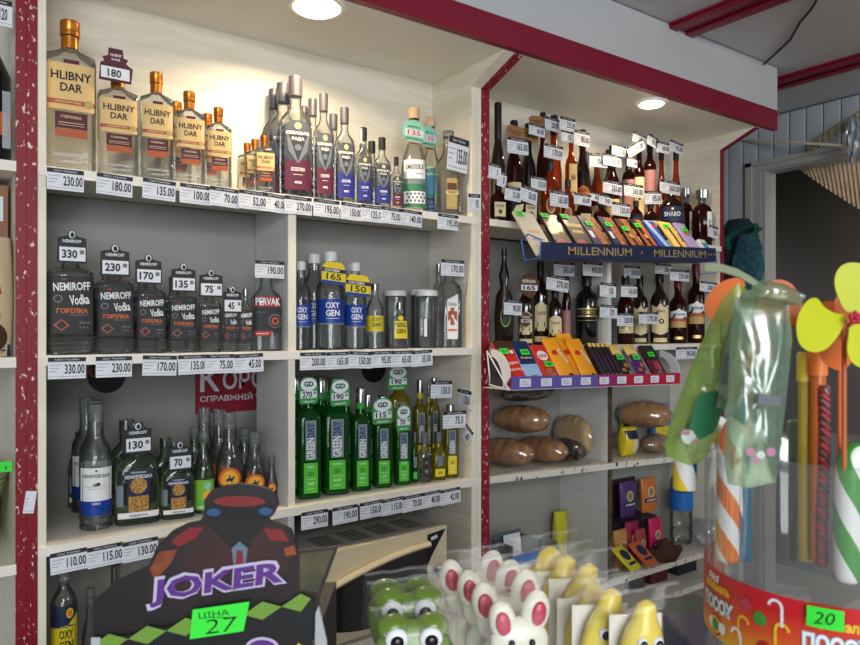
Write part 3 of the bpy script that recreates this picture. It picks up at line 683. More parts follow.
kind('miniy', 'vodka_bottle', .14, [(0, .019, .019, 4), (.02, .021, .021, 4), (.55, .021, .021, 4), (.66, .012, .012, 2.2), (.74, .010, .010, 2), (.90, .010, .010, 2)], g_yellow, [('cap', [(.80, .012, .012, 2), (1., .012, .012, 2)], c_silver)], [('r', -.4, .4, .3, .52, 'slate', 0), ('r', -.7, .7, .08, .24, 'yel', 0), ('t', 'GD', 0, .16, .05, .6, 'navy', 1)])

G5 = 'clear vodka bottles with parchment labels'
# ---- upper shelf
a = [place('hlib', 42, 95, 22, .014, Z1, 'largest square vodka bottle with parchment label, first from the red post', G5),
     place('hlib', 95, 137, 68, .014, Z1, 'square parchment label vodka bottle with a maroon price topper on its neck', G5),
     place('hlib', 137, 172, 73, .014, Z1, 'third parchment label vodka bottle from the red post, above the 135.00 tag', G5),
     place('hlib', 172, 204, 92, .014, Z1, 'fourth parchment label vodka bottle from the red post, above the 100.00 tag', G5),
     place('hlib', 204, 231, 108, .014, Z1, 'fifth and shortest parchment label vodka bottle in the row, above the 70.00 tag', G5)]
behind(a[4], .062, 'amber-capped vodka bottle directly behind the shortest parchment label one', G5, -.004)
behind(a[3], .072, 'amber-capped vodka bottle hidden behind the one above the 100.00 tag', G5, -.002)
a6 = place('hlib', 254, 275, 136, .014, Z1, 'tiny parchment label vodka flask beside the tall plum label bottle', G5)
behind(a6, .045, 'tiny parchment label flask second in line beside the plum label bottles', G5, -.006)
behind(a6, .09, 'tiny parchment label flask at the back of its line by the board', G5, -.008)
GK = 'clear vodka bottles with grey shield labels'
k1 = place('kozr', 279, 312, 77, .010, Z1, 'tallest vodka bottle with plum shield label and gunmetal cap, front one', GK)
behind(k1, .053, 'tall plum shield vodka bottle second in line behind the tallest one', GK, -.004); behind(k1, .100, 'tall plum shield vodka bottle at the back of the tallest line', GK, -.006, .97)
k2 = place('kozr', 313, 334, 94, .010, Z1, 'medium vodka bottle with plum shield label right of the tallest one', GK)
behind(k2, .053, 'medium plum shield vodka bottle standing behind its front twin', GK, -.004); behind(k2, .10, 'medium plum shield vodka bottle at the back of its line', GK, -.006, .97)
k3 = place('kozb', 334, 355, 108, .010, Z1, 'vodka bottle with cobalt blue shield label and tall gunmetal cap', GK)
behind(k3, .053, 'blue shield vodka bottle with gunmetal cap behind its front twin', GK, -.004, .98)
k4 = place('kozbk', 355, 372, 128, .010, Z1, 'small blue shield vodka bottle with black cap and pale tax strip', GK)
k5 = place('kozbk', 373, 391, 138, .010, Z1, 'small blue shield vodka bottle with black cap, second from the cork-topped pair', GK)
behind(k5, .048, 'black-capped small vodka bottle second in line behind the blue shield one', GK, -.003); behind(k5, .092, 'black-capped small vodka bottle at the back of its line', GK, -.005)
place('kozrk', 389, 401, 157, .010, Z1, 'tiniest plum label vodka bottle with black cap beside the cork-topped bottle', GK)
s1 = place('smer', 401, 427, 109, .010, Z1, 'cork-topped vodka bottle with white and green label and mint neck card')
place('smet', 421, 441, 117, .095, Z1, 'cork-topped vodka bottle with turquoise label standing behind the white label one')
place('cryst', 440, 469, 133, .012, Z1, 'faceted clear vodka bottle with narrow tan label next to the side panel')
tx = MB().box(-.0035, .0035, -.0008, 0, 0, .055, m_white).build('tax_strip', k4); tx.location = (-.014, -.012, KD['kozbk']['H'] * .80); tx.scale = (1, 1, 1)
# ---- middle shelf, left bay
GN = 'clear vodka bottles with black labels'
n_ = [place('nemi', x0, x1, yt, .014, Z2, l, GN) for x0, x1, yt, l in (
    (47, 94, 238, 'largest black label vodka bottle, under the 330 topper'), (95, 134, 254, 'black label vodka bottle second in size, under the 230 topper'), (135, 166, 267, 'black label vodka bottle under the 170 topper'),
    (167, 197, 275, 'black label vodka bottle under the 135 topper'), (198, 221, 283, 'narrow black label vodka bottle under the 75 topper'), (222, 238, 288, 'smallest black label vodka bottle under the 45 topper'), (238, 253, 289, 'smallest black label vodka bottle without a topper, beside the red label one'))]
for q, dy, l in ((1, .08, 'black label vodka bottle behind the one with the 230 topper'), (2, .078, 'black label vodka bottle behind the one with the 170 topper'), (3, .074, 'black label vodka bottle behind the one with the 135 topper')):
    behind(n_[q], dy, l, GN, .004)
place('perv', 255, 286, 264, .014, Z2, 'vodka bottle with red and black label beside the bay divider')
# ---- middle shelf, right bay
GO = 'round clear vodka bottles with blue band'
o1 = place('oxy', 316, 345, 252, .012, Z2, 'blue band vodka bottle wearing the yellow 165 collar', GO)
behind(o1, .078, 'blue band vodka bottle directly behind the yellow 165 collar', GO, -.008)
o2 = place('oxy', 304, 329, 254, .10, Z2, 'blue band vodka bottle standing left behind the 165 collar', GO)
o3 = place('oxy', 297, 318, 262, .03, Z2, 'blue band vodka bottle half hidden by the bay divider', GO); o3.location.x = .792
o4 = place('oxy', 343, 366, 263, .012, Z2, 'blue band vodka bottle wearing the yellow 150 collar', GO)
behind(o4, .07, 'blue band vodka bottle directly behind the yellow 150 collar', GO, -.004)
place('oxyy', 366, 384, 284, .012, Z2, 'slim clear vodka bottle with yellow band beside the 150 collar bottle')
place('oxyf', 390, 409, 303, .018, Z2, 'small flat vodka flask with yellow label in front of the jars')
GJ = 'clear jars with white lids'
place('jar', 411, 434, 290, .10, Z2, 'clear white-lidded jar standing behind the yellow label flask', GJ); place('jar', 385, 406, 291, .125, Z2, 'clear white-lidded jar farthest back, by the back board', GJ)
place('jar', 416, 437, 291, .02, Z2, 'tall clear jar with white lid next to the cross label bottle', GJ)
x1_ = place('cross', 439, 464, 262, .02, Z2, 'square vodka bottle with white label and rust cross emblem')
behind(x1_, .075, 'square clear vodka bottle behind the rust cross one, with black cap', None, -.01)
# ---- lower shelf, left bay
GT = 'tall clear vodka bottles with white and blue labels'
t1 = place('nemt', 79, 113, 404, .055, Z3, 'tall vodka bottle with white and blue label at the front of the lower shelf', GT)
behind(t1, .085, 'tall vodka bottle second in line behind the white and blue label one', GT, .014); behind(t1, .17, 'tall vodka bottle third in line behind the white and blue label one', GT, .012)
place('nemf', 68, 90, 432, .30, Z3, 'pale green flask at the back of the lower shelf near the red post')
GF = 'flat vodka flasks with wheat labels'
f1 = place('nemf', 114, 160, 427, .050, Z3, 'larger flat flask with wheat picture and the 130 topper', GF)
f2 = place('nemf', 160, 194, 446, .048, Z3, 'smaller flat flask with wheat picture and the 70 topper', GF)
for j in (1, 2):
    behind(f1, .075 * j, ('larger wheat flask second in line behind the 130 topper', 'larger wheat flask third in line behind the 130 topper')[j - 1], GF, -.004 * j)
    behind(f2, .07 * j, ('smaller wheat flask second in line behind the 70 topper', 'smaller wheat flask third in line behind the 70 topper')[j - 1], GF, -.004 * j)
l1 = place('lime', 192, 215, 432, .060, Z3, 'pale green bottle with lime and lemon label beside the horse rider bottles')
behind(l1, .085, 'pale green bottle behind the lime and lemon label one', None, -.005)
GR = 'clear vodka bottles with a horse rider at sunset'
r1 = place('rider', 213, 241, 413, .045, Z3, 'largest horse rider label vodka bottle, left of its smaller twins', GR)
for j in (1, 2): behind(r1, .08 * j, ('large horse rider bottle second in line behind the largest', 'large horse rider bottle third in line behind the largest')[j - 1], GR, -.004 * j)
r2 = place('rider', 239, 263, 432, .045, Z3, 'medium horse rider label vodka bottle in the middle of three', GR)
for j in (1, 2, 3): behind(r2, .073 * j, ('medium horse rider bottle second in its line', 'medium horse rider bottle third in its line', 'medium horse rider bottle fourth in its line')[j - 1], GR, -.002 * j)
r3 = place('rider', 263, 286, 456, .040, Z3, 'smallest horse rider label vodka bottle next to the bay divider', GR)
for j in (1, 2, 3, 4): behind(r3, .066 * j, ('smallest horse rider bottle second in its line', 'smallest horse rider bottle third in its line', 'smallest horse rider bottle fourth in its line', 'smallest horse rider bottle fifth in its line')[j - 1], GR, -.002 * j)
# ---- lower shelf, right bay
GG = 'green spirit bottles with bright green labels'
gs = [place('gday', x0, x1, yt, .042, Z3, l, GG) for x0, x1, yt, l in (
    (296, 321, 378, 'tallest green spirit bottle wearing the 270 collar, next to the divider'), (320, 349, 378, 'tall green spirit bottle wearing the 190 collar in the front row'), (350, 371, 388, 'green spirit bottle with bare silver cap between collared ones'),
    (372, 392, 396, 'shorter green spirit bottle wearing the 115 collar'), (393, 411, 404, 'shortest green spirit bottle wearing the 70 collar'))]
for q, l in ((0, 'tall green spirit bottle behind the 270 collar'), (1, 'tall green spirit bottle behind the 190 collar'), (2, 'green spirit bottle behind the bare silver cap'), (3, 'green spirit bottle behind the 115 collar')):
    behind(gs[q], .075, l, GG, -.002)
place('minig', 411, 418, 432, .05, Z3, 'tiny green spirit bottle beside the dark miniature')
place('mini', 417, 431, 432, .035, Z3, 'dark labelled miniature bottle with a clear cap at the shelf edge')
place('miniy', 430, 446, 432, .035, Z3, 'yellow miniature spirit bottle with small yellow label')
GY = 'yellow spirit bottles'
place('gdayy', 443, 464, 404, .035, Z3, 'front yellow spirit bottle under the 75.0 tag by the side panel', GY)
place('gdayy', 388, 410, 364, .17, Z3, 'yellow spirit bottle at the back wearing the 190 collar', GY); place('gdayy', 412, 426, 380, .15, Z3, 'yellow spirit bottle at the back, left of two bare silver caps', GY)
place('gdayy', 424, 441, 378, .13, Z3, 'yellow spirit bottle at the back, right of two bare silver caps', GY); place('gdayy', 440, 456, 384, .12, Z3, 'yellow spirit bottle at the back under the 150.0 tag', GY)
# ---- bottom bay
place('oxyl', 50, 78, 569, .03, Z4, 'clear bottle with blue and yellow label on the bottom shelf')
b_ = place('rider', 81, 100, 588, .12, Z4, 'dim clear bottle standing behind the blue and yellow label one')
place('nemf', 100, 127, 566, .10, Z4, 'dim flat bottle with black cap on the bottom shelf behind the card box')
place('lime', 128, 146, 575, .12, Z4, 'dim bottle farther along the bottom shelf behind the card box')
# ================================================================ price tags and neck cards
m_tag = mat('tag_paper', (228, 230, 236), .5); m_head = mat('tag_header', (40, 40, 44), .6); m_pen = mat('tag_digits', (24, 24, 30), .6); m_line = mat('tag_lines', (150, 152, 162), .6)
def price_tag(loc, price, label, group, w=.067, h=.043, rz=0., roll=0., name='price_tag', head=True):
    """paper tag with a dark heading, a product line and narrow tall digits; its top middle is at loc"""
    b = MB(); b.box(-w / 2, w / 2, -.0012, 0, -h, 0, m_tag)
    f1 = flat(-.0016)
    if head:
        b.grid(-w / 2, w / 2, -h * .2, 0, m_head, f1)
        b.text('Ціна Україна', .0, -h * .105, h * .11, w * .62, m_tag, flat(-.002), .0)
    for j, q in enumerate((.34, .26, .18)):
        b.grid(-w * .46, -w * (.46 - q), -h * (.37 + .15 * j), -h * (.34 + .15 * j), m_line, f1)
    if price: b.text(price, w * .2, -h * .55, h * .46, w * .088 * len(price), m_pen, flat(-.002), .02)
    b.grid(-w * .48, w * .48, -h * .9, -h * .88, m_line, f1)
    o = b.build(name, None, 0, loc=loc, rot=(0, roll, rz))
    return tag(o, label, 'price tag', group)
E1, E2, E3 = 'price tags along the upper vodka shelf edge', 'price tags along the middle vodka shelf edge', 'price tags along the lower vodka shelf edge'
def edge_row(rows, z, group, dz=0.):
    for i, (x0, x1, pr, where, roll) in enumerate(rows):
        Y = -.0075 - .0028 * (i % 3)
        p = onY((x0 + x1) / 2, 330, Y); a = onY(x0, 330, Y); b = onY(x1, 330, Y)
        price_tag((p.x, Y, z + dz), pr, 'white price tag %s on the %s' % (pr, where), group, w=max(.058, min(.072, (b - a).x)), roll=R(roll))
edge_row([(47, 84, '230.00', 'upper shelf edge beside the red post', 0), (97, 133, '180.00', 'upper shelf edge under the parchment bottles', 2), (143, 176, '135.00', 'upper shelf edge under the parchment bottles', 2), (180, 212, '100.00', 'upper shelf edge under the parchment bottles', 1),
          (210, 240, '70.00', 'upper shelf edge under the shortest parchment bottle', 2), (239, 268, '52.00', 'upper shelf edge under the tiny parchment flask', 1), (262, 288, '40.00', 'upper shelf edge left of the divider', 3), (284, 312, '270.00', 'upper shelf edge over the bay divider', 0),
          (312, 341, '195.00', 'upper shelf edge under the plum shield bottles', 1), (341, 362, '150.00', 'upper shelf edge under the blue shield bottles', 2), (361, 384, '125.00', 'upper shelf edge under the blue shield bottles', 1), (381, 402, '75.00', 'upper shelf edge under the tiniest plum bottle', 2),
          (400, 422, '140.00', 'upper shelf edge under the cork-topped bottle', 2), (437, 459, '195.00', 'upper shelf edge under the faceted bottle', 1)], Z1, E1, -.003)
edge_row([(48, 86, '330.00', 'middle shelf edge beside the red post', 0), (96, 132, '230.00', 'middle shelf edge under the black label bottles', 0), (143, 177, '170.00', 'middle shelf edge under the black label bottles', 2), (178, 207, '135.00', 'middle shelf edge under the black label bottles', -1),
          (205, 235, '75.00', 'middle shelf edge above the red sign', 0), (234, 263, '45.00', 'middle shelf edge under the red label bottle', -2), (300, 326, '200.00', 'middle shelf edge right of the divider', 0), (326, 350, '165.00', 'middle shelf edge under the blue band bottles', -1),
          (349, 372, '150.00', 'middle shelf edge under the blue band bottles', 3), (370, 393, '95.00', 'middle shelf edge under the yellow band bottle', -1), (391, 413, '65.00', 'middle shelf edge under the yellow flask', -1), (411, 432, '35.00', 'middle shelf edge under the white-lidded jars', -3)], Z2, E2, -.004)
edge_row([(50, 87, '110.00', 'lower shelf edge beside the red post', -2), (87, 123, '115.00', 'shelf edge under the white and blue bottle', -2), (122, 158, '130.00', 'lower shelf edge under the wheat flask', -2), (170, 205, '70.00', 'shelf edge behind the hat card', -1),
          (301, 328, '290.00', 'lower shelf edge beside the divider', 0), (332, 358, '190.00', 'lower shelf edge above the microwave', -1), (359, 384, '150.00', 'lower shelf edge above the microwave', -2), (381, 404, '115.00', 'lower shelf edge above the microwave', -2),
          (402, 423, '70.00', 'lower shelf edge above the microwave', -2), (421, 441, '40.00', 'lower shelf edge left of the last tag', -2), (440, 460, '42.00', 'lower shelf edge nearest the side panel', -2)], Z3, E3, -.014)

def card(name, label, cat, x0, x1, y0, y1, Y, style, text='', group=None, rz=0., roll=0.):
    """a shaped card on a bottle neck; x0..y1 is how big it looks, Y where it hangs"""
    c = onY((x0 + x1) / 2, (y0 + y1) / 2, Y); a = onY(x0, 330, Y); b_ = onY(x1, 330, Y)
    w = (b_ - a).x; h = (y1 - y0) / F * depth(c); b = MB()
    f = lambda k: flat(-.0012 - .0004 * k)
    X = lambda v: v * w; Zz = lambda v: v * h
    if style == 'dark':
        pts = [(-.5, -.5), (.5, -.5), (.48, .26), (.16, .32)] + [(.15 * math.cos(R(t)), .36 + .13 * math.sin(R(t))) for t in range(0, 181, 20)] + [(-.16, .32), (-.48, .26)]
        b.prism([(X(p), Zz(q)) for p, q in pts], -.001, 0, P['char'])
        b.disc(0, Zz(.36), X(.11), Zz(.11), m_tag, f(0)); b.disc(X(.01), Zz(.35), X(.07), Zz(.08), P['char'], f(1))
        b.text('NEMIROFF', 0, Zz(.16), Zz(.10), X(.62), m_tag, f(0), .02)
        b.grid(X(-.42), X(.45), Zz(-.44), Zz(-.02), m_tag, f(0)); b.text(text, X(-.08), Zz(-.23), Zz(.26), X(.17 * len(text)), m_pen, f(1), .03); b.text('00', X(.33), Zz(-.16), Zz(.14), X(.15), m_pen, f(1), .04)
    elif style == 'maroon':
        b.prism([(X(p), Zz(q)) for p, q in ((-.5, -.5), (.45, -.5), (.5, -.02), (.4, .02), (.3, .1), (.36, .22), (.22, .26), (.2, .5), (-.22, .5), (-.24, .26), (-.4, .2), (-.34, .08), (-.46, .02))], -.001, 0, P['maroon'])
        b.text('HLIBNY', 0, Zz(.30), Zz(.08), X(.34), m_tag, f(0), .02); b.text('DAR', 0, Zz(.17), Zz(.07), X(.26), m_tag, f(0), .02); b.grid(X(-.44), X(.4), Zz(-.42), Zz(-.07), m_tag, f(0)); b.text(text, X(-.05), Zz(-.25), Zz(.24), X(.4), m_pen, f(1), .02)
    elif style == 'mint':
        b.prism([(X(p), Zz(q)) for p, q in ((-.5, -.2), (-.3, -.36), (-.26, -.5), (.26, -.5), (.3, -.36), (.5, -.2), (.5, .2), (.36, .38), (.1, .5), (-.1, .5), (-.36, .38), (-.5, .2))], -.001, 0, P['mint'])
        b.text('SMEREKA', 0, Zz(-.26), Zz(.10), X(.8), P['forest'], f(0), .02); b.text('SMEREKA', 0, Zz(.22), Zz(.08), X(.6), P['forest'], f(0), .02); b.grid(X(-.4), X(.42), Zz(-.16), Zz(.12), m_tag, f(0)); b.text(text, 0, Zz(-.02), Zz(.2), X(.6), P['orange'], f(1), .02); b.grid(X(-.26), X(.26), Zz(-.48), Zz(-.40), P['red'], f(0))
    elif style == 'oxy':
        b.prism([(X(p), Zz(q)) for p, q in ((-.5, -.5), (.5, -.5), (.5, .12), (.3, .5), (-.35, .5), (-.5, .2))], -.001, 0, P['oyl'])
        b.grid(X(-.5), X(.5), Zz(.02), Zz(.2), P['navy'], f(0)); b.text('OXYGEN', X(-.1), Zz(.11), Zz(.12), X(.62), m_tag, f(1), .02); b.grid(X(-.5), X(.5), Zz(-.5), Zz(-.36), P['obl'], f(0)); b.text(text, 0, Zz(-.17), Zz(.3), X(.62), m_pen, f(0), .02)
    elif style == 'gd':
        b.prism([(X(p), Zz(q)) for p, q in ((-.42, -.5), (.42, -.5), (.48, -.42), (.5, .1), (.4, .4), (.2, .5), (-.2, .5), (-.4, .4), (-.5, .1), (-.48, -.42))], -.001, 0, c_dgreen)
        b.prism([(X(p * .84), Zz(.22 + q * .24)) for p, q in [(.5 * math.cos(R(t)), math.sin(R(t))) for t in range(0, 360, 20)]], -.0014, -.001, m_tag); b.text('GD', 0, Zz(.24), Zz(.2), X(.5), P['dgreen'], f(1), .05)
        b.grid(X(-.42), X(.42), Zz(-.28), Zz(-.02), m_tag, f(0)); b.text(text, X(-.08), Zz(-.15), Zz(.22), X(.17 * len(text)), m_pen, f(1), .03); b.text('00', X(.32), Zz(-.1), Zz(.1), X(.14), m_pen, f(1), .04); b.text('classic', 0, Zz(-.4), Zz(.08), X(.6), m_tag, f(0), .02)
    elif style == 'heart':
        b.prism([(X(p), Zz(q)) for p, q in ((0, -.5), (.3, -.36), (.5, 0), (.5, .2), (.2, .42), (0, .5), (-.3, .42), (-.5, .14), (-.46, -.16), (-.3, -.36))], -.001, 0, P['brn'])
        b.grid(X(-.4), X(.42), Zz(-.2), Zz(.02), m_tag, f(0)); b.text(text, 0, Zz(-.09), Zz(.17), X(.6), m_pen, f(1), .03); b.text('КОНЬЯК', 0, Zz(.17), Zz(.13), X(.66), m_tag, f(0), .03)
    elif style == 'kraft':
        b.prism([(X(p), Zz(q)) for p, q in ((-.5, -.5), (.5, -.5), (.5, .3), (.3, .5), (-.3, .5), (-.5, .3))], -.001, 0, mat('kraft_card', (150, 104, 62), .7))
        b.grid(X(-.4), X(.4), Zz(.0), Zz(.06), P['ink'], f(0)); b.grid(X(-.3), X(.3), Zz(-.2), Zz(-.14), P['ink'], f(0))
    o = b.build(name, None, 0, loc=(c.x, Y, c.z), rot=(0, roll, rz))
    return tag(o, label, cat, group)
GC = 'black price toppers on the black label bottles'
for x0, x1, y0, y1, t, l in ((57, 87, 230, 263, '330', 'black price topper 330 on the largest black label bottle'), (100, 130, 244, 276, '230', 'black price topper 230 on the second black label bottle'), (135, 162, 254, 284, '170', 'black price topper 170 on the third black label bottle'),
                          (171, 196, 263, 292, '135', 'black price topper 135 on the fourth black label bottle'), (199, 223, 269, 297, '75', 'black price topper 75 on the narrow black label bottle'), (223, 242, 286, 313, '45', 'black price topper 45 on the smallest black label bottle')):
    card('price_topper', l, 'price topper', x0, x1, y0, y1, .008, 'dark', t, GC)
card('price_topper', 'black price topper 130 on the larger wheat flask', 'price topper', 124, 152, 422, 453, .035, 'dark', '130', 'black price toppers on the wheat flasks')
card('price_topper', 'black price topper 70 on the smaller wheat flask', 'price topper', 168, 192, 441, 470, .035, 'dark', '70', 'black price toppers on the wheat flasks')
card('price_topper', 'maroon price topper 180 on the neck of a parchment label bottle', 'price topper', 99, 133, 49, 82, .008, 'maroon', '180')
card('price_topper', 'mint green price card 135 on the front cork-topped bottle', 'price topper', 403, 425, 120, 145, .012, 'mint', '135', 'mint price cards'); card('price_topper', 'mint green price card on the turquoise label bottle behind', 'price topper', 421, 437, 126, 150, .09, 'mint', '135', 'mint price cards')
card('price_collar', 'yellow and navy price collar 165 on the blue band bottle', 'price collar', 322, 346, 262, 284, .006, 'oxy', '165', 'yellow price collars', roll=R(5)); card('price_collar', 'yellow and navy price collar 150 on the shorter blue band bottle', 'price collar', 346, 371, 275, 296, .006, 'oxy', '150', 'yellow price collars', roll=R(4))
for x0, x1, y0, y1, t, l, Y in ((299, 318, 377, 404, '270', 'green price collar 270 on the tallest green bottle', .036), (330, 350, 379, 406, '190', 'green price collar 190 on a front green bottle', .036), (372, 393, 398, 424, '115', 'green price collar 115 on a shorter green bottle', .036), (396, 411, 405, 431, '70', 'green price collar 70 on the shortest green bottle', .036), (388, 408, 366, 390, '190', 'green price collar 190 on the yellow bottle at the back', .16)):
    card('price_collar', l, 'price collar', x0, x1, y0, y1, Y, 'gd', t, 'green price collars')
def hang(x0, x1, y0, y1, price, label, group, Y, roll=0., rz=0., head=True):
    c = onY((x0 + x1) / 2, y0, Y); a = onY(x0, 330, Y); b = onY(x1, 330, Y)
    return price_tag((c.x, Y, c.z), price, label, group, w=(b - a).x, h=(y1 - y0) / F * depth(c), roll=R(roll), rz=rz, head=head)
GH = 'price tags hung on vodka bottle necks'
hang(255, 284, 261, 278, '190.00', 'white price tag 190.00 on the neck of the red label bottle', GH, .008)
hang(441, 464, 260, 276, '170.00', 'white price tag 170.00 on the cross emblem bottle', GH, .012)
hang(431, 452, 381, 398, '150.0', 'white price tag 150.0 hung before the yellow bottles', GH, .06, 2); hang(443, 466, 411, 428, '75.0', 'white price tag 75.0 on the front yellow bottle', GH, .020, 1)
t_ = hang(449, 469, 138, 172, '135.00', 'white price card 135.00 leaning on the faceted bottle', GH, .006, 5)
hang(468, 480, 194, 212, '195', 'white price tag on the cream stile beside the faceted bottle', GH, -.006, -3)
def side_tag(x0, x1, y0, y1, X, price, label, roll=0.):
    c = onX((x0 + x1) / 2, y0, X); a = onX(x0, 330, X); b = onX(x1, 330, X)
    return price_tag((X, c.y, c.z), price, label, GH, w=abs((b - a).y), h=(y1 - y0) / F * depth(c), rz=-math.pi / 2, roll=R(roll))
side_tag(458, 472, 390, 408, 1.2975, '150.0', 'white price tag stuck on the side panel above the yellow bottles', 4)
side_tag(466, 475, 428, 446, 1.2975, '40.0', 'white price tag stuck askew on the side panel beside the yellow bottles', 38)
hang(26, 37, 491, 513, '', 'white paper slip stuck on the chipped red post', None, -.0065, 8, head=False)
# signs on the back board
m_sred = mat('sign_red', (150, 28, 40), .5)
sg = thing('wall_sign', 'red sign with white lettering on the back board of the lower shelf', 'sign', (0, 0, 0))
MB().box(.642, .95, .421, .4245, 1.262, 1.425, m_sred).build('panel', sg, 0)
lt = MB(); lt.text('К', .683, 1.362, .076, .056, m_tag, flat(.4203), .02); lt.text('ОРОНА', .83, 1.356, .056, .22, m_tag, flat(.4203), .02); lt.build('lettering', sg, 0)
MB().text('СПРАВЖНІЙ ЧОРНИЙ', .79, 1.306, .021, .27, m_tag, flat(.4203), .02).build('lettering', sg, 0)
for px, py, r, l in ((107, 366, .047, 'round black sign with amber lettering behind the tall white label bottles'), (374, 367, .045, 'round black sign behind the green spirit bottles')):
    c = onY(px, py, .42); c.z -= .024 if px < 200 else .006; s_ = thing('round_sign', l, 'sign', (c.x, .42, c.z), group='round black signs')
    MB().lathe([(0, r), (.004, r)], m_black, 40).build('disc', s_, 30, rot=(R(-90), 0, 0))
    if px < 200: MB().text('КВАРТ', -.005, .01, .026, .09, mat('amber_ink', (170, 108, 60), .5), flat(-.0005), .02).build('lettering', s_, 0)
# ================================================================ right-hand unit: brandy, liqueur and their price tags
def tall(key, glass, W=.036, H=.30, n=2, capm=c_black, capz=.84, lab=(), sh=.55, nz=.72, nr=.0145, D=None, capr=.017, name='brandy_bottle'):
    D = D or W
    kind(key, name, H, [(0, W * .92, D * .92, n), (.012, W, D, n), (sh, W, D, n), ((sh + nz) / 2, W * .84, D * .84, (n + 2) / 2), (nz - .02, nr * 1.3, nr * 1.3, 2), (nz + .03, nr, nr, 2), (.95, nr, nr, 2)], glass, [('cap', [(capz, capr, capr, 2), (.99, capr, capr, 2), (1., capr * .9, capr * .9, 2)], capm)], list(lab))
tall('b_slim', g_dbrown, .031, .32, capz=.70, nz=.66, sh=.48, capr=.0165, lab=[('r', -.8, .8, .12, .42, 'cream', 0), ('d', 0, .32, .4, 'dark' if False else 'forest', 1), ('r', -.6, .6, .18, .2, 'brn', 1)])
tall('b_red', g_darkred, .035, .30, lab=[('r', -.85, .85, .16, .42, 'cream', 0), ('t', 'КОНЬЯК', 0, .34, .03, 1.2, 'brn', 1), ('r', -.6, .6, .22, .25, 'gold', 1)])
tall('b_amb', g_amber, .034, .28, sh=.5, lab=[('r', -.8, .8, .14, .36, 'cream', 0), ('d', 0, .29, .3, 'copper', 1), ('r', -.6, .6, .17, .19, 'brn', 1)])
tall('b_dark', g_black, .034, .30, lab=[('r', -.85, .85, .18, .40, 'gold', 0), ('r', -.7, .7, .24, .34, 'char', 1), ('t', 'БРЕНДІ', 0, .29, .03, 1.1, 'gold', 2)])
tall('b_ara', g_amber, .034, .28, sh=.62, nz=.72, n=4, capm=c_cork, lab=[('r', -.78, .78, .20, .62, 'parch', 0), ('t', 'ARA', 0, .50, .05, .9, 'ink', 1), ('r', -.5, .5, .36, .37, 'brn', 1), ('r', -.6, .6, .30, .315, 'brn', 1)])
tall('b_bail', g_dbrown, .037, .29, sh=.45, nz=.74, lab=[('d', 0, .28, .80, 'cream', 0, .9), ('p', [(-.85, .36), (-.6, .43), (0, .46), (.6, .43), (.85, .36), (.7, .33), (0, .38), (-.7, .33)], 'orange', 1), ('t', 'BAILEYS', 0, .41, .035, 1.2, 'ink', 2), ('d', -.1, .27, .36, 'limep', 1), ('r', -.4, .5, .19, .20, 'brn', 1), ('r', -.5, .5, .09, .095, 'cream', 0)])
tall('b_rose', g_darkred, .033, .30, n=2.4, sh=.7, nz=.78, lab=[('r', -.9, .9, .08, .66, 'pink', 0), ('t', 'ВИНО', 0, .34, .05, 1.1, 'char', 1), ('r', -.6, .6, .14, .20, 'cream', 1)])
tall('b_crm', g_darkred, .033, .29, n=2.4, sh=.62, nz=.74, lab=[('r', -.9, .9, .10, .60, 'cream', 0), ('d', 0, .42, .35, 'dgreen', 1), ('d', 0, .24, .30, 'brn', 1)])
kind('b_tear', 'brandy_bottle', .28, [(0, .026, .024, 2), (.02, .030, .028, 2), (.30, .037, .034, 2), (.45, .035, .032, 2), (.62, .022, .021, 2), (.74, .014, .014, 2), (.95, .013, .013, 2)], g_amber, [('cap', [(.86, .016, .016, 2), (1., .016, .016, 2)], c_black)], [('d', -.1, .40, .38, 'cream', 0), ('d', -.1, .40, .26, 'brn', 1), ('r', -.5, .3, .08, .22, 'cream', 0)])
kind('b_teao', 'brandy_bottle', .28, [(0, .026, .024, 2), (.02, .030, .028, 2), (.30, .037, .034, 2), (.45, .035, .032, 2), (.62, .022, .021, 2), (.74, .014, .014, 2), (.95, .013, .013, 2)], g_amber, [('cap', [(.86, .016, .016, 2), (1., .016, .016, 2)], c_black)], [('d', .1, .42, .42, 'orange', 0), ('r', -.7, -.1, .1, .30, 'sun', 0), ('r', 0, .6, .1, .26, 'gold', 0)])
tall('b_shabo', g_dbrown, .040, .20, n=2.6, sh=.62, nz=.80, D=.030, capz=.86, lab=[('r', -.86, .86, .36, .62, 'navy', 0), ('t', 'SHABO', 0, .49, .08, 1.3, 'white', 1), ('d', 0, .58, .1, 'gold', 1), ('r', -.7, .7, .08, .34, 'brn', 0), ('t', 'VVS', 0, .22, .12, .9, 'white', 1)])
kind('b_dec', 'brandy_bottle', .20, [(0, .027, .025, 6), (.02, .030, .028, 6), (.62, .030, .028, 6), (.70, .024, .023, 4), (.75, .013, .013, 2.2), (.88, .0125, .0125, 2)], g_darkred, [('neck', [(.70, .0175, .0175, 2.4), (.74, .0145, .0145, 2), (.86, .0145, .0145, 2)], c_clear), ('stopper', [(.85, .019, .019, 4), (.99, .020, .020, 4), (1., .018, .018, 4)], c_silver)],
     [('r', .2, .9, .17, .60, 'white', 0), ('t', 'БРЕНДІ', .55, .38, .05, 1.1, 'ink', 1, math.pi / 2)])
tall('b_flask', g_brown, .040, .17, n=3, sh=.6, nz=.78, D=.026, capz=.84, lab=[('r', -.7, .7, .12, .50, 'cream', 0), ('t', 'КОНЬЯК', 0, .40, .07, 1., 'brn', 1), ('d', 0, .25, .25, 'brn', 1)])
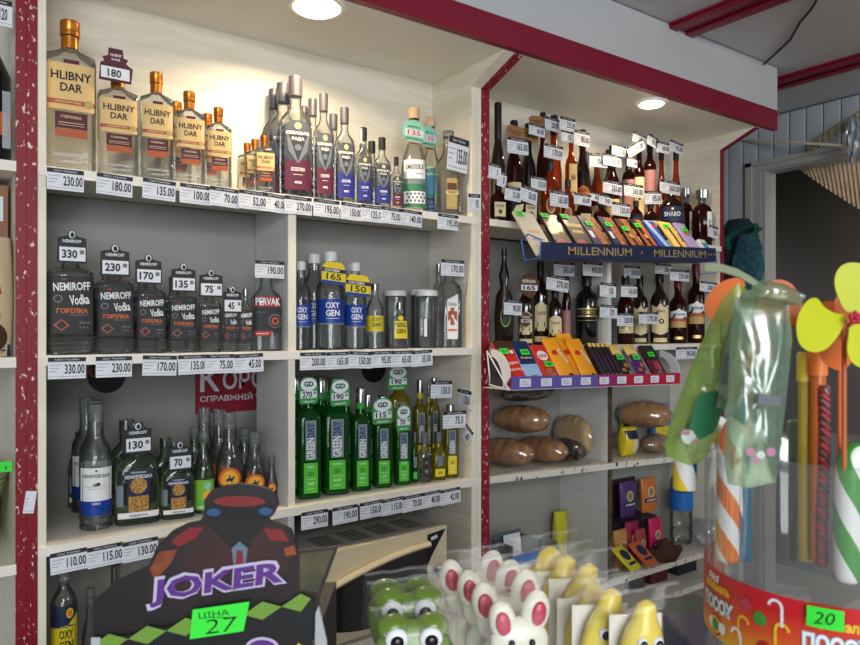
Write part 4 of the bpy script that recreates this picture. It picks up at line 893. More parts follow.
tall('b_gold', g_brown, .040, .17, n=3, sh=.6, nz=.78, D=.026, capz=.84, lab=[('r', -.8, .8, .08, .44, 'tan', 0), ('r', -.8, .8, .46, .62, 'navy', 0), ('t', 'VSOP', 0, .28, .09, .9, 'brn', 1)])
tall('b_oval', g_amber, .040, .17, n=2.4, sh=.55, nz=.75, D=.028, capz=.84, lab=[('d', 0, .32, .5, 'cream', 0), ('d', 0, .32, .42, 'copper', 1)])
tall('b_black', g_black, .040, .30, n=2, sh=.62, nz=.76, capz=.80, lab=[('r', -.85, .85, .38, .50, 'gold', 0), ('r', -.85, .85, .40, .48, 'char', 1), ('t', 'PORTO', .1, .44, .05, 1.1, 'gold', 2), ('r', -.85, .85, .33, .335, 'gold', 0)])
tall('b_vin', g_dbrown, .037, .30, n=2, sh=.60, nz=.74, lab=[('p', [(-.88, .16), (0, .12), (.88, .16), (.88, .54), (.4, .50), (0, .56), (-.4, .50), (-.88, .54)], 'cream', 0), ('t', 'VINO', 0, .45, .04, 1., 'ink', 1), ('d', .1, .31, .28, 'ink', 1), ('d', .1, .31, .14, 'cream', 2), ('r', -.7, .7, .02, .08, 'cream', 0)])
tall('b_azn', g_darkred, .036, .31, n=2.6, sh=.60, nz=.72, capm=mat('wine_cap', (96, 20, 28), .4), lab=[('p', [(-.9, .38), (.9, .38), (.9, .48), (.3, .50), (0, .53), (-.3, .50), (-.9, .48)], 'white', 0), ('t', 'AZNAURI', 0, .44, .035, 1.4, 'ink', 1), ('r', -.9, .9, .33, .375, 'copper', 0), ('r', -.9, .9, .24, .33, 'tan', 0), ('r', -.5, .5, .06, .10, 'gold', 0)])
tall('b_tav', g_dbrown, .036, .30, n=2.4, sh=.58, nz=.74, capz=.78, lab=[('p', [(-.86, .16), (.86, .16), (.8, .44), (.3, .48), (0, .46), (-.3, .48), (-.8, .44)], 'cream', 0), ('t', 'ТАВРІЯ', 0, .36, .04, 1.2, 'brn', 1), ('r', -.86, .86, .04, .10, 'cream', 0)])
tall('b_plum', g_darkred, .026, .30, n=2, sh=.62, nz=.76, lab=[('r', -.85, .85, .12, .50, 'pink', 0)])
kind('b_ring', 'brandy_bottle', .27, [(0, .040, .026, 2), (.03, .050, .032, 2.2), (.30, .055, .034, 2.2), (.52, .046, .030, 2), (.60, .020, .020, 2), (.72, .030, .022, 2), (.82, .018, .016, 2), (.88, .012, .012, 2), (.96, .012, .012, 2)], g_dbrown, [('cap', [(.92, .015, .015, 2), (1., .015, .015, 2)], c_black)], [('p', [(-.32, .72), (0, .62), (.32, .72), (0, .82)], 'char', 0), ('d', .1, .30, .5, 'limep', 0), ('d', .1, .30, .44, 'char', 1)])

GB = 'brandy and liqueur bottles crowded on the top shelf'
T = [('b_slim', 491, 505, 103, .05, 'tall slim bottle with long black capsule at the left end of the brandy shelf'), ('b_red', 506, 522, 121, .09, 'dark bottle with a kraft neck card, second along the back of the brandy shelf'),
     ('b_dark', 521, 536, 124, .12, 'dark bottle at the back behind the kraft cards on the brandy shelf'), ('b_red', 531, 546, 112, .09, 'dark red bottle under the 60.00 tag on the brandy shelf'), ('b_amb', 546, 562, 116, .09, 'amber bottle under the 230.00 tag on the brandy shelf'),
     ('b_ara', 560, 574, 122, .06, 'amber decanter with tall parchment label under the 235.00 tag'), ('b_bail', 573, 590, 130, .05, 'dark brown cream liqueur bottle with orange banner label'), ('b_amb', 590, 604, 154, .06, 'amber bottle under the 150.00 tag, right of the cream liqueur'),
     ('b_red', 605, 620, 146, .08, 'dark red bottle under the 235.00 tag in the shelf middle'), ('b_rose', 622, 635, 150, .05, 'short rose label bottle under the 170.00 tag'), ('b_crm', 633, 645, 136, .06, 'cream label bottle with green and brown roundels, left of the tall rose one'),
     ('b_rose', 643, 656, 134, .04, 'tall rose label bottle left of the two teardrop bottles'), ('b_tear', 655, 668, 146, .09, 'amber teardrop bottle with cream round label'), ('b_teao', 669, 683, 146, .09, 'amber teardrop bottle with orange round label'),
     ('b_dark', 602, 616, 150, .125, 'dark bottle at the back of the brandy shelf behind the 75.00 tag'), ('b_red', 580, 592, 152, .125, 'dark red bottle at the back behind the cream liqueur')]
T2 = [('b_flask', 490, 507, 184, .006, 'flat brown flask next to the mid red trim on the brandy shelf'), ('b_flask', 521, 538, 184, .004, 'flat brown flask under the 50.00 tag'), ('b_oval', 541, 560, 160, .004, 'round amber bottle with gold neck in front of the brandy row'),
      ('b_oval', 561, 575, 180, .004, 'small oval label bottle in front of the parchment decanter'), ('b_flask', 576, 592, 197, .004, 'flat brown flask under the 65.00 tag'), ('b_flask', 593, 610, 203, .004, 'flat brown flask under the 70.00 tag'),
      ('b_flask', 611, 628, 205, .004, 'flat brown flask behind the 120.00 tag'), ('b_gold', 629, 643, 201, .004, 'flask with navy and tan label, left of the cream label flask'), ('b_flask', 643, 658, 203, .006, 'flat flask with cream label beside the navy label bottle'),
      ('b_shabo', 659, 684, 186, .006, 'squat brandy bottle with navy label and white lettering'), ('b_dec', 679, 693, 188, .10, 'square silver-stoppered brandy decanter, the rear of two'), ('b_dec', 692, 712, 190, .012, 'square silver-stoppered brandy decanter, the front of two by the side panel')]
STOOD.setdefault(Z1, []).append((onY(513, 330, .02).x, .011, .023, .016, 6))
for k_, x0, x1, yt, Yf, l in T2: place(k_, x0, x1, yt, Yf, Z1, l, GB)
for k_, x0, x1, yt, Yf, l in T: place(k_, x0, x1, yt, Yf, Z1, l, GB)
bx = thing('gift_box', 'small black gift box with pale leaf picture on the brandy shelf', 'box', (onY(513, 330, .02).x, -.004, Z1)); MB().rbox(-.022, .022, 0, .03, .0004, .105, m_black, .002, 'z').build('carton', bx)
MB().text('ЖАМЕЛЬ', 0, .082, .014, .045, m_tag, flat(-.001)).build('lettering', bx, 0); MB().poly([(-.022, .03), (-.01, .05), (.022, .058), (.018, .04), (-.005, .026)], P['cream'], flat(-.001)).build('print', bx, 0)
GB2 = 'bottles on the shelf under the chocolate rack'
T3 = [('b_ring', 494, 514, 249, .03, 'ornate dark bottle with diamond shaped label at the left of the second shelf'), ('b_tav', 518, 533, 276, .05, 'brown bottle behind the heart shaped price card'), ('b_tav', 533, 548, 257, .09, 'tall brown bottle between the heart card and the 270.00 tag'),
      ('b_tav', 547, 562, 284, .04, 'cream label brown bottle under the 270.00 tag'), ('b_plum', 562, 571, 276, .07, 'slim plum bottle left of the black gold label bottle'), ('b_black', 576, 599, 272, .03, 'black bottle with gold label beside the shelf divider'),
      ('b_red', 617, 634, 276, .04, 'dark bottle right of the shelf divider under the 165.00 tag'), ('b_vin', 632, 648, 276, .085, 'cream label bottle standing behind the 165.00 tag'), ('b_vin', 650, 669, 272, .03, 'cream label wine bottle with black seal left of the twin bottles'),
      ('b_azn', 669, 687, 278, .025, 'left of two twin bottles with white and gold labels'), ('b_azn', 687, 705, 264, .025, 'right of two twin bottles with white and gold labels')]
for k_, x0, x1, yt, Yf, l in T3: place(k_, x0, x1, yt, Yf, Z2, l, GB2)
GP = 'price tags hung along the brandy shelf'
for i, (x0, y0, x1, y1, t, w_, Y, rl) in enumerate((
    (529, 125, 545, 136, '60.00', 'dark red bottle at the back', .07, 2), (545, 118, 559, 131, '230.00', 'amber bottle with pale neck', .07, 2), (560, 118, 575, 131, '235.00', 'parchment label decanter', .035, 0), (561, 131, 573, 142, '115', 'parchment label decanter, lower one', .04, 0), (574, 131, 589, 146, '185.00', 'cream liqueur bottle', .03, 0),
    (507, 138, 528, 154, '165.00', 'kraft card bottle', .045, -2), (544, 145, 563, 159, '170.00', 'gold neck amber bottle', -.004, 1), (589, 154, 607, 167, '150.00', 'amber bottle right of the liqueur', .035, -4), (603, 155, 621, 166, '235.00', 'dark red bottle in the middle', .03, 0), (612, 145, 626, 156, '75.00', 'dark bottle at the back', .06, 2),
    (627, 158, 637, 167, '170.00', 'short rose label bottle', .03, 0), (625, 143, 643, 154, '95.00', 'cream roundel bottle, tilted', .03, -28), (633, 134, 646, 144, '145.00', 'cream roundel bottle, upper one', .045, 8), (648, 136, 658, 147, '195.00', 'tall rose label bottle', .025, 12), (656, 142, 669, 153, '160.00', 'cream round label teardrop bottle', .025, 0), (670, 142, 683, 153, '195.00', 'orange round label teardrop bottle', .025, 6),
    (489, 164, 501, 179, '0', 'first flask by the red trim', -.004, 3), (498, 172, 507, 187, '85', 'slim capsule bottle', .0, 8), (505, 187, 521, 201, '55.00', 'black gift box', -.006, 3), (521, 187, 538, 203, '50.00', 'flat flask second from the trim', -.009, 8), (531, 177, 546, 190, '135.00', 'flask before the dark bottles', -.002, 0), (550, 191, 568, 207, '165.00', 'small oval label bottle', -.006, 0),
    (574, 194, 591, 205, '65.00', 'flask under the liqueur bottle', -.006, 0), (590, 193, 600, 201, '80.00', 'flask right of the 65.00 tag', -.003, 4), (599, 195, 611, 205, '70.00', 'flask mid shelf', -.006, 3), (603, 181, 622, 194, '255.00', 'middle of the shelf, above the 70.00 tag', -.009, 1), (624, 184, 643, 197, '260.00', 'navy and tan flask', -.006, 0),
    (644, 191, 661, 204, '185.00', 'cream label flask', -.006, -6), (660, 181, 680, 194, '260.00', 'navy label squat bottle', -.006, 0), (612, 203, 630, 216, '120.00', 'flask behind the nut chocolate', -.006, 0), (709, 226, 718, 238, '95.00', 'front square decanter', -.004, 6))):
    hang(x0, x1, y0, y1, t, 'white price tag %s on the %s' % (t, w_) if 'middle of' not in w_ else 'white price tag 255.00 above the 70.00 tag mid shelf', GP, Y, rl)
card('neck_card', 'kraft paper card on the neck of the tall dark bottle at the back', 'neck card', 529, 545, 116, 126, .075, 'kraft', '', 'kraft neck cards', roll=R(-6)); card('neck_card', 'kraft paper card on the neck left of the gold neck bottle', 'neck card', 507, 524, 126, 138, .06, 'kraft', '', 'kraft neck cards', roll=R(3)); card('neck_card', 'kraft paper card in the middle of the kraft cards', 'neck card', 522, 538, 129, 141, .10, 'kraft', '', 'kraft neck cards', roll=R(5))
GP2 = 'price tags hung under the chocolate rack'
for x0, y0, x1, y1, t, w_, Y, rl in ((504, 300, 522, 315, '90.00', 'neck of the ornate dark bottle', .012, 2), (547, 276, 569, 291, '270.00', 'cream label brown bottle', .03, 5), (554, 262, 574, 276, '265.00', 'slim plum bottle', .055, 0), (583, 262, 602, 276, '400.00', 'black gold label bottle', .02, 0),
                                     (617, 313, 633, 326, '120.00', 'lower dark bottle beside the divider', .012, 0), (621, 284, 637, 297, '165.00', 'dark bottle beside the divider', .02, 0), (624, 266, 640, 278, '250.00', 'rear cream label bottle', .06, 0), (639, 312, 658, 324, '170.00', 'front cream label wine bottle', .012, 0), (655, 264, 671, 274, '250', 'neck behind the rack strip', .02, 0),
                                     (670, 270, 689, 281, '250.00', 'left twin bottle', .012, 0), (700, 282, 717, 292, '260.00', 'right twin bottle', .012, 2)):
    hang(x0, x1, y0, y1, t, 'white price tag %s on the %s, second shelf' % (t, w_), GP2, Y, rl)
for x0, y0, x1, y1, t, l in ((600, 283, 616, 297, '150', 'white price tag stuck high on the shelf divider'), (600, 305, 617, 318, '270', 'white price tag stuck low on the shelf divider')): hang(x0, x1, y0, y1, t, l, GP2, .006, 2)
for x0, y0, x1, y1, t, l in ((676, 347, 697, 359, '90.00', 'white price tag 90.00 on the shelf edge below the left twin bottle'), (699, 348, 716, 359, '75.00', 'white price tag 75.00 on the shelf edge below the right twin bottle')): hang(x0, x1, y0, y1, t, l, GP2, -.008, 0)
card('price_topper', 'brown heart shaped price card 165 before the brown bottles', 'price topper', 519, 539, 273, 298, .03, 'heart', '165', 'brown heart price cards'); card('price_topper', 'small brown heart shaped price card 80 low on the second shelf', 'price topper', 520, 532, 312, 327, .03, 'heart', '80', 'brown heart price cards')
for i, (y0, y1) in enumerate(((196, 212), (238, 264), (272, 295), (305, 322))):
    c = onX(491, y0, 1.369); hh = (y1 - y0) / F * depth(c)
    s_ = MB().box(0, .0012, -.045, .02, -hh, 0, m_tag).build('paper_slip', None, 0, loc=(1.3705, .05, c.z), rot=(0, 0, R(3 * (-1) ** i)))
    tag(s_, ('white paper slip stuck inside the red trim, topmost of four', 'white paper slip stuck inside the red trim, second of four', 'white paper slip stuck inside the red trim, third of four', 'white paper slip stuck inside the red trim, lowest of four')[i], 'paper slip', 'paper slips on the inner panel')
# ================================================================ chocolate rack, sweets display, bread, lower shelves
m_navy = mat('rack_navy', (28, 38, 74), .5); m_wire = mat('blue_wire', (40, 110, 190), .4); m_wirew = mat('white_wire', (224, 224, 224), .4)
C_ = lambda n, c, **k: mat('bar_' + n, c, .5, coat=.08, **k)
cb = dict(silver=C_('silver', (196, 190, 176)), dark=C_('dark', (34, 28, 26)), berry=C_('berry', (150, 34, 44), grain=('n', 90., (220, 70, 80), .8)), navy=C_('navy', (26, 40, 92)), nut=C_('nut', (206, 122, 66), grain=('n', 120., (110, 54, 26), .9)), brown=C_('brown', (70, 42, 28)),
          blue=C_('blue', (40, 74, 168)), yellow=C_('yellow', (236, 198, 108)), lilac=C_('lilac', (164, 148, 204)), red=C_('red', (204, 44, 36)), sky=C_('sky', (150, 190, 226)), white=C_('white', (232, 232, 232)), orange=C_('orange', (240, 160, 30)), purple=C_('purple', (90, 30, 110)), maroon=C_('maroon', (92, 22, 40)), lime=C_('lime', (176, 206, 40)), gold=C_('goldp', (196, 166, 90)))
def bar(loc, w, h, base, art, label, tilt, group, cat='chocolate bar', name='chocolate_bar', th=.010, sticker=None, rz=0., roll=0., puffy=False):
    """a wrapped bar leaning back; art: printed shapes in shares of width and height; loc: middle of its lower front edge"""
    loc = (loc[0], loc[1], loc[2] + th * math.sin(R(tilt)) + w / 2 * abs(math.sin(roll)) + .0008)
    root = thing(name, label, cat, loc, 0, group); root.rotation_euler = (-R(tilt), roll, rz)
    b = MB()
    if puffy:
        n = 10; vs = []; fs = []
        for side_ in (-1, 1):
            for j in range(n + 1):
                for i in range(n + 1):
                    a, c = i / n, j / n
                    k = (math.sin(math.pi * a) ** .5 if 0 < a < 1 else 0) * (min(1, min(c, 1 - c) * 7)) ** .6
                    zz_ = h * c + (.0015 * (i % 2) if j in (0, n) else 0)
                    vs.append(((a - .5) * w, th / 2 + side_ * (th / 2) * k, zz_))
        N = (n + 1) ** 2
        for j in range(n):
            for i in range(n):
                q = j * (n + 1) + i
                fs.append((q, q + 1, q + n + 2, q + n + 1)); fs.append((N + q, N + q + n + 1, N + q + n + 2, N + q + 1))
        b.add(vs, fs, base)
        def fn0(k): 
            def fn(x, z):
                a = min(1, max(0, x / w + .5)); c = min(1, max(0, z / h))
                kk = (math.sin(math.pi * a) ** .5 if 0 < a < 1 else 0) * (min(1, min(c, 1 - c) * 7)) ** .6
                return (x, th / 2 - th / 2 * kk - .0008 - .0004 * k, z)
            return fn
    else:
        b.rbox(-w / 2, w / 2, 0, th, 0, h, base, .003)
        def fn0(k): return flat(-.0004 - .0004 * k)
    for q in art:
        k = q[-1] if isinstance(q[-1], int) else 0
        m = q[-2] if isinstance(q[-1], int) else q[-1]
        m = cb.get(m) or P.get(m) or m
        if q[0] == 'r': b.grid(q[1] * w, q[2] * w, q[3] * h, q[4] * h, m, fn0(k), 6, 4)
        elif q[0] == 'd': b.disc(q[1] * w, q[2] * h, q[3] * w, q[3] * w * .8, m, fn0(k))
        elif q[0] == 'p': b.poly([(x * w, z * h) for x, z in q[1]], m, fn0(k))
        elif q[0] == 't': b.text(q[1], q[2] * w, q[3] * h, q[4] * w, q[5] * w, m, fn0(k), .025, q[6])
    b.build('wrapper', root, 40)
    if sticker:
        sx, sz, t = sticker
        s_ = MB(); y = -.0036
        s_.box(sx * w - .016, sx * w + .016, y, y + .0006, sz * h - .009, sz * h + .009, m_green); s_.text(t, sx * w, sz * h, .009, .02, m_pen, flat(y - .0004), .02)
        tag(s_.build('price_sticker', root, 0), 'bright green price sticker')
    return root
# ---- upper rack
rk = thing('chocolate_rack', 'navy chocolate display rack with gold lettering over the second shelf', 'display rack')
pL, pR = onY(541, 250, -.168), onY(716, 254.8, -.168)
zl, zr = pL.z, pR.z
tilt_r = math.atan2(zr - zl, pR.x - pL.x); Lr = (pR - pL).length; hR = .046
f_ = MB(); f_.box(0, Lr, 0, .003, -hR / 2, hR / 2, m_navy)
tx = MB()
for cx in (.52, .965, .985): tx.disc(Lr * cx, 0, .004, .004, m_gold, flat(-.0008), 8)
tx.text('~', Lr * .955, 0, .006, .02, m_gold, flat(-.0008)); 
fo = f_.build('front_panel', rk, 0, loc=pL, rot=(0, -tilt_r, 0)); to = tx.build('ornament', fo, 0)
for cx in (.295, .76): MB().text('MILLENNIUM', Lr * cx, 0, .024, Lr * .335, m_gold, flat(-.0008), .012).build('lettering', fo, 0)
MB().box(0, Lr, .002, .085, -hR / 2 - .001, -hR / 2 + .001, m_navy).build('base_plate', rk, 0, loc=pL, rot=(0, -tilt_r, 0))
MB().tube([(0, 0, hR / 2 + .006), (-.004, .0, -hR / 2), (-.004, .06, -hR / 2 - .002), (-.004, .075, .035), (-.002, .05, .050), (0, 0, hR / 2 + .006)], .0022, m_wire, 6).build('side_wire', rk, loc=pL)
MB().tube([(Lr, 0, hR / 2 + .006), (Lr, .0, -hR / 2), (Lr, .06, -hR / 2 - .002), (Lr, .075, .035), (Lr, .05, .050), (Lr, 0, hR / 2 + .006)], .0022, m_wire, 6).build('side_wire', rk, loc=pL)
def rack_pos(px, dy=.012):
    p = onY(px, 330, -.168 + dy); k = (p.x - pL.x) / (pR.x - pL.x)
    return (p.x, p.y, zl + (zr - zl) * k - hR / 2 + .003)
GM = 'chocolate bars leaning in the navy rack'
darkart = [('r', -.44, .44, .70, .78, 'gold'), ('r', -.3, .3, .55, .62, 'gold'), ('d', -.12, .30, .26, 'berry'), ('d', .2, .2, .24, 'berry', 1), ('d', .05, .12, .2, 'berry', 2)]
nutart = [('p', [(-.5, 0), (-.5, 1), (-.1, 1), (.02, 0)], 'navy', 0), ('p', [(-.1, 1), (.16, 1), (.45, .55), (.35, .45), (.5, 0), (.02, 0)], 'nut', 1), ('p', [(.2, 1), (.5, 1), (.5, .6)], 'nut', 1), ('d', -.28, .22, .16, 'sky', 2), ('r', -.42, -.2, .45, .62, 'white', 2)]
nut2 = [('p', [(-.5, 0), (-.5, .9), (.1, 0)], 'nut', 0), ('p', [(-.1, 1), (.4, 1), (.5, .1), (.3, 0)], 'nut', 1), ('r', -.2, .1, .5, .6, 'gold', 2)]
for px, art, base, st, l, dy in ((548, [('r', -.3, .3, .5, .56, 'gold'), ('d', .1, .16, .24, 'yellow', 1), ('t', 'ВЕРШКИ', 0, .35, .08, .6, 0, 'brown', 1)], 'silver', (-.28, .93, '45'), 'silver grey chocolate bar, first from the left in the navy rack', .012),
                            (573, darkart, 'dark', (-.28, .93, '45'), 'black chocolate bar with red berries beside the silver one', .018), (593, darkart, 'dark', (-.28, .93, '45'), 'black chocolate bar with red berries, second of its pair', .012),
                            (611, nutart, 'brown', (-.1, .80, '45'), 'navy and nut picture chocolate bar, left of its pair', .018), (630, nutart, 'brown', (-.1, .80, '45'), 'navy and nut picture chocolate bar, right of its pair', .012),
                            (646, nut2, 'brown', (-.2, .72, '45'), 'brown nut picture chocolate bar next to the navy pair', .018), (661, nut2, 'dark', (-.2, .82, '45'), 'dark nut picture chocolate bar left of the blue one', .012),
                            (674, [('p', [(-.5, 1), (-.1, 1), (.5, .2), (.2, .0)], 'sky', 0), ('d', .1, .12, .3, 'berry', 1), ('d', .15, .86, .2, 'red', 1)], 'blue', None, 'blue chocolate bar with a pale swirl in the navy rack', .018),
                            (690, [('r', -.1, .08, .1, .8, 'brown', 0), ('r', .2, .3, .2, .9, 'gold', 0)], 'yellow', (-.2, .85, '45'), 'pale yellow chocolate bar, second from the right in the rack', .012), (704, [('d', .1, .7, .3, 'nut', 0), ('r', -.3, .3, .1, .3, 'brown', 0)], 'lilac', (.1, .8, '45'), 'lilac chocolate bar, rightmost in the navy rack', .018)):
    bar(rack_pos(px, dy), {630: .066, 646: .062, 661: .056, 674: .056, 690: .064, 704: .056}.get(px, .078), .172, cb[base], art, l, 37, GM, sticker=st)
bar(rack_pos(714, .012), .040, .085, mat('greybox', (196, 196, 196), .5), [('r', -.36, .36, .12, .8, 'teal')], 'small grey picture box at the right end of the navy rack', 37, None, cat='box', name='card_box', th=.02)
# ---- lower sweets display
sd = thing('sweets_display', 'sweets display with purple to red price strip and white curved ends', 'display rack')
qL, qR = onY(512, 383.2, -.158), onY(680, 378.3, -.158); Ld = (qR - qL).length; td = math.atan2(qR.z - qL.z, qR.x - qL.x); hD = .036
m_pur = mat('strip_purple', (102, 84, 160), .45); m_mag = mat('strip_magenta', (150, 34, 104), .45); m_rst = mat('strip_red', (186, 26, 56), .45)
fp = MB(); fp.box(0, Ld * .46, 0, .003, -hD / 2, hD / 2, m_pur).box(Ld * .46, Ld * .62, 0, .003, -hD / 2, hD / 2, m_mag).box(Ld * .62, Ld, 0, .003, -hD / 2, hD / 2, m_rst)
fpo = fp.build('price_strip', sd, 0, loc=qL, rot=(0, -td, 0))
for i in range(9):
    cx = Ld * (.065 + .108 * i)
    w_ = MB(); w_.rbox(cx - .021, cx + .021, -.0012, .0, -.011, .011, m_tag, .002)
    for j in range(3): w_.grid(cx - .016, cx + .004 + .004 * j, .004 - .005 * j, .0055 - .005 * j, m_line, flat(-.0018))
    w_.build('price_card', fpo, 0)
MB().box(0, Ld, .003, .12, -hD / 2 - .002, -hD / 2, m_wirew).build('tray', sd, 0, loc=qL, rot=(0, -td, 0))
def curved_end(x, name):
    o = MB(); n = 12; vs = []
    for i in range(n + 1):
        a = R(90 * i / n); yy = .115 * (1 - math.cos(a)) if False else .115 * math.sin(a) ** 1.4; z_ = hD / 2 - .004 + .10 * (1 - math.cos(a)) ** .8
        vs.append((yy, z_))
    out = [(a, b) for a, b in vs] + [(a + .03, b - .004) for a, b in reversed(vs)]
    out = [(.003 + .080 * (1 - math.sin(R(90 * k / n))), hD / 2 + .075 * math.cos(R(90 * k / n)) - .002) for k in range(n + 1)] + [(.030 + .053 * (1 - math.sin(R(90 * k / n))), -hD / 2 + .002 + .086 * math.cos(R(90 * k / n))) for k in range(n, -1, -1)]
    m = len(out); v = [(x - .002, a, b) for a, b in out] + [(x + .002, a, b) for a, b in out]
    o.add(v, [tuple(range(m)), tuple(reversed(range(m, 2 * m)))] + [(i, i + m, (i + 1) % m + m, (i + 1) % m) for i in range(m)], m_wirew)
    return o.build(name, sd, 0, loc=qL, rot=(0, -td, 0))
curved_end(-.004, 'curved_end'); curved_end(Ld + .004, 'curved_end')
MB().tube([(-.012, .0, -hD / 2), (-.016, .075, -hD / 2 + .01), (-.016, .075, .02), (-.016, .085, .085), (-.012, .0, -hD / 2)], .0022, m_wirew, 6).build('side_wire', sd, loc=qL)
def disp_pos(px, dy=.012):
    p = onY(px, 330, -.158 + dy); k = (p.x - qL.x) / (qR.x - qL.x)
    return (p.x, p.y, qL.z + (qR.z - qL.z) * k - hD / 2 + .001)
GS = 'wrapped bars standing in the sweets display'
kk = [('d', -.02, .72, .36, 'white', 1), ('t', 'KitKat', -.02, .72, .22, .56, .12, 'red', 2), ('d', .05, .3, .34, 'nut', 1), ('r', -.45, .45, .1, .2, 'sky', 1)]
lov = [('p', [(-.5, 0), (.5, 0), (.5, .12), (-.5, .42)], 'white', 1), ('t', 'Lovita', .2, .56, .22, .75, -1.25, 'white', 2), ('d', -.2, .66, .16, 'red', 2), ('d', .1, .16, .15, 'brown', 3), ('d', -.25, .1, .08, 'brown', 3)]
nutb = [('r', -.5, .5, .72, 1., 'yellow', 1), ('p', [(-.5, .55), (-.05, .62), (0, .9), (-.4, .92)], 'lime', 2), ('t', 'nuts', .2, .72, .3, .6, -1.4, 'white', 2), ('d', .1, .42, .2, 'nut', 2), ('d', -.2, .3, .16, 'nut', 2), ('t', 'NUT', .2, .16, .2, .5, -1.4, 'white', 2)]
for px, w, h, base, art, st, l, dy, kw in (
    (521, .070, .150, 'red', [('r', -.5, .5, .82, 1., 'brown', 1), ('t', 'ОДИН', .1, .5, .13, .6, .05, 'white', 1), ('t', 'ШОКОЛАД', .1, .36, .12, .8, .05, 'white', 1), ('d', .3, .75, .1, 'white', 1), ('d', .25, .08, .3, 'brown', 1)], (-.1, .76, '51'), 'red chocolate bar, first from the left in the sweets display', .012, {}),
    (539, .066, .150, 'sky', [('r', -.5, .45, .48, 1., 'navy', 1), ('t', 'Корівка', 0, .62, .14, .66, .0, 'yellow', 2), ('d', 0, .1, .38, 'nut', 1), ('d', .2, .08, .2, 'brown', 2)], (.02, .74, '58'), 'blue and white chocolate bar beside the red one', .018, {}),
    (556.5, .058, .140, 'berry' if False else 'red', kk, (.1, .5, '58'), 'red wafer bar with white oval and cookie picture', .012, {}),
    (574, .068, .165, 'orange', lov, None, 'orange biscuit pack with white tip, leftmost of the front three', .012, dict(puffy=True, th=.014, roll=R(-3))),
    (585, .072, .168, 'orange', lov, None, 'orange biscuit pack squeezed in the middle of the orange packs', .034, dict(puffy=True, th=.014)),
    (596, .070, .165, 'orange', lov, None, 'orange biscuit pack with red badge, right of the orange packs', .012, dict(puffy=True, th=.014)),
    (588, .070, .185, 'orange', [], None, 'orange biscuit pack rising behind the other orange packs', .056, dict(puffy=True, th=.012)),
    (633, .058, .142, 'dark', nutb, (-.1, .62, '30'), 'dark nut bar with purple top and white lettering, left one', .012, dict(puffy=True, th=.018)),
    (649, .058, .142, 'purple', nutb, (-.1, .62, '30'), 'purple and red nut bar with white lettering, right one', .012, dict(puffy=True, th=.018)),
    (665, .070, .142, 'maroon', [('r', -.5, .5, .6, 1., 'dark', 1), ('r', -.15, .3, .35, .55, 'berry', 1), ('d', .3, .2, .2, 'brown', 1)], (.02, .74, '50'), 'black and maroon chocolate bar at the right end of the sweets display', .012, {})):
    bar(disp_pos(px, dy), w, h, cb[base], art, l, 34, GS, sticker=st, cat='sweet bar', **kw)
for i in range(5):
    bar(disp_pos(608 + 4.3 * i, .012 + .004 * (i % 2)), .0148, .140, cb['dark'], [('r', -.5, .5, .90, 1., 'yellow', 0), ('d', 0, .18, .3, 'nut', 0), ('r', -.2, .1, .3, .7, 'purple', 0)], 'thin black bar seen edge on with yellow tip, %s of five' % ('first', 'second', 'third', 'fourth', 'fifth')[i], 34, GS, cat='sweet bar', th=.022)
# ---- bread
m_crust = mat('bread_crust', (184, 130, 66), .65, grain=('n', 30., (128, 76, 36), .9)); m_pale = mat('pale_loaf', (204, 168, 116), .6, grain=('n', 18., (182, 138, 84), .7)); m_rye = mat('rye_crust', (62, 34, 22), .5, coat=.3, grain=('n', 26., (34, 20, 14), .8))
f_wrap = film('bread_film', (236, 236, 232), .05, .10, .10)
def loaf(px, py, Y, L, Wd, Hh, m, label, rz, z=None, wrap=True, rx=0., cuts=True, group='wrapped loaves on the bread shelf'):
    c = onY(px, py, Y); z0 = (zbread(c.x) + .0035) if z is None else z
    root = thing('bread_loaf', label, 'bread', (c.x, Y, z0), rz, group)
    b = MB(); N = 22; rings = []
    for j in range(23):
        t = j / 22; k = max(.05, math.sin(math.pi * (.02 + .96 * t))) ** .30
        groove = 1 - (.10 if cuts and j % 4 == 2 and 2 < j < 20 else 0)
        ring = []
        for i in range(N):
            a = 2 * math.pi * i / N; s_ = math.sin(a)
            ring.append(((t - .5) * L, Wd / 2 * k * math.cos(a), Hh * .46 + Hh * .5 * k * groove * (s_ if s_ > 0 else max(s_, -.92)) ))
        rings.append(ring)
    zmin = min(p[2] for r_ in rings for p in r_)
    rings = [[(x, y, zz_ - zmin + .004) for x, y, zz_ in r_] for r_ in rings]
    b.loft(rings, m).build('loaf', root, 60, noise=(.0012, 60))
    if wrap:
        w = MB(); rr = []
        for j, r_ in enumerate([rings[0]] + rings + [rings[-1]]):
            e = 1.0 if 0 < j < len(rings) + 1 else .35
            cx = r_[0][0] + (-.016 if j == 0 else .016 if j == len(rings) + 1 else 0)
            cy = sum(p[1] for p in r_) / N; cz = sum(p[2] for p in r_) / N
            rr.append([(cx, cy + (p[1] - cy) * 1.035 * e, max(.001, cz + (p[2] - cz) * 1.05 * e + .001)) for p in r_])
        o = w.loft(rr, f_wrap).build('plastic_wrap', root, 60, noise=(.0034, 48))
        me = o.data
        lo = min(v.co.z for v in me.vertices)
        for v in me.vertices: v.co.z += max(0, .0004 - lo)
    return root
loaf(507, 458, .100, .175, .100, .088, m_crust, 'wrapped golden loaf lying front left on the bread shelf', R(103)); loaf(542, 458, .100, .175, .095, .085, m_crust, 'wrapped golden loaf in the front middle of the bread pile', R(98))
loaf(522, 430, .104, .175, .110, .090, m_crust, 'sliced crust loaf lying on top of the two front loaves', R(112), ZB0 + .095)
loaf(529, 402, .13, .25, .075, .055, m_rye, 'long dark rye loaf on top of the bread pile', R(10), ZB0 + .192, cuts=False)
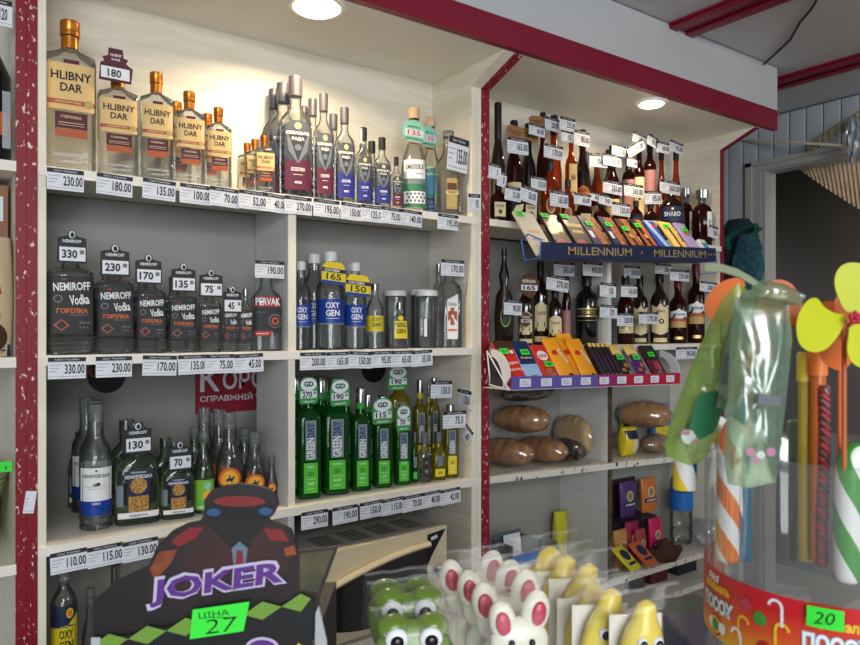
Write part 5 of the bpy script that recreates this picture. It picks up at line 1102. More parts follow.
loaf(566, 452, .082, .15, .060, .075, m_rye, 'dark rye loaf in plastic at the right of the bread pile', R(94), None, True, cuts=False)
loaf(573, 440, .122, .155, .066, .150, m_pale, 'pale loaf in a loose clear bag beside the shelf divider', R(92))
loaf(645, 421, .108, .18, .115, .105, m_crust, 'large crust loaf lying on packs right of the shelf divider', R(118), zbread(2.03) + .082)
loaf(655, 446, .07, .13, .09, .068, mat('small_loaf', (150, 108, 78), .6, grain=('n', 40., (120, 84, 58), .8)), 'small brown loaf in front beneath the large crust loaf', R(10), None)
def pack(px, py, Y, w, h, d, m, m2, label, z0, rz=0., name='snack_pack', cat='snack pack', bands=(), tiltx=0., group=None, roll=0.):
    c = onY(px, py, Y); root = thing(name, label, cat, (c.x, Y, z0), rz, group); root.rotation_euler = (-R(tiltx), roll, rz)
    b = MB(); n = 12; rings = []
    for j in range(n + 1):
        t = j / n; k = (math.sin(math.pi * (.06 + .88 * t))) ** .5
        rings.append([(x, y * k * (1 + .06 * math.sin(7 * t + x * 90)), h * t) for x, y, _ in sring(0, 0, 0, w / 2 * (.94 + .06 * k), d / 2, 2.6, 24)])
    b.loft(rings, m).build('pouch', root, 60)
    def fn(x, z):
        t = min(.999, max(.001, z / h)); k = (math.sin(math.pi * (.06 + .88 * t))) ** .5; aa = w / 2 * (.94 + .06 * k); bb = d / 2 * k
        return (x, -bb * max(0, 1 - min(1, abs(x) / aa) ** 2.6) ** (1 / 2.6) - .0012, z)
    b = MB()
    for q in bands:
        mm = P.get(q[-1]) or cb.get(q[-1])
        if q[0] == 'r': b.grid(q[1] * w, q[2] * w, q[3] * h, q[4] * h, mm, fn, 8, 4)
        elif q[0] == 'd': b.disc(q[1] * w, q[2] * h, q[3] * w, q[3] * w, mm, fn)
        elif q[0] == 't': b.text(q[1], q[2] * w, q[3] * h, q[4] * h, q[5] * w, mm, lambda x, z: (fn(x, z)[0], fn(x, z)[1] - .0008, z), .02)
        if name != 'coffee_pouch': b.build('print', root, 60); b = MB()
    if bands and name == 'coffee_pouch': b.build('print', root, 60)
    return root
C2 = lambda n, c, **k: mat(n, c, .35, coat=.3, **k)
pack(628, 446, .07, .075, .10, .06, C2('pack_yellow', (226, 200, 30)), None, 'bright yellow pasta pack lying beneath the large crust loaf', zbread(1.97) + .002, bands=(('r', -.46, .46, .6, .9, 'navy'), ('d', .1, .35, .3, 'cream')))
pack(660, 408, .19, .11, .16, .05, C2('pack_blue', (70, 110, 190)), None, 'blue and white striped pack behind the large crust loaf', zbread(2.15) + .002, bands=(('r', -.44, .44, .68, .74, 'white'), ('r', -.44, .44, .80, .86, 'white'), ('r', -.44, .44, .56, .62, 'white'), ('r', -.44, .44, .2, .45, 'oyl')))
pack(628, 404, .21, .09, .15, .03, C2('pack_olive', (176, 180, 60)), None, 'pale green and black pack behind the loaf by the divider', zbread(1.98) + .002, bands=(('r', -.44, .44, .5, .7, 'char'),))
# ---- lowest visible shelf
ZS = ZL + .0006
lb = thing('ticket_box', 'bright blue open cardboard box with white lettering on the lower shelf', 'box', (onY(524, 540, .03).x, .012, ZS))
bl = mat('box_blue', (24, 106, 190), .5); wdt, dp, hh = .125, .10, .155
b = MB(); b.box(-wdt / 2, wdt / 2, 0, .003, 0, hh, bl).box(-wdt / 2, -wdt / 2 + .003, .003, dp, 0, hh + .03, mat('box_grey', (96, 104, 116), .6)).box(wdt / 2 - .003, wdt / 2, .003, dp, 0, hh + .03, MATS['box_grey']).box(-wdt / 2 + .003, wdt / 2 - .003, dp - .003, dp, 0, hh + .045, MATS['box_grey']).box(-wdt / 2 + .003, wdt / 2 - .003, .003, dp - .003, 0, .003, MATS['box_grey'])
b.build('carton', lb, 0)
MB().text('ТВІЙЛОТ', .012, .095, .028, .082, m_tag, flat(-.0008), .04, .06, .25).build('lettering', lb, 0); MB().disc(-.043, .09, .009, .009, m_tag, flat(-.0008)).build('emblem', lb, 0); MB().text('лотерея', .0, .125, .008, .06, m_tag, flat(-.0008), .0, .06).build('lettering', lb, 0)
tag(MB().box(-.04, .03, .02, .0215, .10, .20, m_white).build('paper_sheet', None, 0, loc=(lb.location.x + .01, .045, ZS + .0), rot=(R(-8), 0, 0)), 'white paper slip standing inside the blue cardboard box', 'paper')
mg = thing('grey_cup', 'grey tapered cup standing right of the blue cardboard box', 'cup', (onY(550, 540, .10).x, .13, ZS)); m_cup = mat('cup_grey', (150, 150, 148), .5)
MB().lathe([(0, .032), (.004, .034), (.06, .040), (.13, .046), (.13, .043), (.06, .037), (.008, .030)], m_cup, 32).build('cup_body', mg); MB().tube([(.040, 0, .11), (.066, 0, .105), (.074, 0, .075), (.062, 0, .045), (.037, 0, .04)], .005, m_cup, 8).build('handle', mg)
pack(560, 515, .19, .06, .20, .04, C2('yellow_bag', (214, 200, 40)), None, 'small yellow packet behind the grey cup', ZS)
pack(497, 552, .03, .05, .08, .03, C2('clear_cups', (170, 180, 190)), None, 'small grey packet left of the blue cardboard box', ZS)
CO = 'coffee pouches on the lower shelf'
tr = thing('display_tray', 'dark stepped card tray holding coffee pouches on the lower shelf', 'tray', (2.20, .095, ZS)); dk = mat('tray_dark', (46, 30, 44), .6)
MB().box(-.14, .11, .02, .13, .0, .135, dk).box(-.14, .11, .121, .13, .135, .265, dk).build('step', tr, 0)
zt = ZS + .1355
cof = [('r', -.40, .40, .30, .42, 'navy'), ('t', 'кава', 0, .36, .06, .6, 'white'), ('d', 0, .60, .22, 'cream'), ('d', 0, .60, .17, 'brn')]
for px, Y, w, h, c, l, z in ((628, .162, .088, .13, (84, 52, 112), 'purple coffee pouch at the back of the card tray', zt), (649, .162, .09, .13, (206, 116, 52), 'orange coffee pouch at the back of the card tray', zt),
                         (621, .058, .072, .135, (196, 140, 72), 'tan coffee pouch in the front left of the tray', ZS), (633, .078, .075, .145, (150, 26, 68), 'crimson coffee pouch second behind the front row', ZS), (641, .056, .058, .120, (160, 62, 60), 'reddish coffee pouch with navy band in front of the crimson ones', ZS), (656, .058, .074, .145, (206, 34, 92), 'pink coffee pouch at the right of the front row', ZS)):
    pack(px, 520, Y, w, h, .028, C2('coffee_%d' % px, c), None, l, z, bands=cof, group=CO, name='coffee_pouch', cat='coffee pouch', tiltx=3)
for px, Y, c, l, rz in ((637, -.05, (222, 210, 40), 'yellow sachet lying flat at the shelf edge', .5), (653, -.05, (204, 92, 48), 'orange sachet lying flat beside the yellow one', .3)):
    o = pack(px, 560, -.045, .075, .100, .012, C2('sachet_%d' % px, c), None, l, ZS + .030, bands=(('d', 0, .6, .3, 'navy'), ('r', -.3, .3, .2, .3, 'navy')), group='sachets lying at the shelf edge', tiltx=52, rz=rz * .4)
cl_ = MB(); rings = []
for j in range(15):
    t = j / 14; k = math.sin(math.pi * (.05 + .9 * t)) ** .5
    rings.append([((t - .5) * .17, .024 * k * math.cos(a) * (1 + .22 * math.sin(3 * a + 5 * t)), max(.0006, .034 + .040 * k * math.sin(a) * (1 + .35 * math.sin(9 * t + 2 * a)))) for a in [2 * math.pi * q / 26 for q in range(26)]])
cc = onY(660, 560, .02)
tag(cl_.loft(rings, mat('brown_cloth', (74, 46, 34), .9, grain=('n', 20., (50, 30, 22), .8))).build('cleaning_cloth', None, 60, loc=(onY(664, 560, .01).x, .008, ZS), rot=(0, 0, R(-4))), 'crumpled brown cloth lying at the edge of the lower shelf', 'cloth')
wb = thing('water_bottle', 'large clear water bottle with blue label and blue cap on the lower shelf', 'bottle', (onY(681, 520, .12).x, .12, ZS))
MB().lathe([(0, .036), (.01, .043), (.05, .044), (.055, .041), (.06, .044), (.10, .044), (.15, .043), (.155, .044), (.215, .044), (.22, .043), (.25, .040), (.29, .02), (.30, .014), (.325, .014)], g_thin, 28).build('bottle_body', wb)
MB().lathe([(.135, .0452), (.205, .0452)], mat('water_label', (36, 112, 190), .4), 28, cap0=False, cap1=False).build('label', wb); MB().lathe([(.318, .0165), (.34, .0165), (.343, .015)], bl, 20).build('cap', wb)
pbm = MB(); rings = []
for j in range(9):
    t = j / 8; k = math.sin(math.pi * (.1 + .75 * t)) ** .5
    rings.append([(.038 * k * math.cos(a) * (1 + .2 * math.sin(4 * a + j)), .05 * k * math.sin(a), .10 * t) for a in [2 * math.pi * q / 20 for q in range(20)]])
tag(pbm.loft(rings, film('clear_bag', (226, 226, 230), .22, .14)).build('plastic_bag', None, 30, loc=(2.508, .03, ZS), noise=None), 'clear crumpled plastic bag beside the water bottle', 'bag')
zq = .5406
for px, w, h, c, l in ((662, .10, .085, (96, 22, 50), 'dark maroon box standing under the coffee shelf'), (640, .08, .07, (60, 56, 62), 'dark grey box standing under the coffee shelf'), (690, .12, .06, (40, 42, 50), 'black box under the coffee shelf beside the maroon one')):
    c_ = onY(px, 580, .08); o = thing('carton', l, 'box', (c_.x, .09, zq)); MB().rbox(-w / 2, w / 2, 0, .10, 0, h, mat('cart_%d' % px, c, .6), .003, 'z').build('carton_body', o)
board(1.3665, 2.5515, .30, .231, par=ru, m=m_shelfw)
for px, w, h, c, l in ((668, .15, .13, (70, 60, 150), 'blue violet snack box on the bottom shelf'), (692, .13, .15, (126, 104, 176), 'lilac snack box on the bottom shelf right of the violet one')):
    c_ = onY(px, 620, .02); o = thing('carton', l, 'box', (c_.x, .02, .3006)); MB().rbox(-w / 2, w / 2, 0, .10, 0, h, mat('cart_%d' % px, c, .5, grain=('n', 30., (200, 190, 220), .6)), .003, 'z').build('carton_body', o)

# ---- microwave in the lower bay
mw = thing('microwave_oven', 'cream microwave oven with black curved door window under the green bottles', 'microwave', (1.222, .012, Z4 + .001), R(4))
m_mw = mat('microwave_cream', (226, 212, 176), .4); m_mwt = mat('microwave_top', (176, 174, 166), .45); m_glass = mat('oven_window', (22, 20, 19), .12, coat=.4)
W_, D_, H_ = .43, .33, .245
MB().rbox(-W_, 0, .022, D_, .012, H_, m_mwt, .008).build('casing', mw)
v_ = MB()
for q in range(4):
    for r_ in range(6): v_.box(-W_ + .05 + q * .09, -W_ + .115 + q * .09, .05 + r_ * .016, .056 + r_ * .016, H_ - .0005, H_ + .0006, m_black)
v_.build('vent_slots', mw, 0)
MB().rbox(-W_ - .002, .002, 0, .022, .008, H_ + .003, m_mw, .006).build('front_frame', mw)
dw = MB(); top = [(-W_ + .01 + (W_ - .085) * i / 16, .135 + .062 * math.sin(math.pi / 2 * (i / 16)) ** .8) for i in range(17)]
bot = [(-.075 - (W_ - .085) * i / 16, .062 - .036 * math.sin(math.pi * (i / 16)) ** .8) for i in range(17)]
dw.prism(top + bot, -.004, .0, m_glass).build('door_window', mw, 0)
MB().tube([(x, -.011 - .004 * math.sin(math.pi * i / 16), z + .013) for i, (x, z) in enumerate(top)], [.011] * 17, m_mw, 10, .8).build('door_handle', mw)
MB().prism([(-.072, .150), (-.072, .232), (-.008, .238), (-.06, .17)], -.003, 0, m_black).build('control_panel', mw, 0)
MB().prism([(-.060 + .022 * i, .215 + .004 * i) for i in range(2)] + [(-.040, .228), (-.062, .224)], -.0036, -.003, m_tag).build('display', mw, 0)
kn = MB().lathe([(0, .021), (.004, .021), (.008, .019), (.016, .017), (.018, .013)], m_metal, 28).build('timer_knob', mw, loc=(-.036, 0, .125), rot=(R(90), 0, 0)); MB().box(-.002, .002, -.014, .014, .018, .024, m_metal).build('grip', kn, 0)
for x in (-.42, -.04):
    for y in (.05, .29): MB().lathe([(0, .012), (.013, .014)], m_black, 14).build('foot', mw, loc=(x, y, 0))
# ---- goods in the neighbouring unit at the far left
pb_ = lambda px, Y: onY(px, 330, Y).x
nb = thing('dark_bottle', 'dark bottle with orange label beyond the chipped red post', 'bottle', (.116, .044, 1.8284)); 
MB().lathe([(0, .036), (.01, .040), (.17, .040), (.215, .020), (.235, .0155), (.29, .0155)], g_black, 28).build('glass_body', nb); MB().lathe([(.27, .0175), (.315, .0175), (.317, .016)], c_gold, 20).build('cap', nb); MB().lathe([(.05, .0406), (.095, .0406)], P['orange'], 28, cap0=False, cap1=False).build('label', nb)
price_tag((.128, -.004, 2.135), '120', 'white price card with maroon edge on the dark bottle beyond the red post', None, .05, .05); price_tag((.122, .02, 2.215), '270', 'upper white price tag beyond the red post', None, .06, .045)
cw_ = tag(MB().box(-.006, .008, 0, .0012, -.11, 0, film('wrap_sheet', (200, 210, 220), .35, .15)).build('plastic_sleeve', None, 0, loc=(.142, -.006, 1.96)), 'crinkled clear plastic sleeve hanging by the red post', 'plastic sleeve')
bx2 = thing('biscuit_box', 'brown biscuit box with chocolate picture beyond the red post', 'box', (-.005, .085, 1.6404)); MB().rbox(-.16, .16, 0, .10, 0, .155, mat('biscuit_brown', (150, 108, 74), .5), .003, 'z').build('carton', bx2)
for x, z in ((.06, .12), (.12, .06), (.10, .13), (.03, .05)): MB().disc(x, z, .024, .017, cb['brown'], flat(-.001)).build('print', bx2, 0)
price_tag((.115, .08, 1.77), '', 'white price tag on the brown biscuit box', None, .06, .05, head=False)
pk = pack(6, 300, .03, .26, .235, .07, C2('biscuit_cream', (206, 186, 150)), None, 'cream biscuit pack with red lettering and chocolate swirls', 1.4478, name='biscuit_pack', cat='biscuit pack', bands=(('r', -.48, .48, .0, .10, 'navy'), ('d', .30, .34, .11, 'brown'), ('d', .34, .16, .12, 'brown'), ('d', .12, .2, .12, 'brown'), ('t', 'МИЛКА', .24, .60, .16, .36, 'red'))); pk.location = (.028, .04, 1.4478)
s_ = MB().box(-.012, .012, -.002, -.0012, -.012, .012, m_green).build('price_sticker', pk, 0, loc=(.075, -.034, .15))
bk = thing('woven_basket', 'pale green woven basket standing low beyond the red post', 'basket', (.022, .14, 1.0454)); m_bas = mat('basket_weave', (176, 182, 128), .8, grain=('wood', 40., (140, 148, 96), .8))
bpr = []
for i in range(14): bpr += [(.012 * i, .095 + .0030 * i + .002), (.012 * i + .006, .095 + .0030 * i - .001)]
MB().lathe(bpr + [(.17, .132), (.165, .124), (.01, .08)], m_bas, 40).build('basket_body', bk)
for i, (x, y, z, c, l) in enumerate(((-.02, .12, .15, (206, 160, 70), 'golden bag of snacks lying in the woven basket'), (.035, .13, .155, (190, 196, 200), 'clear wrapped snack on top of the woven basket'))):
    pass
pack(4, 400, .20, .16, .16, .08, C2('golden_bag', (206, 160, 60)), None, 'golden snack bag standing behind the woven basket', 1.0454, name='snack_bag', cat='snack bag', bands=(('r', -.48, .48, .1, .3, 'navy'), ('d', .2, .7, .2, 'wheat'))).location = (.075, .33, 1.0454)
price_tag((.136, .004, 1.245), '6', 'bright green price note clipped before the woven basket', None, .034, .02, head=False).data.materials[0] = m_green
# ================================================================ the counter in front and what stands on it
RZ0 = -math.atan2(YS, YC)
ZK = .95
ct = thing('shop_counter', 'shop counter in front of the shelves carrying the sweets', 'counter', (0, 0, 0))
MB().box(-.5, 1.6, -1.52, -.93, ZK - .03, ZK, mat('counter_top', (150, 150, 150), .3)).build('worktop', ct, 0)
MB().box(-.48, 1.58, -1.5, -.96, 0, ZK - .0305, mat('counter_body', (120, 122, 126), .5)).build('body', ct, 0)
def spot(px, t, z): 
    p = EYE + ray(px, HY) * t; return Vector((p.x, p.y, z))
def K(t): return t / F
# ---------------------------------------------------------------- card dispenser with a hat-and-coat cut-out
TJ = .52; KJ = K(TJ)
def jx(px): return (px - 215) * KJ
def jz(py): return EYE.z - ZK + (HY - py) * KJ
jb = thing('candy_dispenser', 'black sweets dispenser box with cut-out hat figure header and purple lettering', 'display box', spot(215, TJ, ZK), RZ0)
m_jk = mat('joker_black', (26, 25, 26), .5, grain=('n', 16., (44, 28, 26), .8)); m_coat = mat('joker_coat', (34, 30, 31), .5, grain=('n', 22., (70, 32, 28), .7))
m_jred = mat('joker_red', (124, 34, 34), .5); m_jglow = mat('joker_glow', (150, 74, 40), .5, grain=('n', 40., (60, 34, 26), .9)); m_jgr = mat('joker_green', (112, 150, 56), .5); m_jpur = mat('joker_purple', (92, 44, 128), .5); m_jpl = mat('joker_pale', (196, 186, 212), .5); m_jol = mat('joker_olive', (54, 52, 40), .5, grain=('n', 30., (92, 84, 52), .8)); m_jflap = mat('joker_side', (176, 178, 182), .5)
out = [(93, 640), (93, 601), (118, 580), (148, 566), (158, 545), (172, 531), (186, 524), (200, 521), (204, 514), (204, 500), (211, 491), (224, 486), (240, 484), (256, 485.5), (268, 489), (276, 496), (278, 505), (274, 514), (268, 520), (282, 525), (291, 530), (298, 551), (338, 547), (328, 575), (319, 598), (319, 640)]
MB().prism([(jx(x), jz(y)) for x, y in reversed(out)], .0, .004, m_jk).build('header_card', jb, 0)
b = MB(); f0, f1, f2 = flat(-.0006), flat(-.001), flat(-.0014)
def jp(pts, m, f): b.poly([(jx(x), jz(y)) for x, y in reversed(pts)], m, f)
jp([(160, 546), (186, 526), (206, 523), (222, 536), (240, 562), (256, 536), (268, 523), (284, 527), (294, 552), (286, 572), (150, 600), (148, 578)], m_coat, f0)
jp([(172, 540), (190, 527), (204, 527), (196, 538), (178, 547)], m_jred, f1); jp([(264, 528), (282, 529), (290, 541), (270, 540)], m_jred, f1)
jp([(150, 569), (160, 551), (178, 549), (172, 562), (156, 580)], m_jglow, f1); jp([(284, 548), (294, 545), (297, 554), (286, 556)], m_jglow, f1)
jp([(232, 548), (240, 541), (248, 548), (246, 564), (240, 572), (234, 564)], mat('joker_tie', (96, 116, 136), .5), f1); jp([(237, 550), (243, 550), (244, 566), (240, 572), (236, 566)], m_jred, f2)
b.disc(jx(240), jz(501), 26 * KJ, 5.5 * KJ, m_jred, f1); jp([(206, 506), (276, 506), (272, 516), (262, 521), (218, 521), (208, 516)], mat('hat_brim', (16, 15, 16), .5), f0)
b.disc(jx(214), jz(512), 7 * KJ, 4 * KJ, mat('joker_blue', (44, 78, 120), .5), f1, 12); b.disc(jx(266), jz(511), 7 * KJ, 4 * KJ, MATS['joker_blue'], f1, 12)
jp([(300, 553), (334, 549), (318, 592), (300, 590)], m_jol, f0)
b.build('header_print', jb, 0)
tr_ = R(8.5)
b = MB(); b.text('JOKER', jx(218), jz(583), 33 * KJ, 142 * KJ, m_jpl, flat(-.0022), .065, tr_, .22); b.text('JOKER', jx(218), jz(583), 27 * KJ, 134 * KJ, m_jpur, flat(-.0028), .035, tr_, .22); b.build('lettering', jb, 0)
MB().box(jx(95), jx(313), -.0015, .13, 0, jz(645), m_jk).build('box_body', jb, 0)
b = MB()
front = [(93, 700), (93, 641), (150, 628), (240, 611), (315, 596), (313, 640), (313, 700)]
b.prism([(jx(x), jz(y)) for x, y in reversed(front)], -.0045, -.0032, mat('joker_front', (22, 20, 22), .5))
for r_ in range(3):
    for i in range(6):
        cx, cy = 112 + 38 * i - 6 * r_, 640 - 8 * i + 34 * r_
        q = [(cx - 19, cy + 4), (cx, cy - 9), (cx + 19, cy - 4), (cx, cy + 9)]
        if r_ == 0 or (i + r_) % 2: b.poly([(jx(min(x, 312)), jz(y)) for x, y in reversed(q)], m_jgr if r_ == 0 else mat('joker_plum', (58, 38, 34), .5), flat(-.0050))
b.disc(jx(264), jz(645), 17 * KJ, 11 * KJ, m_jpl, flat(-.0053)); b.disc(jx(264), jz(645), 14 * KJ, 8.5 * KJ, m_jpur, flat(-.0056)); b.poly([(jx(x), jz(y)) for x, y in ((290, 650), (300, 640), (310, 647), (302, 655))], P['yel'], flat(-.0053))
b.build('front_panel', jb, 0)
MB().prism([(jx(x), jz(y)) for x, y in ((314, 700), (330, 700), (327, 640), (319, 605), (316, 612))], -.002, .001, m_jflap).build('side_flap', jb, 0); MB().box(jx(95), jx(104), -.0062, -.005, jz(660), jz(634), m_jflap).build('corner_tape', jb, 0)
b = MB(); b.prism([(jx(x), jz(y)) for x, y in reversed([(196, 606), (252, 598), (246, 627), (193, 635)])], -.0072, -.0062, m_green); b.text('ЦІНА', jx(217), jz(610.5), 7 * KJ, 30 * KJ, m_ink, flat(-.0076), .0, R(7)); b.text('27', jx(224), jz(621), 14 * KJ, 30 * KJ, m_ink, flat(-.0076), -.01, R(7), .25); b.grid(jx(214), jx(240), jz(613.6), jz(613), m_ink, flat(-.0076))
tag(b.build('price_note', jb, 0), 'bright green handwritten price note')

# ---------------------------------------------------------------- marmalade lollipops in clear bags
f_bag = film('lolly_bag', (236, 240, 240), .010, .006, .06, edge=.12); m_stick = mat('lolly_stick', (240, 240, 236), .5)
sc_ = thing('display_carton', 'plain white carton under the bagged marmalade lollipops', 'box', spot(520, .60, ZK), RZ0)
MB().rbox(-.148, .098, -.13, .15, .0005, .13, mat('carton_white', (206, 204, 198), .6), .004, 'z').build('carton_body', sc_)
ZT = ZK + .1306
m_frog = mat('frog_jelly', (104, 132, 40), .3, sub=.3, coat=.4); m_bun = mat('rabbit_jelly', (240, 234, 216), .35, sub=.3, coat=.3); m_ear = mat('ear_pink', (196, 62, 84), .4, coat=.3); m_lem = mat('lemon_jelly', (240, 216, 92), .35, sub=.3, coat=.3); m_eye = mat('eye_white', (238, 238, 238), .3); m_pup = mat('pupil', (18, 18, 20), .2)
def bag(root, w, z0, z1, d, cx=0., lean=0.):
    """flat clear bag with a sealed, slightly crooked top edge"""
    b = MB(); rings = []
    for j in range(9):
        t = j / 8; k = .12 + .88 * math.sin(math.pi * min(1, t * 1.08 + .02)) ** .5 if t < .9 else .10
        rings.append([(cx + lean * t + x * (1 + .015 * math.sin(5 * t)), y * k, z0 + (z1 - z0) * t + (.006 * (x / w) if j == 8 else 0)) for x, y, _ in sring(0, 0, 0, w / 2, d / 2, 5, 28)])
    o = b.loft(rings, f_bag, cap0=False).build('clear_bag', root, 40, noise=(.0008, 60))
    s_ = MB(); xx = w / 2 * .96; n = 14; v = []; f = []
    for i in range(n + 1):
        a = -1 + 2 * i / n; zz_ = z1 + .006 * a * .5 + .0006 * math.sin(9 * a)
        for dy, dz in ((-.0006, -.0012), (-.0006, .0012), (.0006, .0012), (.0006, -.0012)): v.append((cx + lean + a * xx, dy + .0012 * math.sin(4 * a), zz_ + dz))
    for i in range(n):
        for q in range(4): f.append((4 * i + q, 4 * i + 4 + q, 4 * i + 4 + (q + 1) % 4, 4 * i + (q + 1) % 4))
    f += [(0, 1, 2, 3), (4 * n + 3, 4 * n + 2, 4 * n + 1, 4 * n)]
    s_.add(v, f, film('lolly_seal', (236, 240, 242), .06, .04, .08, edge=.2)); s_.build('sealed_edge', o, 40)
    return o
def lolly(name, label, group, px, t):
    return thing(name, label, 'lollipop', spot(px, t, ZT), RZ0 + R(6), group)
def stick(root, z1, x=0): MB().lathe([(.0006, .002), (z1, .002)], m_stick, 10).build('stick', root, loc=(x, .006, 0))
GFR, GBU, GLE = 'bagged frog lollipops', 'bagged rabbit lollipops', 'bagged lemon lollipops'
for px, py, t, w, l, ey in ((413, 641, .53, 80, 'green frog marmalade lollipop in a clear bag, nearest of three', 1), (408, 613, .572, 76, 'green frog marmalade lollipop in the middle of three', 1), (402, 601, .614, 70, 'green frog marmalade lollipop at the back of three', 0)):
    k = K(t); zc = EYE.z - ZT + (HY - py - 12) * k; W = w * k
    r = lolly('frog_lollipop', l, GFR, px, t); ro = R(-7)
    b = MB(); b.sphere((0, 0, zc), W * .5, .011, W * .42, m_frog, 26, 14, 2.3)
    for s_ in (-1, 1): b.sphere((s_ * W * .24, 0, zc + W * .33), W * .22, .0105, W * .17, m_frog, 20, 10)
    b.sphere((0, -.006, zc - W * .16), W * .34, .008, W * .13, m_frog, 20, 10)
    b.build('jelly_head', r, 50)
    for s_ in (-1, 1):
        e = MB().sphere((s_ * W * .21, -.0105, zc + W * .25), W * .145, .004, W * .14, m_eye, 18, 8).build('eye', r, 50); MB().sphere((s_ * W * .21, -.0135, zc + W * .235), W * .085, .003, W * .085, m_pup, 16, 8).build('pupil', e, 50)
    stick(r, zc - W * .30); bag(r, W * 1.12, zc - W * .62, zc + W * .62, .030)
for (ax, ay), (bx_, by), t, w, l in (((503, 620), (535, 611), .535, 60, 'white rabbit marmalade lollipop with pink ears, nearest of four'), ((486, 602), (524, 590), .578, 60, 'white rabbit marmalade lollipop second from the front'), ((471, 588), (508, 579), .621, 56, 'white rabbit marmalade lollipop third from the front'), ((453, 577), (490, 569), .664, 54, 'white rabbit marmalade lollipop at the back of the four')):
    k = K(t); cx, cy = (ax + bx_) / 2, (ay + by) / 2; z0 = EYE.z - ZT
    r = lolly('rabbit_lollipop', l, GBU, cx, t); W = w * k; zh = z0 + (HY - cy - 24) * k
    b = MB(); b.sphere((0, 0, zh), W * .5, .010, W * .38, m_bun, 26, 14, 2.3); b.sphere((0, .002, zh - W * .62), W * .44, .009, W * .42, m_bun, 24, 12, 2.3); b.build('jelly_body', r, 50)
    for s_, ex, ez, tl in ((-1, ax, ay, -10), (1, bx_, by, 12)):
        X_, Z_ = (ex - cx) * k * 1.05, z0 + (HY - ez) * k
        e = MB().sphere((0, 0, 0), W * .235, .0085, W * .36, m_bun, 20, 12).build('ear', r, 50, loc=(X_, 0, Z_ - W * .02), rot=(0, R(tl), 0))
        MB().sphere((s_ * W * .01, -.0062, W * .02), W * .135, .0032, W * .21, m_ear, 16, 8).build('ear_inner', e, 50)
        MB().sphere((s_ * W * .17, -.0098, zh + W * .03), W * .055, .0025, W * .065, m_pup, 14, 8).build('eye', r, 50)
    MB().sphere((0, -.0105, zh - W * .08), W * .04, .002, W * .03, m_ear, 12, 6).build('nose', r, 50)
    stick(r, zh - W * .9); bag(r, W * 1.2, zh - W * 1.15, zh + W * .90, .029, lean=.002)
m_card = mat('backing_card', (228, 224, 214), .6)
for tx_, ty, bx_, w, t, l in ((646, 600, 640, 42, .520, 'yellow lemon marmalade lollipop with two eyes, nearest of six'), (611, 589, 603, 44, .552, 'yellow lemon marmalade lollipop second from the front'), (594, 585, 584, 38, .585, 'yellow lemon marmalade lollipop third from the front'),
                           (588, 564, 577, 40, .618, 'yellow lemon marmalade lollipop fourth from the front'), (566, 556, 556, 40, .651, 'yellow lemon marmalade lollipop fifth from the front'), (549, 547, 538, 44, .684, 'yellow lemon marmalade lollipop at the back of six')):
    k = K(t); z0 = EYE.z - ZT; zt = z0 + (HY - ty) * k; W = w * k * 1.12; r = lolly('lemon_lollipop', l, GLE, bx_, t)
    X_ = (tx_ - bx_) * k; Hb = W * 2.1; rings = []
    for j in range(21):
        u = j / 20; z_ = zt - Hb * u
        rad = W * .5 * (min(1, .15 + 1.15 * u ** .47 * (1 - .10 * math.exp(-((u - .16) / .10) ** 2) * 3)) if u < .55 else math.sin(math.pi * (1 - u) * .5 / .45) ** .55 if u < 1 else .05)
        if j == 0: rad = W * .05
        rad = max(rad, W * .03); cx = X_ * (1 - u) ** 2 * 1.2
        rings.append([(x, y, z_) for x, y, _ in sring(cx, 0, 0, rad, min(.010, rad * .8), 2, 22)])
    MB().loft(list(reversed(rings)), m_lem).build('jelly_body', r, 60)
    for s_ in (-1, 1):
        ez = zt - Hb * .39; ex = s_ * W * .17 + W * .12
        e = MB().sphere((ex, -.0088, ez), W * .125, .003, W * .14, m_eye, 16, 8).build('eye', r, 50); MB().sphere((ex + W * .01, -.0108, ez - W * .01), W * .085, .0025, W * .095, m_pup, 14, 8).build('pupil', e, 50)
    MB().sphere((W * .1, -.0092, zt - Hb * .55), W * .06, .002, W * .07, mat('mouth_red', (214, 70, 60), .4), 12, 6).build('mouth', r, 50)
    MB().box(-W * .56, W * .62, .0108, .0114, zt - Hb * .95, zt - W * .42, m_card).build('backing_card', r, 0)
    stick(r, zt - Hb * .98); bag(r, W * 1.45, zt - Hb * 1.02, zt + W * .25, .028, cx=W * .06, lean=.003)

# ---------------------------------------------------------------- clear tub of candy canes
TT, RT = .50, .082
dirT = ray(830, HY); cT = EYE + dirT * TT
rzT = math.atan2(-dirT.x, dirT.y)
zb_, zr_ = 1.5 - .236, 1.5 - .083
dc = thing('display_carton', 'dark blue display carton beneath the clear candy cane tub', 'box', (cT.x, cT.y, ZK), RZ0); MB().rbox(-.085, .12, -.06, .10, .0005, zb_ - ZK - .0006, mat('carton_blue', (34, 40, 96), .4), .004, 'z').build('carton_body', dc)
tb = thing('candy_tub', 'clear plastic tub with red and yellow candy cane label band', 'tub', (cT.x, cT.y, zb_), rzT)
f_tub = film('tub_plastic', (214, 222, 220), .07, .05, .06)
MB().lathe([(.0, RT * .97), (.002, RT), (zr_ - zb_ - .004, RT), (zr_ - zb_, RT + .0025), (zr_ - zb_ + .001, RT - .001)], f_tub, 64, cap1=False).build('tub_body', tb)
m_band = bpy.data.materials.new('tub_label'); m_band.use_nodes = True
nt = m_band.node_tree; tc = nt.nodes.new('ShaderNodeTexCoord'); sx_ = nt.nodes.new('ShaderNodeSeparateXYZ'); rp = nt.nodes.new('ShaderNodeValToRGB')
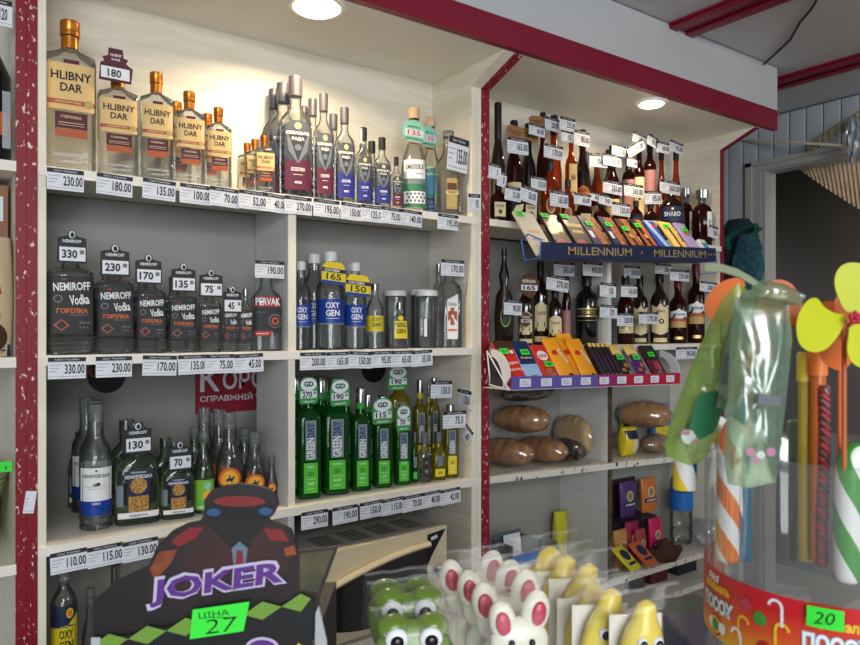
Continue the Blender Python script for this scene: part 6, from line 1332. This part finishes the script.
nt.links.new(tc.outputs['Generated'], sx_.inputs[0]); nt.links.new(sx_.outputs[2], rp.inputs[0]); nt.links.new(rp.outputs[0], nt.nodes['Principled BSDF'].inputs['Base Color'])
rp.color_ramp.elements[0].position = .0; rp.color_ramp.elements[0].color = lin((240, 176, 40)); rp.color_ramp.elements[1].position = .78; rp.color_ramp.elements[1].color = lin((206, 30, 36))
e_ = rp.color_ramp.elements.new(.42); e_.color = lin((222, 84, 38)); nt.nodes['Principled BSDF'].inputs['Roughness'].default_value = .3
zl0, zl1 = .024, .0705
lb_ = MB(); lb_.grid(R(-115) * RT, R(115) * RT, zl0, zl1, m_band, lambda x, z: ((RT + .0006) * math.sin(x / RT), -(RT + .0006) * math.cos(x / RT), z), 60, 1); lb_.build('label_band', tb)
def cyl(off): return lambda x, z: ((RT + off) * math.sin(x / RT), -(RT + off) * math.cos(x / RT), z)
b = MB(); m_by = mat('band_yellow', (246, 196, 50), .4); m_bw = mat('band_white', (240, 242, 244), .4); m_bb = mat('band_blue', (120, 170, 190), .4)
for a0 in (-56, 2, 60):
    x0 = R(a0) * RT
    b.text('сасі', x0 - .003, .0655, .006, .014, m_bw, cyl(.0012), .05, -.1, .2); b.text('карамель', x0, .0580, .0066, .032, m_by, cyl(.0012), .045); b.text('ПОСОХ', x0 + .001, .0475, .0108, .038, m_bb, cyl(.0010), .09); b.text('ПОСОХ', x0 + .001, .0475, .0102, .037, m_bw, cyl(.0014), .05)
    for dx, z, r_, m in ((.040, .052, .0045, mat('band_green', (70, 150, 60), .4)), (.043, .034, .005, P['red']), (.030, .058, .004, MATS['ear_pink']), (-.006, .033, .004, m_bw), (.008, .033, .004, m_bw)): b.disc(x0 + dx, z, r_, r_, m, cyl(.0012), 14)
    for dx, z, s_ in ((.028, .040, 1), (.050, .058, -1), (.054, .044, 1), (.022, .030, -1)):
        pts = [(dx + s_ * .004 * math.cos(R(a)), z + .005 + .004 * math.sin(R(a))) for a in range(0, 181, 30)]; pts = pts + [(dx - s_ * .004, z - .007)]
        for (u0, w0), (u1, w1) in zip(pts[:-1], pts[1:]):
            nx, nz = -(w1 - w0), (u1 - u0); ll = math.hypot(nx, nz); nx, nz = nx / ll * .0009, nz / ll * .0009
            b.poly([(x0 + u0 + nx, w0 + nz), (x0 + u1 + nx, w1 + nz), (x0 + u1 - nx, w1 - nz), (x0 + u0 - nx, w0 - nz)], m_by if s_ > 0 else m_bw, cyl(.0013))
    ra = []
    for q, m in ((.0075, P['red']), (.006, m_by), (.0045, MATS['band_green'])): b.disc(x0 + .0, .033, q, q, m, (lambda q: cyl(.0010 + (.0075 - q) * .1))(q), 16)
b.build('band_print', tb, 0)
b = MB(); xs = R(-1) * RT; b.grid(xs - .0105, xs + .0085, .0570, .0695, m_green, cyl(.003), 6, 1); b.text('20', xs - .0010, .0635, .0072, .010, m_ink, cyl(.0036), -.01, .08, .3)
tag(b.build('price_note', tb, 0), 'bright green handwritten price note')
def inT(px, py, t): return at(px, py, t)
def cane(pts, r, cols, label, twist=2.2, group='striped candy canes in the tub', cat='candy cane', name='candy_cane', N=24, extra=None):
    ps = []
    for i in range(len(pts) - 1):      # smooth the path (Catmull-Rom)
        p0, p1, p2, p3 = [Vector(pts[max(0, min(len(pts) - 1, i + q))]) for q in (-1, 0, 1, 2)]
        for s_ in range(10):
            u = s_ / 10; ps.append(.5 * ((2 * p1) + (p2 - p0) * u + (2 * p0 - 5 * p1 + 4 * p2 - p3) * u * u + (3 * p1 - p0 - 3 * p2 + p3) * u ** 3))
    ps.append(Vector(pts[-1])); b = MB(); n = len(ps) - 1; ln = 0.; vs = []; side_ = Vector((YC, -YS, 0))
    for j, p in enumerate(ps):
        if j: ln += (ps[j] - ps[j - 1]).length
        d = (ps[min(j + 1, n)] - ps[max(j - 1, 0)]).normalized(); v_ = d.cross(Vector((YS, YC, 0))).normalized(); w_ = v_.cross(d); rr = r * (.7 if j in (0, n) else 1)
        off = ln / r * twist
        vs += [p + (v_ * math.cos(2 * math.pi * i / N + off) + w_ * math.sin(2 * math.pi * i / N + off)) * rr for i in range(N)]
    for i in range(N):
        m = cols[int(i / N * len(cols) * (1 if len(cols) > 2 else 2)) % len(cols)]
        b.idx(m)
    b.v = [tuple(v) for v in vs]
    for j in range(n):
        for i in range(N):
            m = cols[int(i / N * len(cols) * (1 if len(cols) > 2 else 2)) % len(cols)]
            b.f.append((j * N + i, j * N + (i + 1) % N, (j + 1) * N + (i + 1) % N, (j + 1) * N + i)); b.mi.append(b.idx(m))
    b.f += [tuple(reversed(range(N))), tuple(n * N + i for i in range(N))]; b.mi += [0, 0]
    o = b.build(name, None, 50); tag(o, label, cat, group); return o
W_c = mat('cane_white', (240, 240, 236), .25, coat=.4); B_c = mat('cane_blue', (30, 70, 150), .25, coat=.4); Y_c = mat('cane_yellow', (240, 206, 50), .25, coat=.4); O_c = mat('cane_orange', (230, 120, 40), .25, coat=.4); G_c = mat('cane_green', (60, 150, 50), .25, coat=.4); D_c = mat('cane_brown', (96, 50, 44), .3, coat=.4); PK_c = mat('cane_pink', (226, 80, 150), .3, coat=.4)
cane([inT(685, 490, .535), inT(685, 468, .535), inT(688, 444, .535), inT(700, 424, .533), inT(716, 425, .53), inT(726, 442, .53), inT(730, 480, .53), inT(731, 520, .53)], .0085, [W_c, B_c, W_c, Y_c], 'blue, white and yellow candy cane hooked over the tub rim', .55)
cane([inT(740, 424, .50), inT(732, 436, .50), inT(729, 465, .50), inT(728, 510, .50), inT(727, 562, .50)], .0080, [W_c, O_c], 'orange and white striped candy cane standing in the tub', .75)
cane([inT(868, 462, .455), inT(855, 455, .455), inT(850, 470, .455), inT(848, 520, .455), inT(847, 582, .455)], .0082, [W_c, G_c], 'green and white striped candy cane at the right of the tub', .6)
cane([inT(824, 385, .47), inT(824, 450, .47), inT(822, 520, .47), inT(822, 566, .47)], .0042, [D_c, mat('wand_red', (150, 40, 50), .3)], 'thin dark red twisted stick standing in the tub', 1.2, cat='twisted stick', name='twisted_stick', group=None)
wd_ = 'coloured bubble tubes in the tub'
for px, t, y0, y1, c, l, g in ((818, .53, 345, 560, (226, 120, 50), 'orange bubble tube standing in the tub', wd_), (806, .54, 352, 560, (222, 196, 70), 'yellow bubble tube standing in the tub', wd_), (744, .53, 400, 560, (60, 130, 160), 'blue bubble tube behind the green pouches', wd_), (796, .56, 420, 560, (120, 140, 110), 'grey green bubble tube deep in the tub', wd_)):
    a, c1 = inT(px, y0, t), inT(px, y1, t); r = thing('bubble_tube', l, 'bubble tube', (a.x, a.y, c1.z), 0, g); h = a.z - c1.z
    MB().lathe([(0, .0055), (h * .86, .0055)], mat('tube_%d' % px, c, .25, trans=.3), 18).build('tube', r); MB().lathe([(h * .86, .0065), (h * .985, .0065), (h, .005)], mat('tubecap_%d' % px, tuple(min(255, int(v * 1.1)) for v in c), .4), 18).build('cap', r)
a = inT(822, 572, .46); tag(MB().lathe([(0, .006), (.006, .0068), (.012, .0045)], PK_c, 18).build('candy_ball', None, 40, loc=(a.x, a.y, zb_ + .0035)), 'small pink sweet at the bottom of the tub under the dark stick', 'sweet')

# ---------------------------------------------------------------- green pouches hanging over the tub
def pouch(name, label, poly, t0, t1, thick, m, prints=(), grp=None):
    """crinkled pillow pouch: outline given as seen, standing upright between depths t0 (top) and t1 (bottom)"""
    ys = [p[1] for p in poly]; y0, y1 = min(ys), max(ys); cx = sum(p[0] for p in poly) / len(poly); cy = sum(ys) / len(ys)
    dense = []
    for (x, y), (x2, y2) in zip(poly, poly[1:] + poly[:1]):
        n = max(1, int(math.hypot(x2 - x, y2 - y) / 6))
        dense += [(x + (x2 - x) * i / n, y + (y2 - y) * i / n) for i in range(n)]
    N = len(dense); R_ = 9; fw = Vector((YS, YC, 0)); org = at(cx, y1, t1)
    root = thing(name, label, 'pouch', org, 0, grp)
    def P3(x, y, off): 
        t = t0 + (t1 - t0) * (y - y0) / (y1 - y0); return at(x, y, t) + fw * off - org
    from mathutils import noise as mn
    vs, fs = [], []
    for side_ in (-1, 1):
        for j in range(R_ + 1):
            k = 1 - j / R_
            for x, y in dense:
                xx, yy = cx + (x - cx) * k, cy + (y - cy) * k
                wr = mn.noise(Vector((xx * .09, yy * .035, side_ * 3.))) * .8 + mn.noise(Vector((xx * .2, yy * .12, 5.))) * .35
                vs.append(P3(xx, yy, side_ * thick * ((1 - k ** 3) * (1 + .55 * wr)) + .0004 * side_))
    M_ = (R_ + 1) * N
    for s_ in range(2):
        for j in range(R_):
            for i in range(N):
                q = (s_ * M_ + j * N + i, s_ * M_ + j * N + (i + 1) % N, s_ * M_ + (j + 1) * N + (i + 1) % N, s_ * M_ + (j + 1) * N + i)
                fs.append(q if s_ == 0 else tuple(reversed(q)))
    b = MB(); b.add(vs, fs, m)
    b.build('pouch_film', root, 70)
    if prints:
        b = MB()
        for pts, mm in prints: b.add([P3(x, y, -thick * 1.75 - .001) for x, y in pts], [tuple(range(len(pts)))], mm)
        b.build('print', root, 0)
    return root
f_lime = film('pouch_lime', (168, 206, 70), .40, .12, .2, (226, 240, 190)); f_sage = film('pouch_sage', (120, 150, 110), .34, .12, .2, (226, 236, 220))
m_pg = mat('pouch_dark_green', (44, 112, 76), .35); m_pw = mat('pouch_white', (196, 204, 190), .4); m_pp = mat('pouch_pink', (176, 116, 146), .4); m_pb = mat('pouch_grey', (90, 96, 100), .4); m_py = mat('pouch_yellow', (226, 200, 40), .4)
GPO = 'green sweet pouches draped over the tub'
def circ(cx, cy, r, n=12): return [(cx + r * math.cos(2 * math.pi * i / n), cy + r * math.sin(2 * math.pi * i / n)) for i in range(n)]
pouch('hanging_pouch', 'bright lime pouch leaning left over the tub with dark green picture', [(748, 290), (738, 283), (722, 300), (704, 336), (688, 375), (672, 418), (664, 444), (668, 457), (690, 466), (706, 458), (716, 436), (724, 400), (736, 350)], .44, .455, .009, f_lime,
      [([(688, 392), (706, 388), (716, 398), (704, 428), (690, 436), (680, 424)], m_pg), (circ(679, 433, 7), m_pw), (circ(676, 430, 4.5), m_pp), (circ(683, 436, 4), m_pp), ([(714, 352), (722, 354), (716, 384), (708, 381)], m_pb)], GPO)
pouch('hanging_pouch', 'tall sage green pouch hanging down the front of the tub', [(734, 300), (760, 296), (788, 300), (792, 340), (786, 400), (780, 450), (776, 482), (750, 488), (728, 484), (724, 462), (727, 400), (730, 340)], .405, .405, .007, f_sage,
      [([(748, 392), (770, 394), (769, 404), (747, 402)], m_pb), (circ(740, 448, 4.5), m_pp), (circ(750, 451, 4), m_pw), (circ(760, 448, 4.5), m_pp), (circ(746, 456, 3.5), m_pp)], GPO)
pouch('hanging_pouch', 'narrow clear green pouch squeezed between the lime and sage pouches', [(742, 292), (760, 290), (752, 330), (742, 380), (732, 410), (716, 408), (722, 360), (732, 318)], .43, .43, .005, f_sage, [([(728, 352), (738, 348), (730, 396), (722, 398)], m_py)], GPO)
# the sealed top strips of the pouches, folded over
b = MB(); pts = [(704, 267), (722, 268), (738, 273), (752, 281), (764, 290)]; vs = []; fs = []
for i, (x, y) in enumerate(pts):
    a, c1 = at(x, y - 4, .455 - .006 * i), at(x + 1, y + 4, .450 - .006 * i); vs += [a, c1, c1 + Vector((YS, YC, 0)) * .002, a + Vector((YS, YC, 0)) * .002]
for i in range(len(pts) - 1):
    for q in range(4): fs.append((4 * i + q, 4 * i + (q + 1) % 4, 4 * i + 4 + (q + 1) % 4, 4 * i + 4 + q))
fs += [(0, 1, 2, 3), (4 * len(pts) - 1, 4 * len(pts) - 2, 4 * len(pts) - 3, 4 * len(pts) - 4)]
b.add(vs, fs, film('seal_strip', (186, 200, 160), .75, .2)); b.grid
tag(b.build('sealed_strip', None, 40), 'pale green sealed plastic strip sticking out left above the pouches', 'plastic strip')
pouch('hanging_pouch', 'rolled clear green pouch top lying across the hanging pouches', [(752, 286), (764, 280), (784, 284), (796, 290), (806, 296), (800, 306), (780, 304), (760, 300), (748, 298)], .395, .395, .005, f_sage, (), GPO)

# ---------------------------------------------------------------- pinwheels
def pinwheel(label, cx, cy, t, petals, m, hub, group, y_end):
    org = at(cx, cy, t); r = thing('pinwheel', label, 'pinwheel', org, RZ0, group); k = K(t)
    for raw in petals:
        nn = len(raw); pts = []
        for q in range(nn):          # round off the outline
            p0, p1, p2, p3 = [Vector(raw[(q + w) % nn]) for w in (-1, 0, 1, 2)]
            for s_ in range(4):
                u = s_ / 4; v = .5 * ((2 * p1) + (p2 - p0) * u + (2 * p0 - 5 * p1 + 4 * p2 - p3) * u * u + (3 * p1 - p0 - 3 * p2 + p3) * u ** 3); pts.append((v.x, v.y))
        b = MB(); L = max(math.hypot(x - cx, y - cy) for x, y in pts); mx, my = sum(p[0] for p in pts) / len(pts), sum(p[1] for p in pts) / len(pts); n = len(pts); vs = []; fs = []; J = 6
        for side_ in (0, .0008):
            for j in range(J + 1):
                s_ = 1 - j / J
                for x, y in pts:
                    xx, yy = mx + (x - mx) * s_, my + (y - my) * s_
                    dd = math.hypot(xx - cx, yy - cy) / L; side2 = ((xx - cx) * (my - cy) - (yy - cy) * (mx - cx)) / (L * L)
                    vs.append(((xx - cx) * k, -.004 * dd + .010 * side2 + side_, -(yy - cy) * k))
        M_ = (J + 1) * n
        for q in range(2):
            for j in range(J):
                for i in range(n):
                    f = (q * M_ + j * n + i, q * M_ + j * n + (i + 1) % n, q * M_ + (j + 1) * n + (i + 1) % n, q * M_ + (j + 1) * n + i)
                    fs.append(f if q else tuple(reversed(f)))
        for i in range(n): fs.append((i, (i + 1) % n, M_ + (i + 1) % n, M_ + i))
        b.add(vs, fs, m); b.build('petal', r, 60)
    b = MB()
    for i in range(5): b.sphere((4 * k * math.cos(R(90 + 72 * i)), -.0075, 4 * k * math.sin(R(90 + 72 * i))), 3.2 * k, .0015, 3.2 * k, hub, 12, 6)
    b.sphere((0, -.0085, 0), 2.6 * k, .0016, 2.6 * k, hub, 12, 6); b.build('hub', r, 50)
    MB().tube([(0, .004, -.002), (0, .004, -(y_end - cy) * k)], .0014, mat('pinwheel_stick', (196, 96, 50), .4), 10).build('stick', r)
    return r
m_pwy = mat('pinwheel_yellow', (196, 200, 26), .45); m_pwo = mat('pinwheel_orange', (214, 104, 36), .45); m_hub = mat('hub_red', (176, 28, 48), .4)
left = [(845, 322), (838, 336), (826, 349), (811, 352), (798, 344), (793, 326), (796, 311), (804, 300), (813, 299), (821, 307), (833, 313), (844, 315)]
def rot(pts, cx, cy, deg): c, s_ = math.cos(R(deg)), math.sin(R(deg)); return [(cx + (x - cx) * c - (y - cy) * s_, cy + (x - cx) * s_ + (y - cy) * c) for x, y in pts]
pinwheel('yellow pinwheel with red flower hub rising from the tub', 848, 318, .43, [left, [(846, 311), (838, 297), (834, 281), (838, 268), (848, 263), (862, 266), (874, 276), (877, 292), (868, 304), (857, 311)],
    [(850, 326), (846, 338), (843, 350), (846, 361), (856, 367), (868, 363), (879, 351), (877, 336), (865, 325)], rot(left, 848, 318, 178)], m_pwy, m_hub, 'toy pinwheels', 470)
pinwheel('orange pinwheel behind the yellow one', 843, 330, .475, [rot([(843 + (x - 848) * .72, 330 + (y - 318) * .72) for x, y in left], 843, 330, a) for a in (35, 125, 215, 305)], m_pwo, m_hub, 'toy pinwheels', 470)
pinwheel('orange pinwheel half hidden behind the green pouches', 752, 318, .50, [rot([(752 + (x - 848) * .9, 318 + (y - 318) * .9) for x, y in left], 752, 318, a) for a in (45, 165, 285)], m_pwo, m_hub, 'toy pinwheels', 450)
tb2 = pack
o = thing('snack_box', 'dark green and cream box corner behind the nearest lemon lollipop', 'box', spot(690, .71, ZK), RZ0 + R(20)); MB().rbox(-.02, .05, 0, .05, .0005, 1.5 - ZK - .285, mat('snack_green', (56, 78, 66), .5), .004, 'z').build('carton_body', o); MB().box(-.0215, -.0205, -.001, .0505, .02, 1.5 - ZK - .2845, mat('snack_cream', (196, 172, 128), .5)).build('carton_edge', o, 0)
# ================================================================ light, world, camera
def area(name, loc, to, sx, sy, e, col):
    ld = bpy.data.lights.new(name, 'AREA'); ld.shape = 'RECTANGLE'; ld.size = sx; ld.size_y = sy; ld.energy = e; ld.color = col
    o = bpy.data.objects.new(name, ld); o.location = loc
    o.rotation_euler = (Vector(to) - Vector(loc)).to_track_quat('-Z', 'Y').to_euler(); COL.objects.link(o); return o
area('shop_window_daylight', (-1.6, -4.9, 1.75), (1.2, 0, 1.4), 2.6, 1.4, 105, (.86, .94, 1.))
area('shop_tube_lamp', (-.6, -3.7, 2.46), (.6, -.2, 1.4), 1.6, .5, 46, (.97, .98, 1.))
area('shop_tube_lamp', (2.9, -3.4, 2.46), (2.2, -.6, 1.4), 1.4, .5, 22, (.97, .98, 1.))
wd = bpy.data.worlds.new('shop_air'); scene.world = wd; wd.use_nodes = True
bg = wd.node_tree.nodes['Background']; bg.inputs[0].default_value = (.80, .88, 1., 1); bg.inputs[1].default_value = .26
cam = bpy.data.cameras.new('camera'); co = bpy.data.objects.new('camera', cam); COL.objects.link(co)
cam.sensor_fit = 'HORIZONTAL'; cam.sensor_width = 36.; cam.lens = F / 860 * 36.
co.location = EYE
d = Vector((YS, YC, 0)); co.rotation_euler = d.to_track_quat('-Z', 'Y').to_euler()
cam.shift_y = 7.5 / 860
cam.clip_start = .05; cam.clip_end = 60
cam.dof.use_dof = True; cam.dof.focus_distance = 1.95; cam.dof.aperture_fstop = cam.lens / 1.7 
scene.camera = co
vs_ = scene.view_settings; vs_.view_transform = 'Standard'; vs_.look = 'None'; vs_.gamma = 1.; vs_.use_curve_mapping = False; vs_.exposure = 0.
cy = scene.cycles
cy.max_bounces = 14; cy.transmission_bounces = 12; cy.transparent_max_bounces = 16; cy.diffuse_bounces = 4; cy.glossy_bounces = 4
cy.caustics_reflective = False; cy.caustics_refractive = False; cy.sample_clamp_indirect = 5.
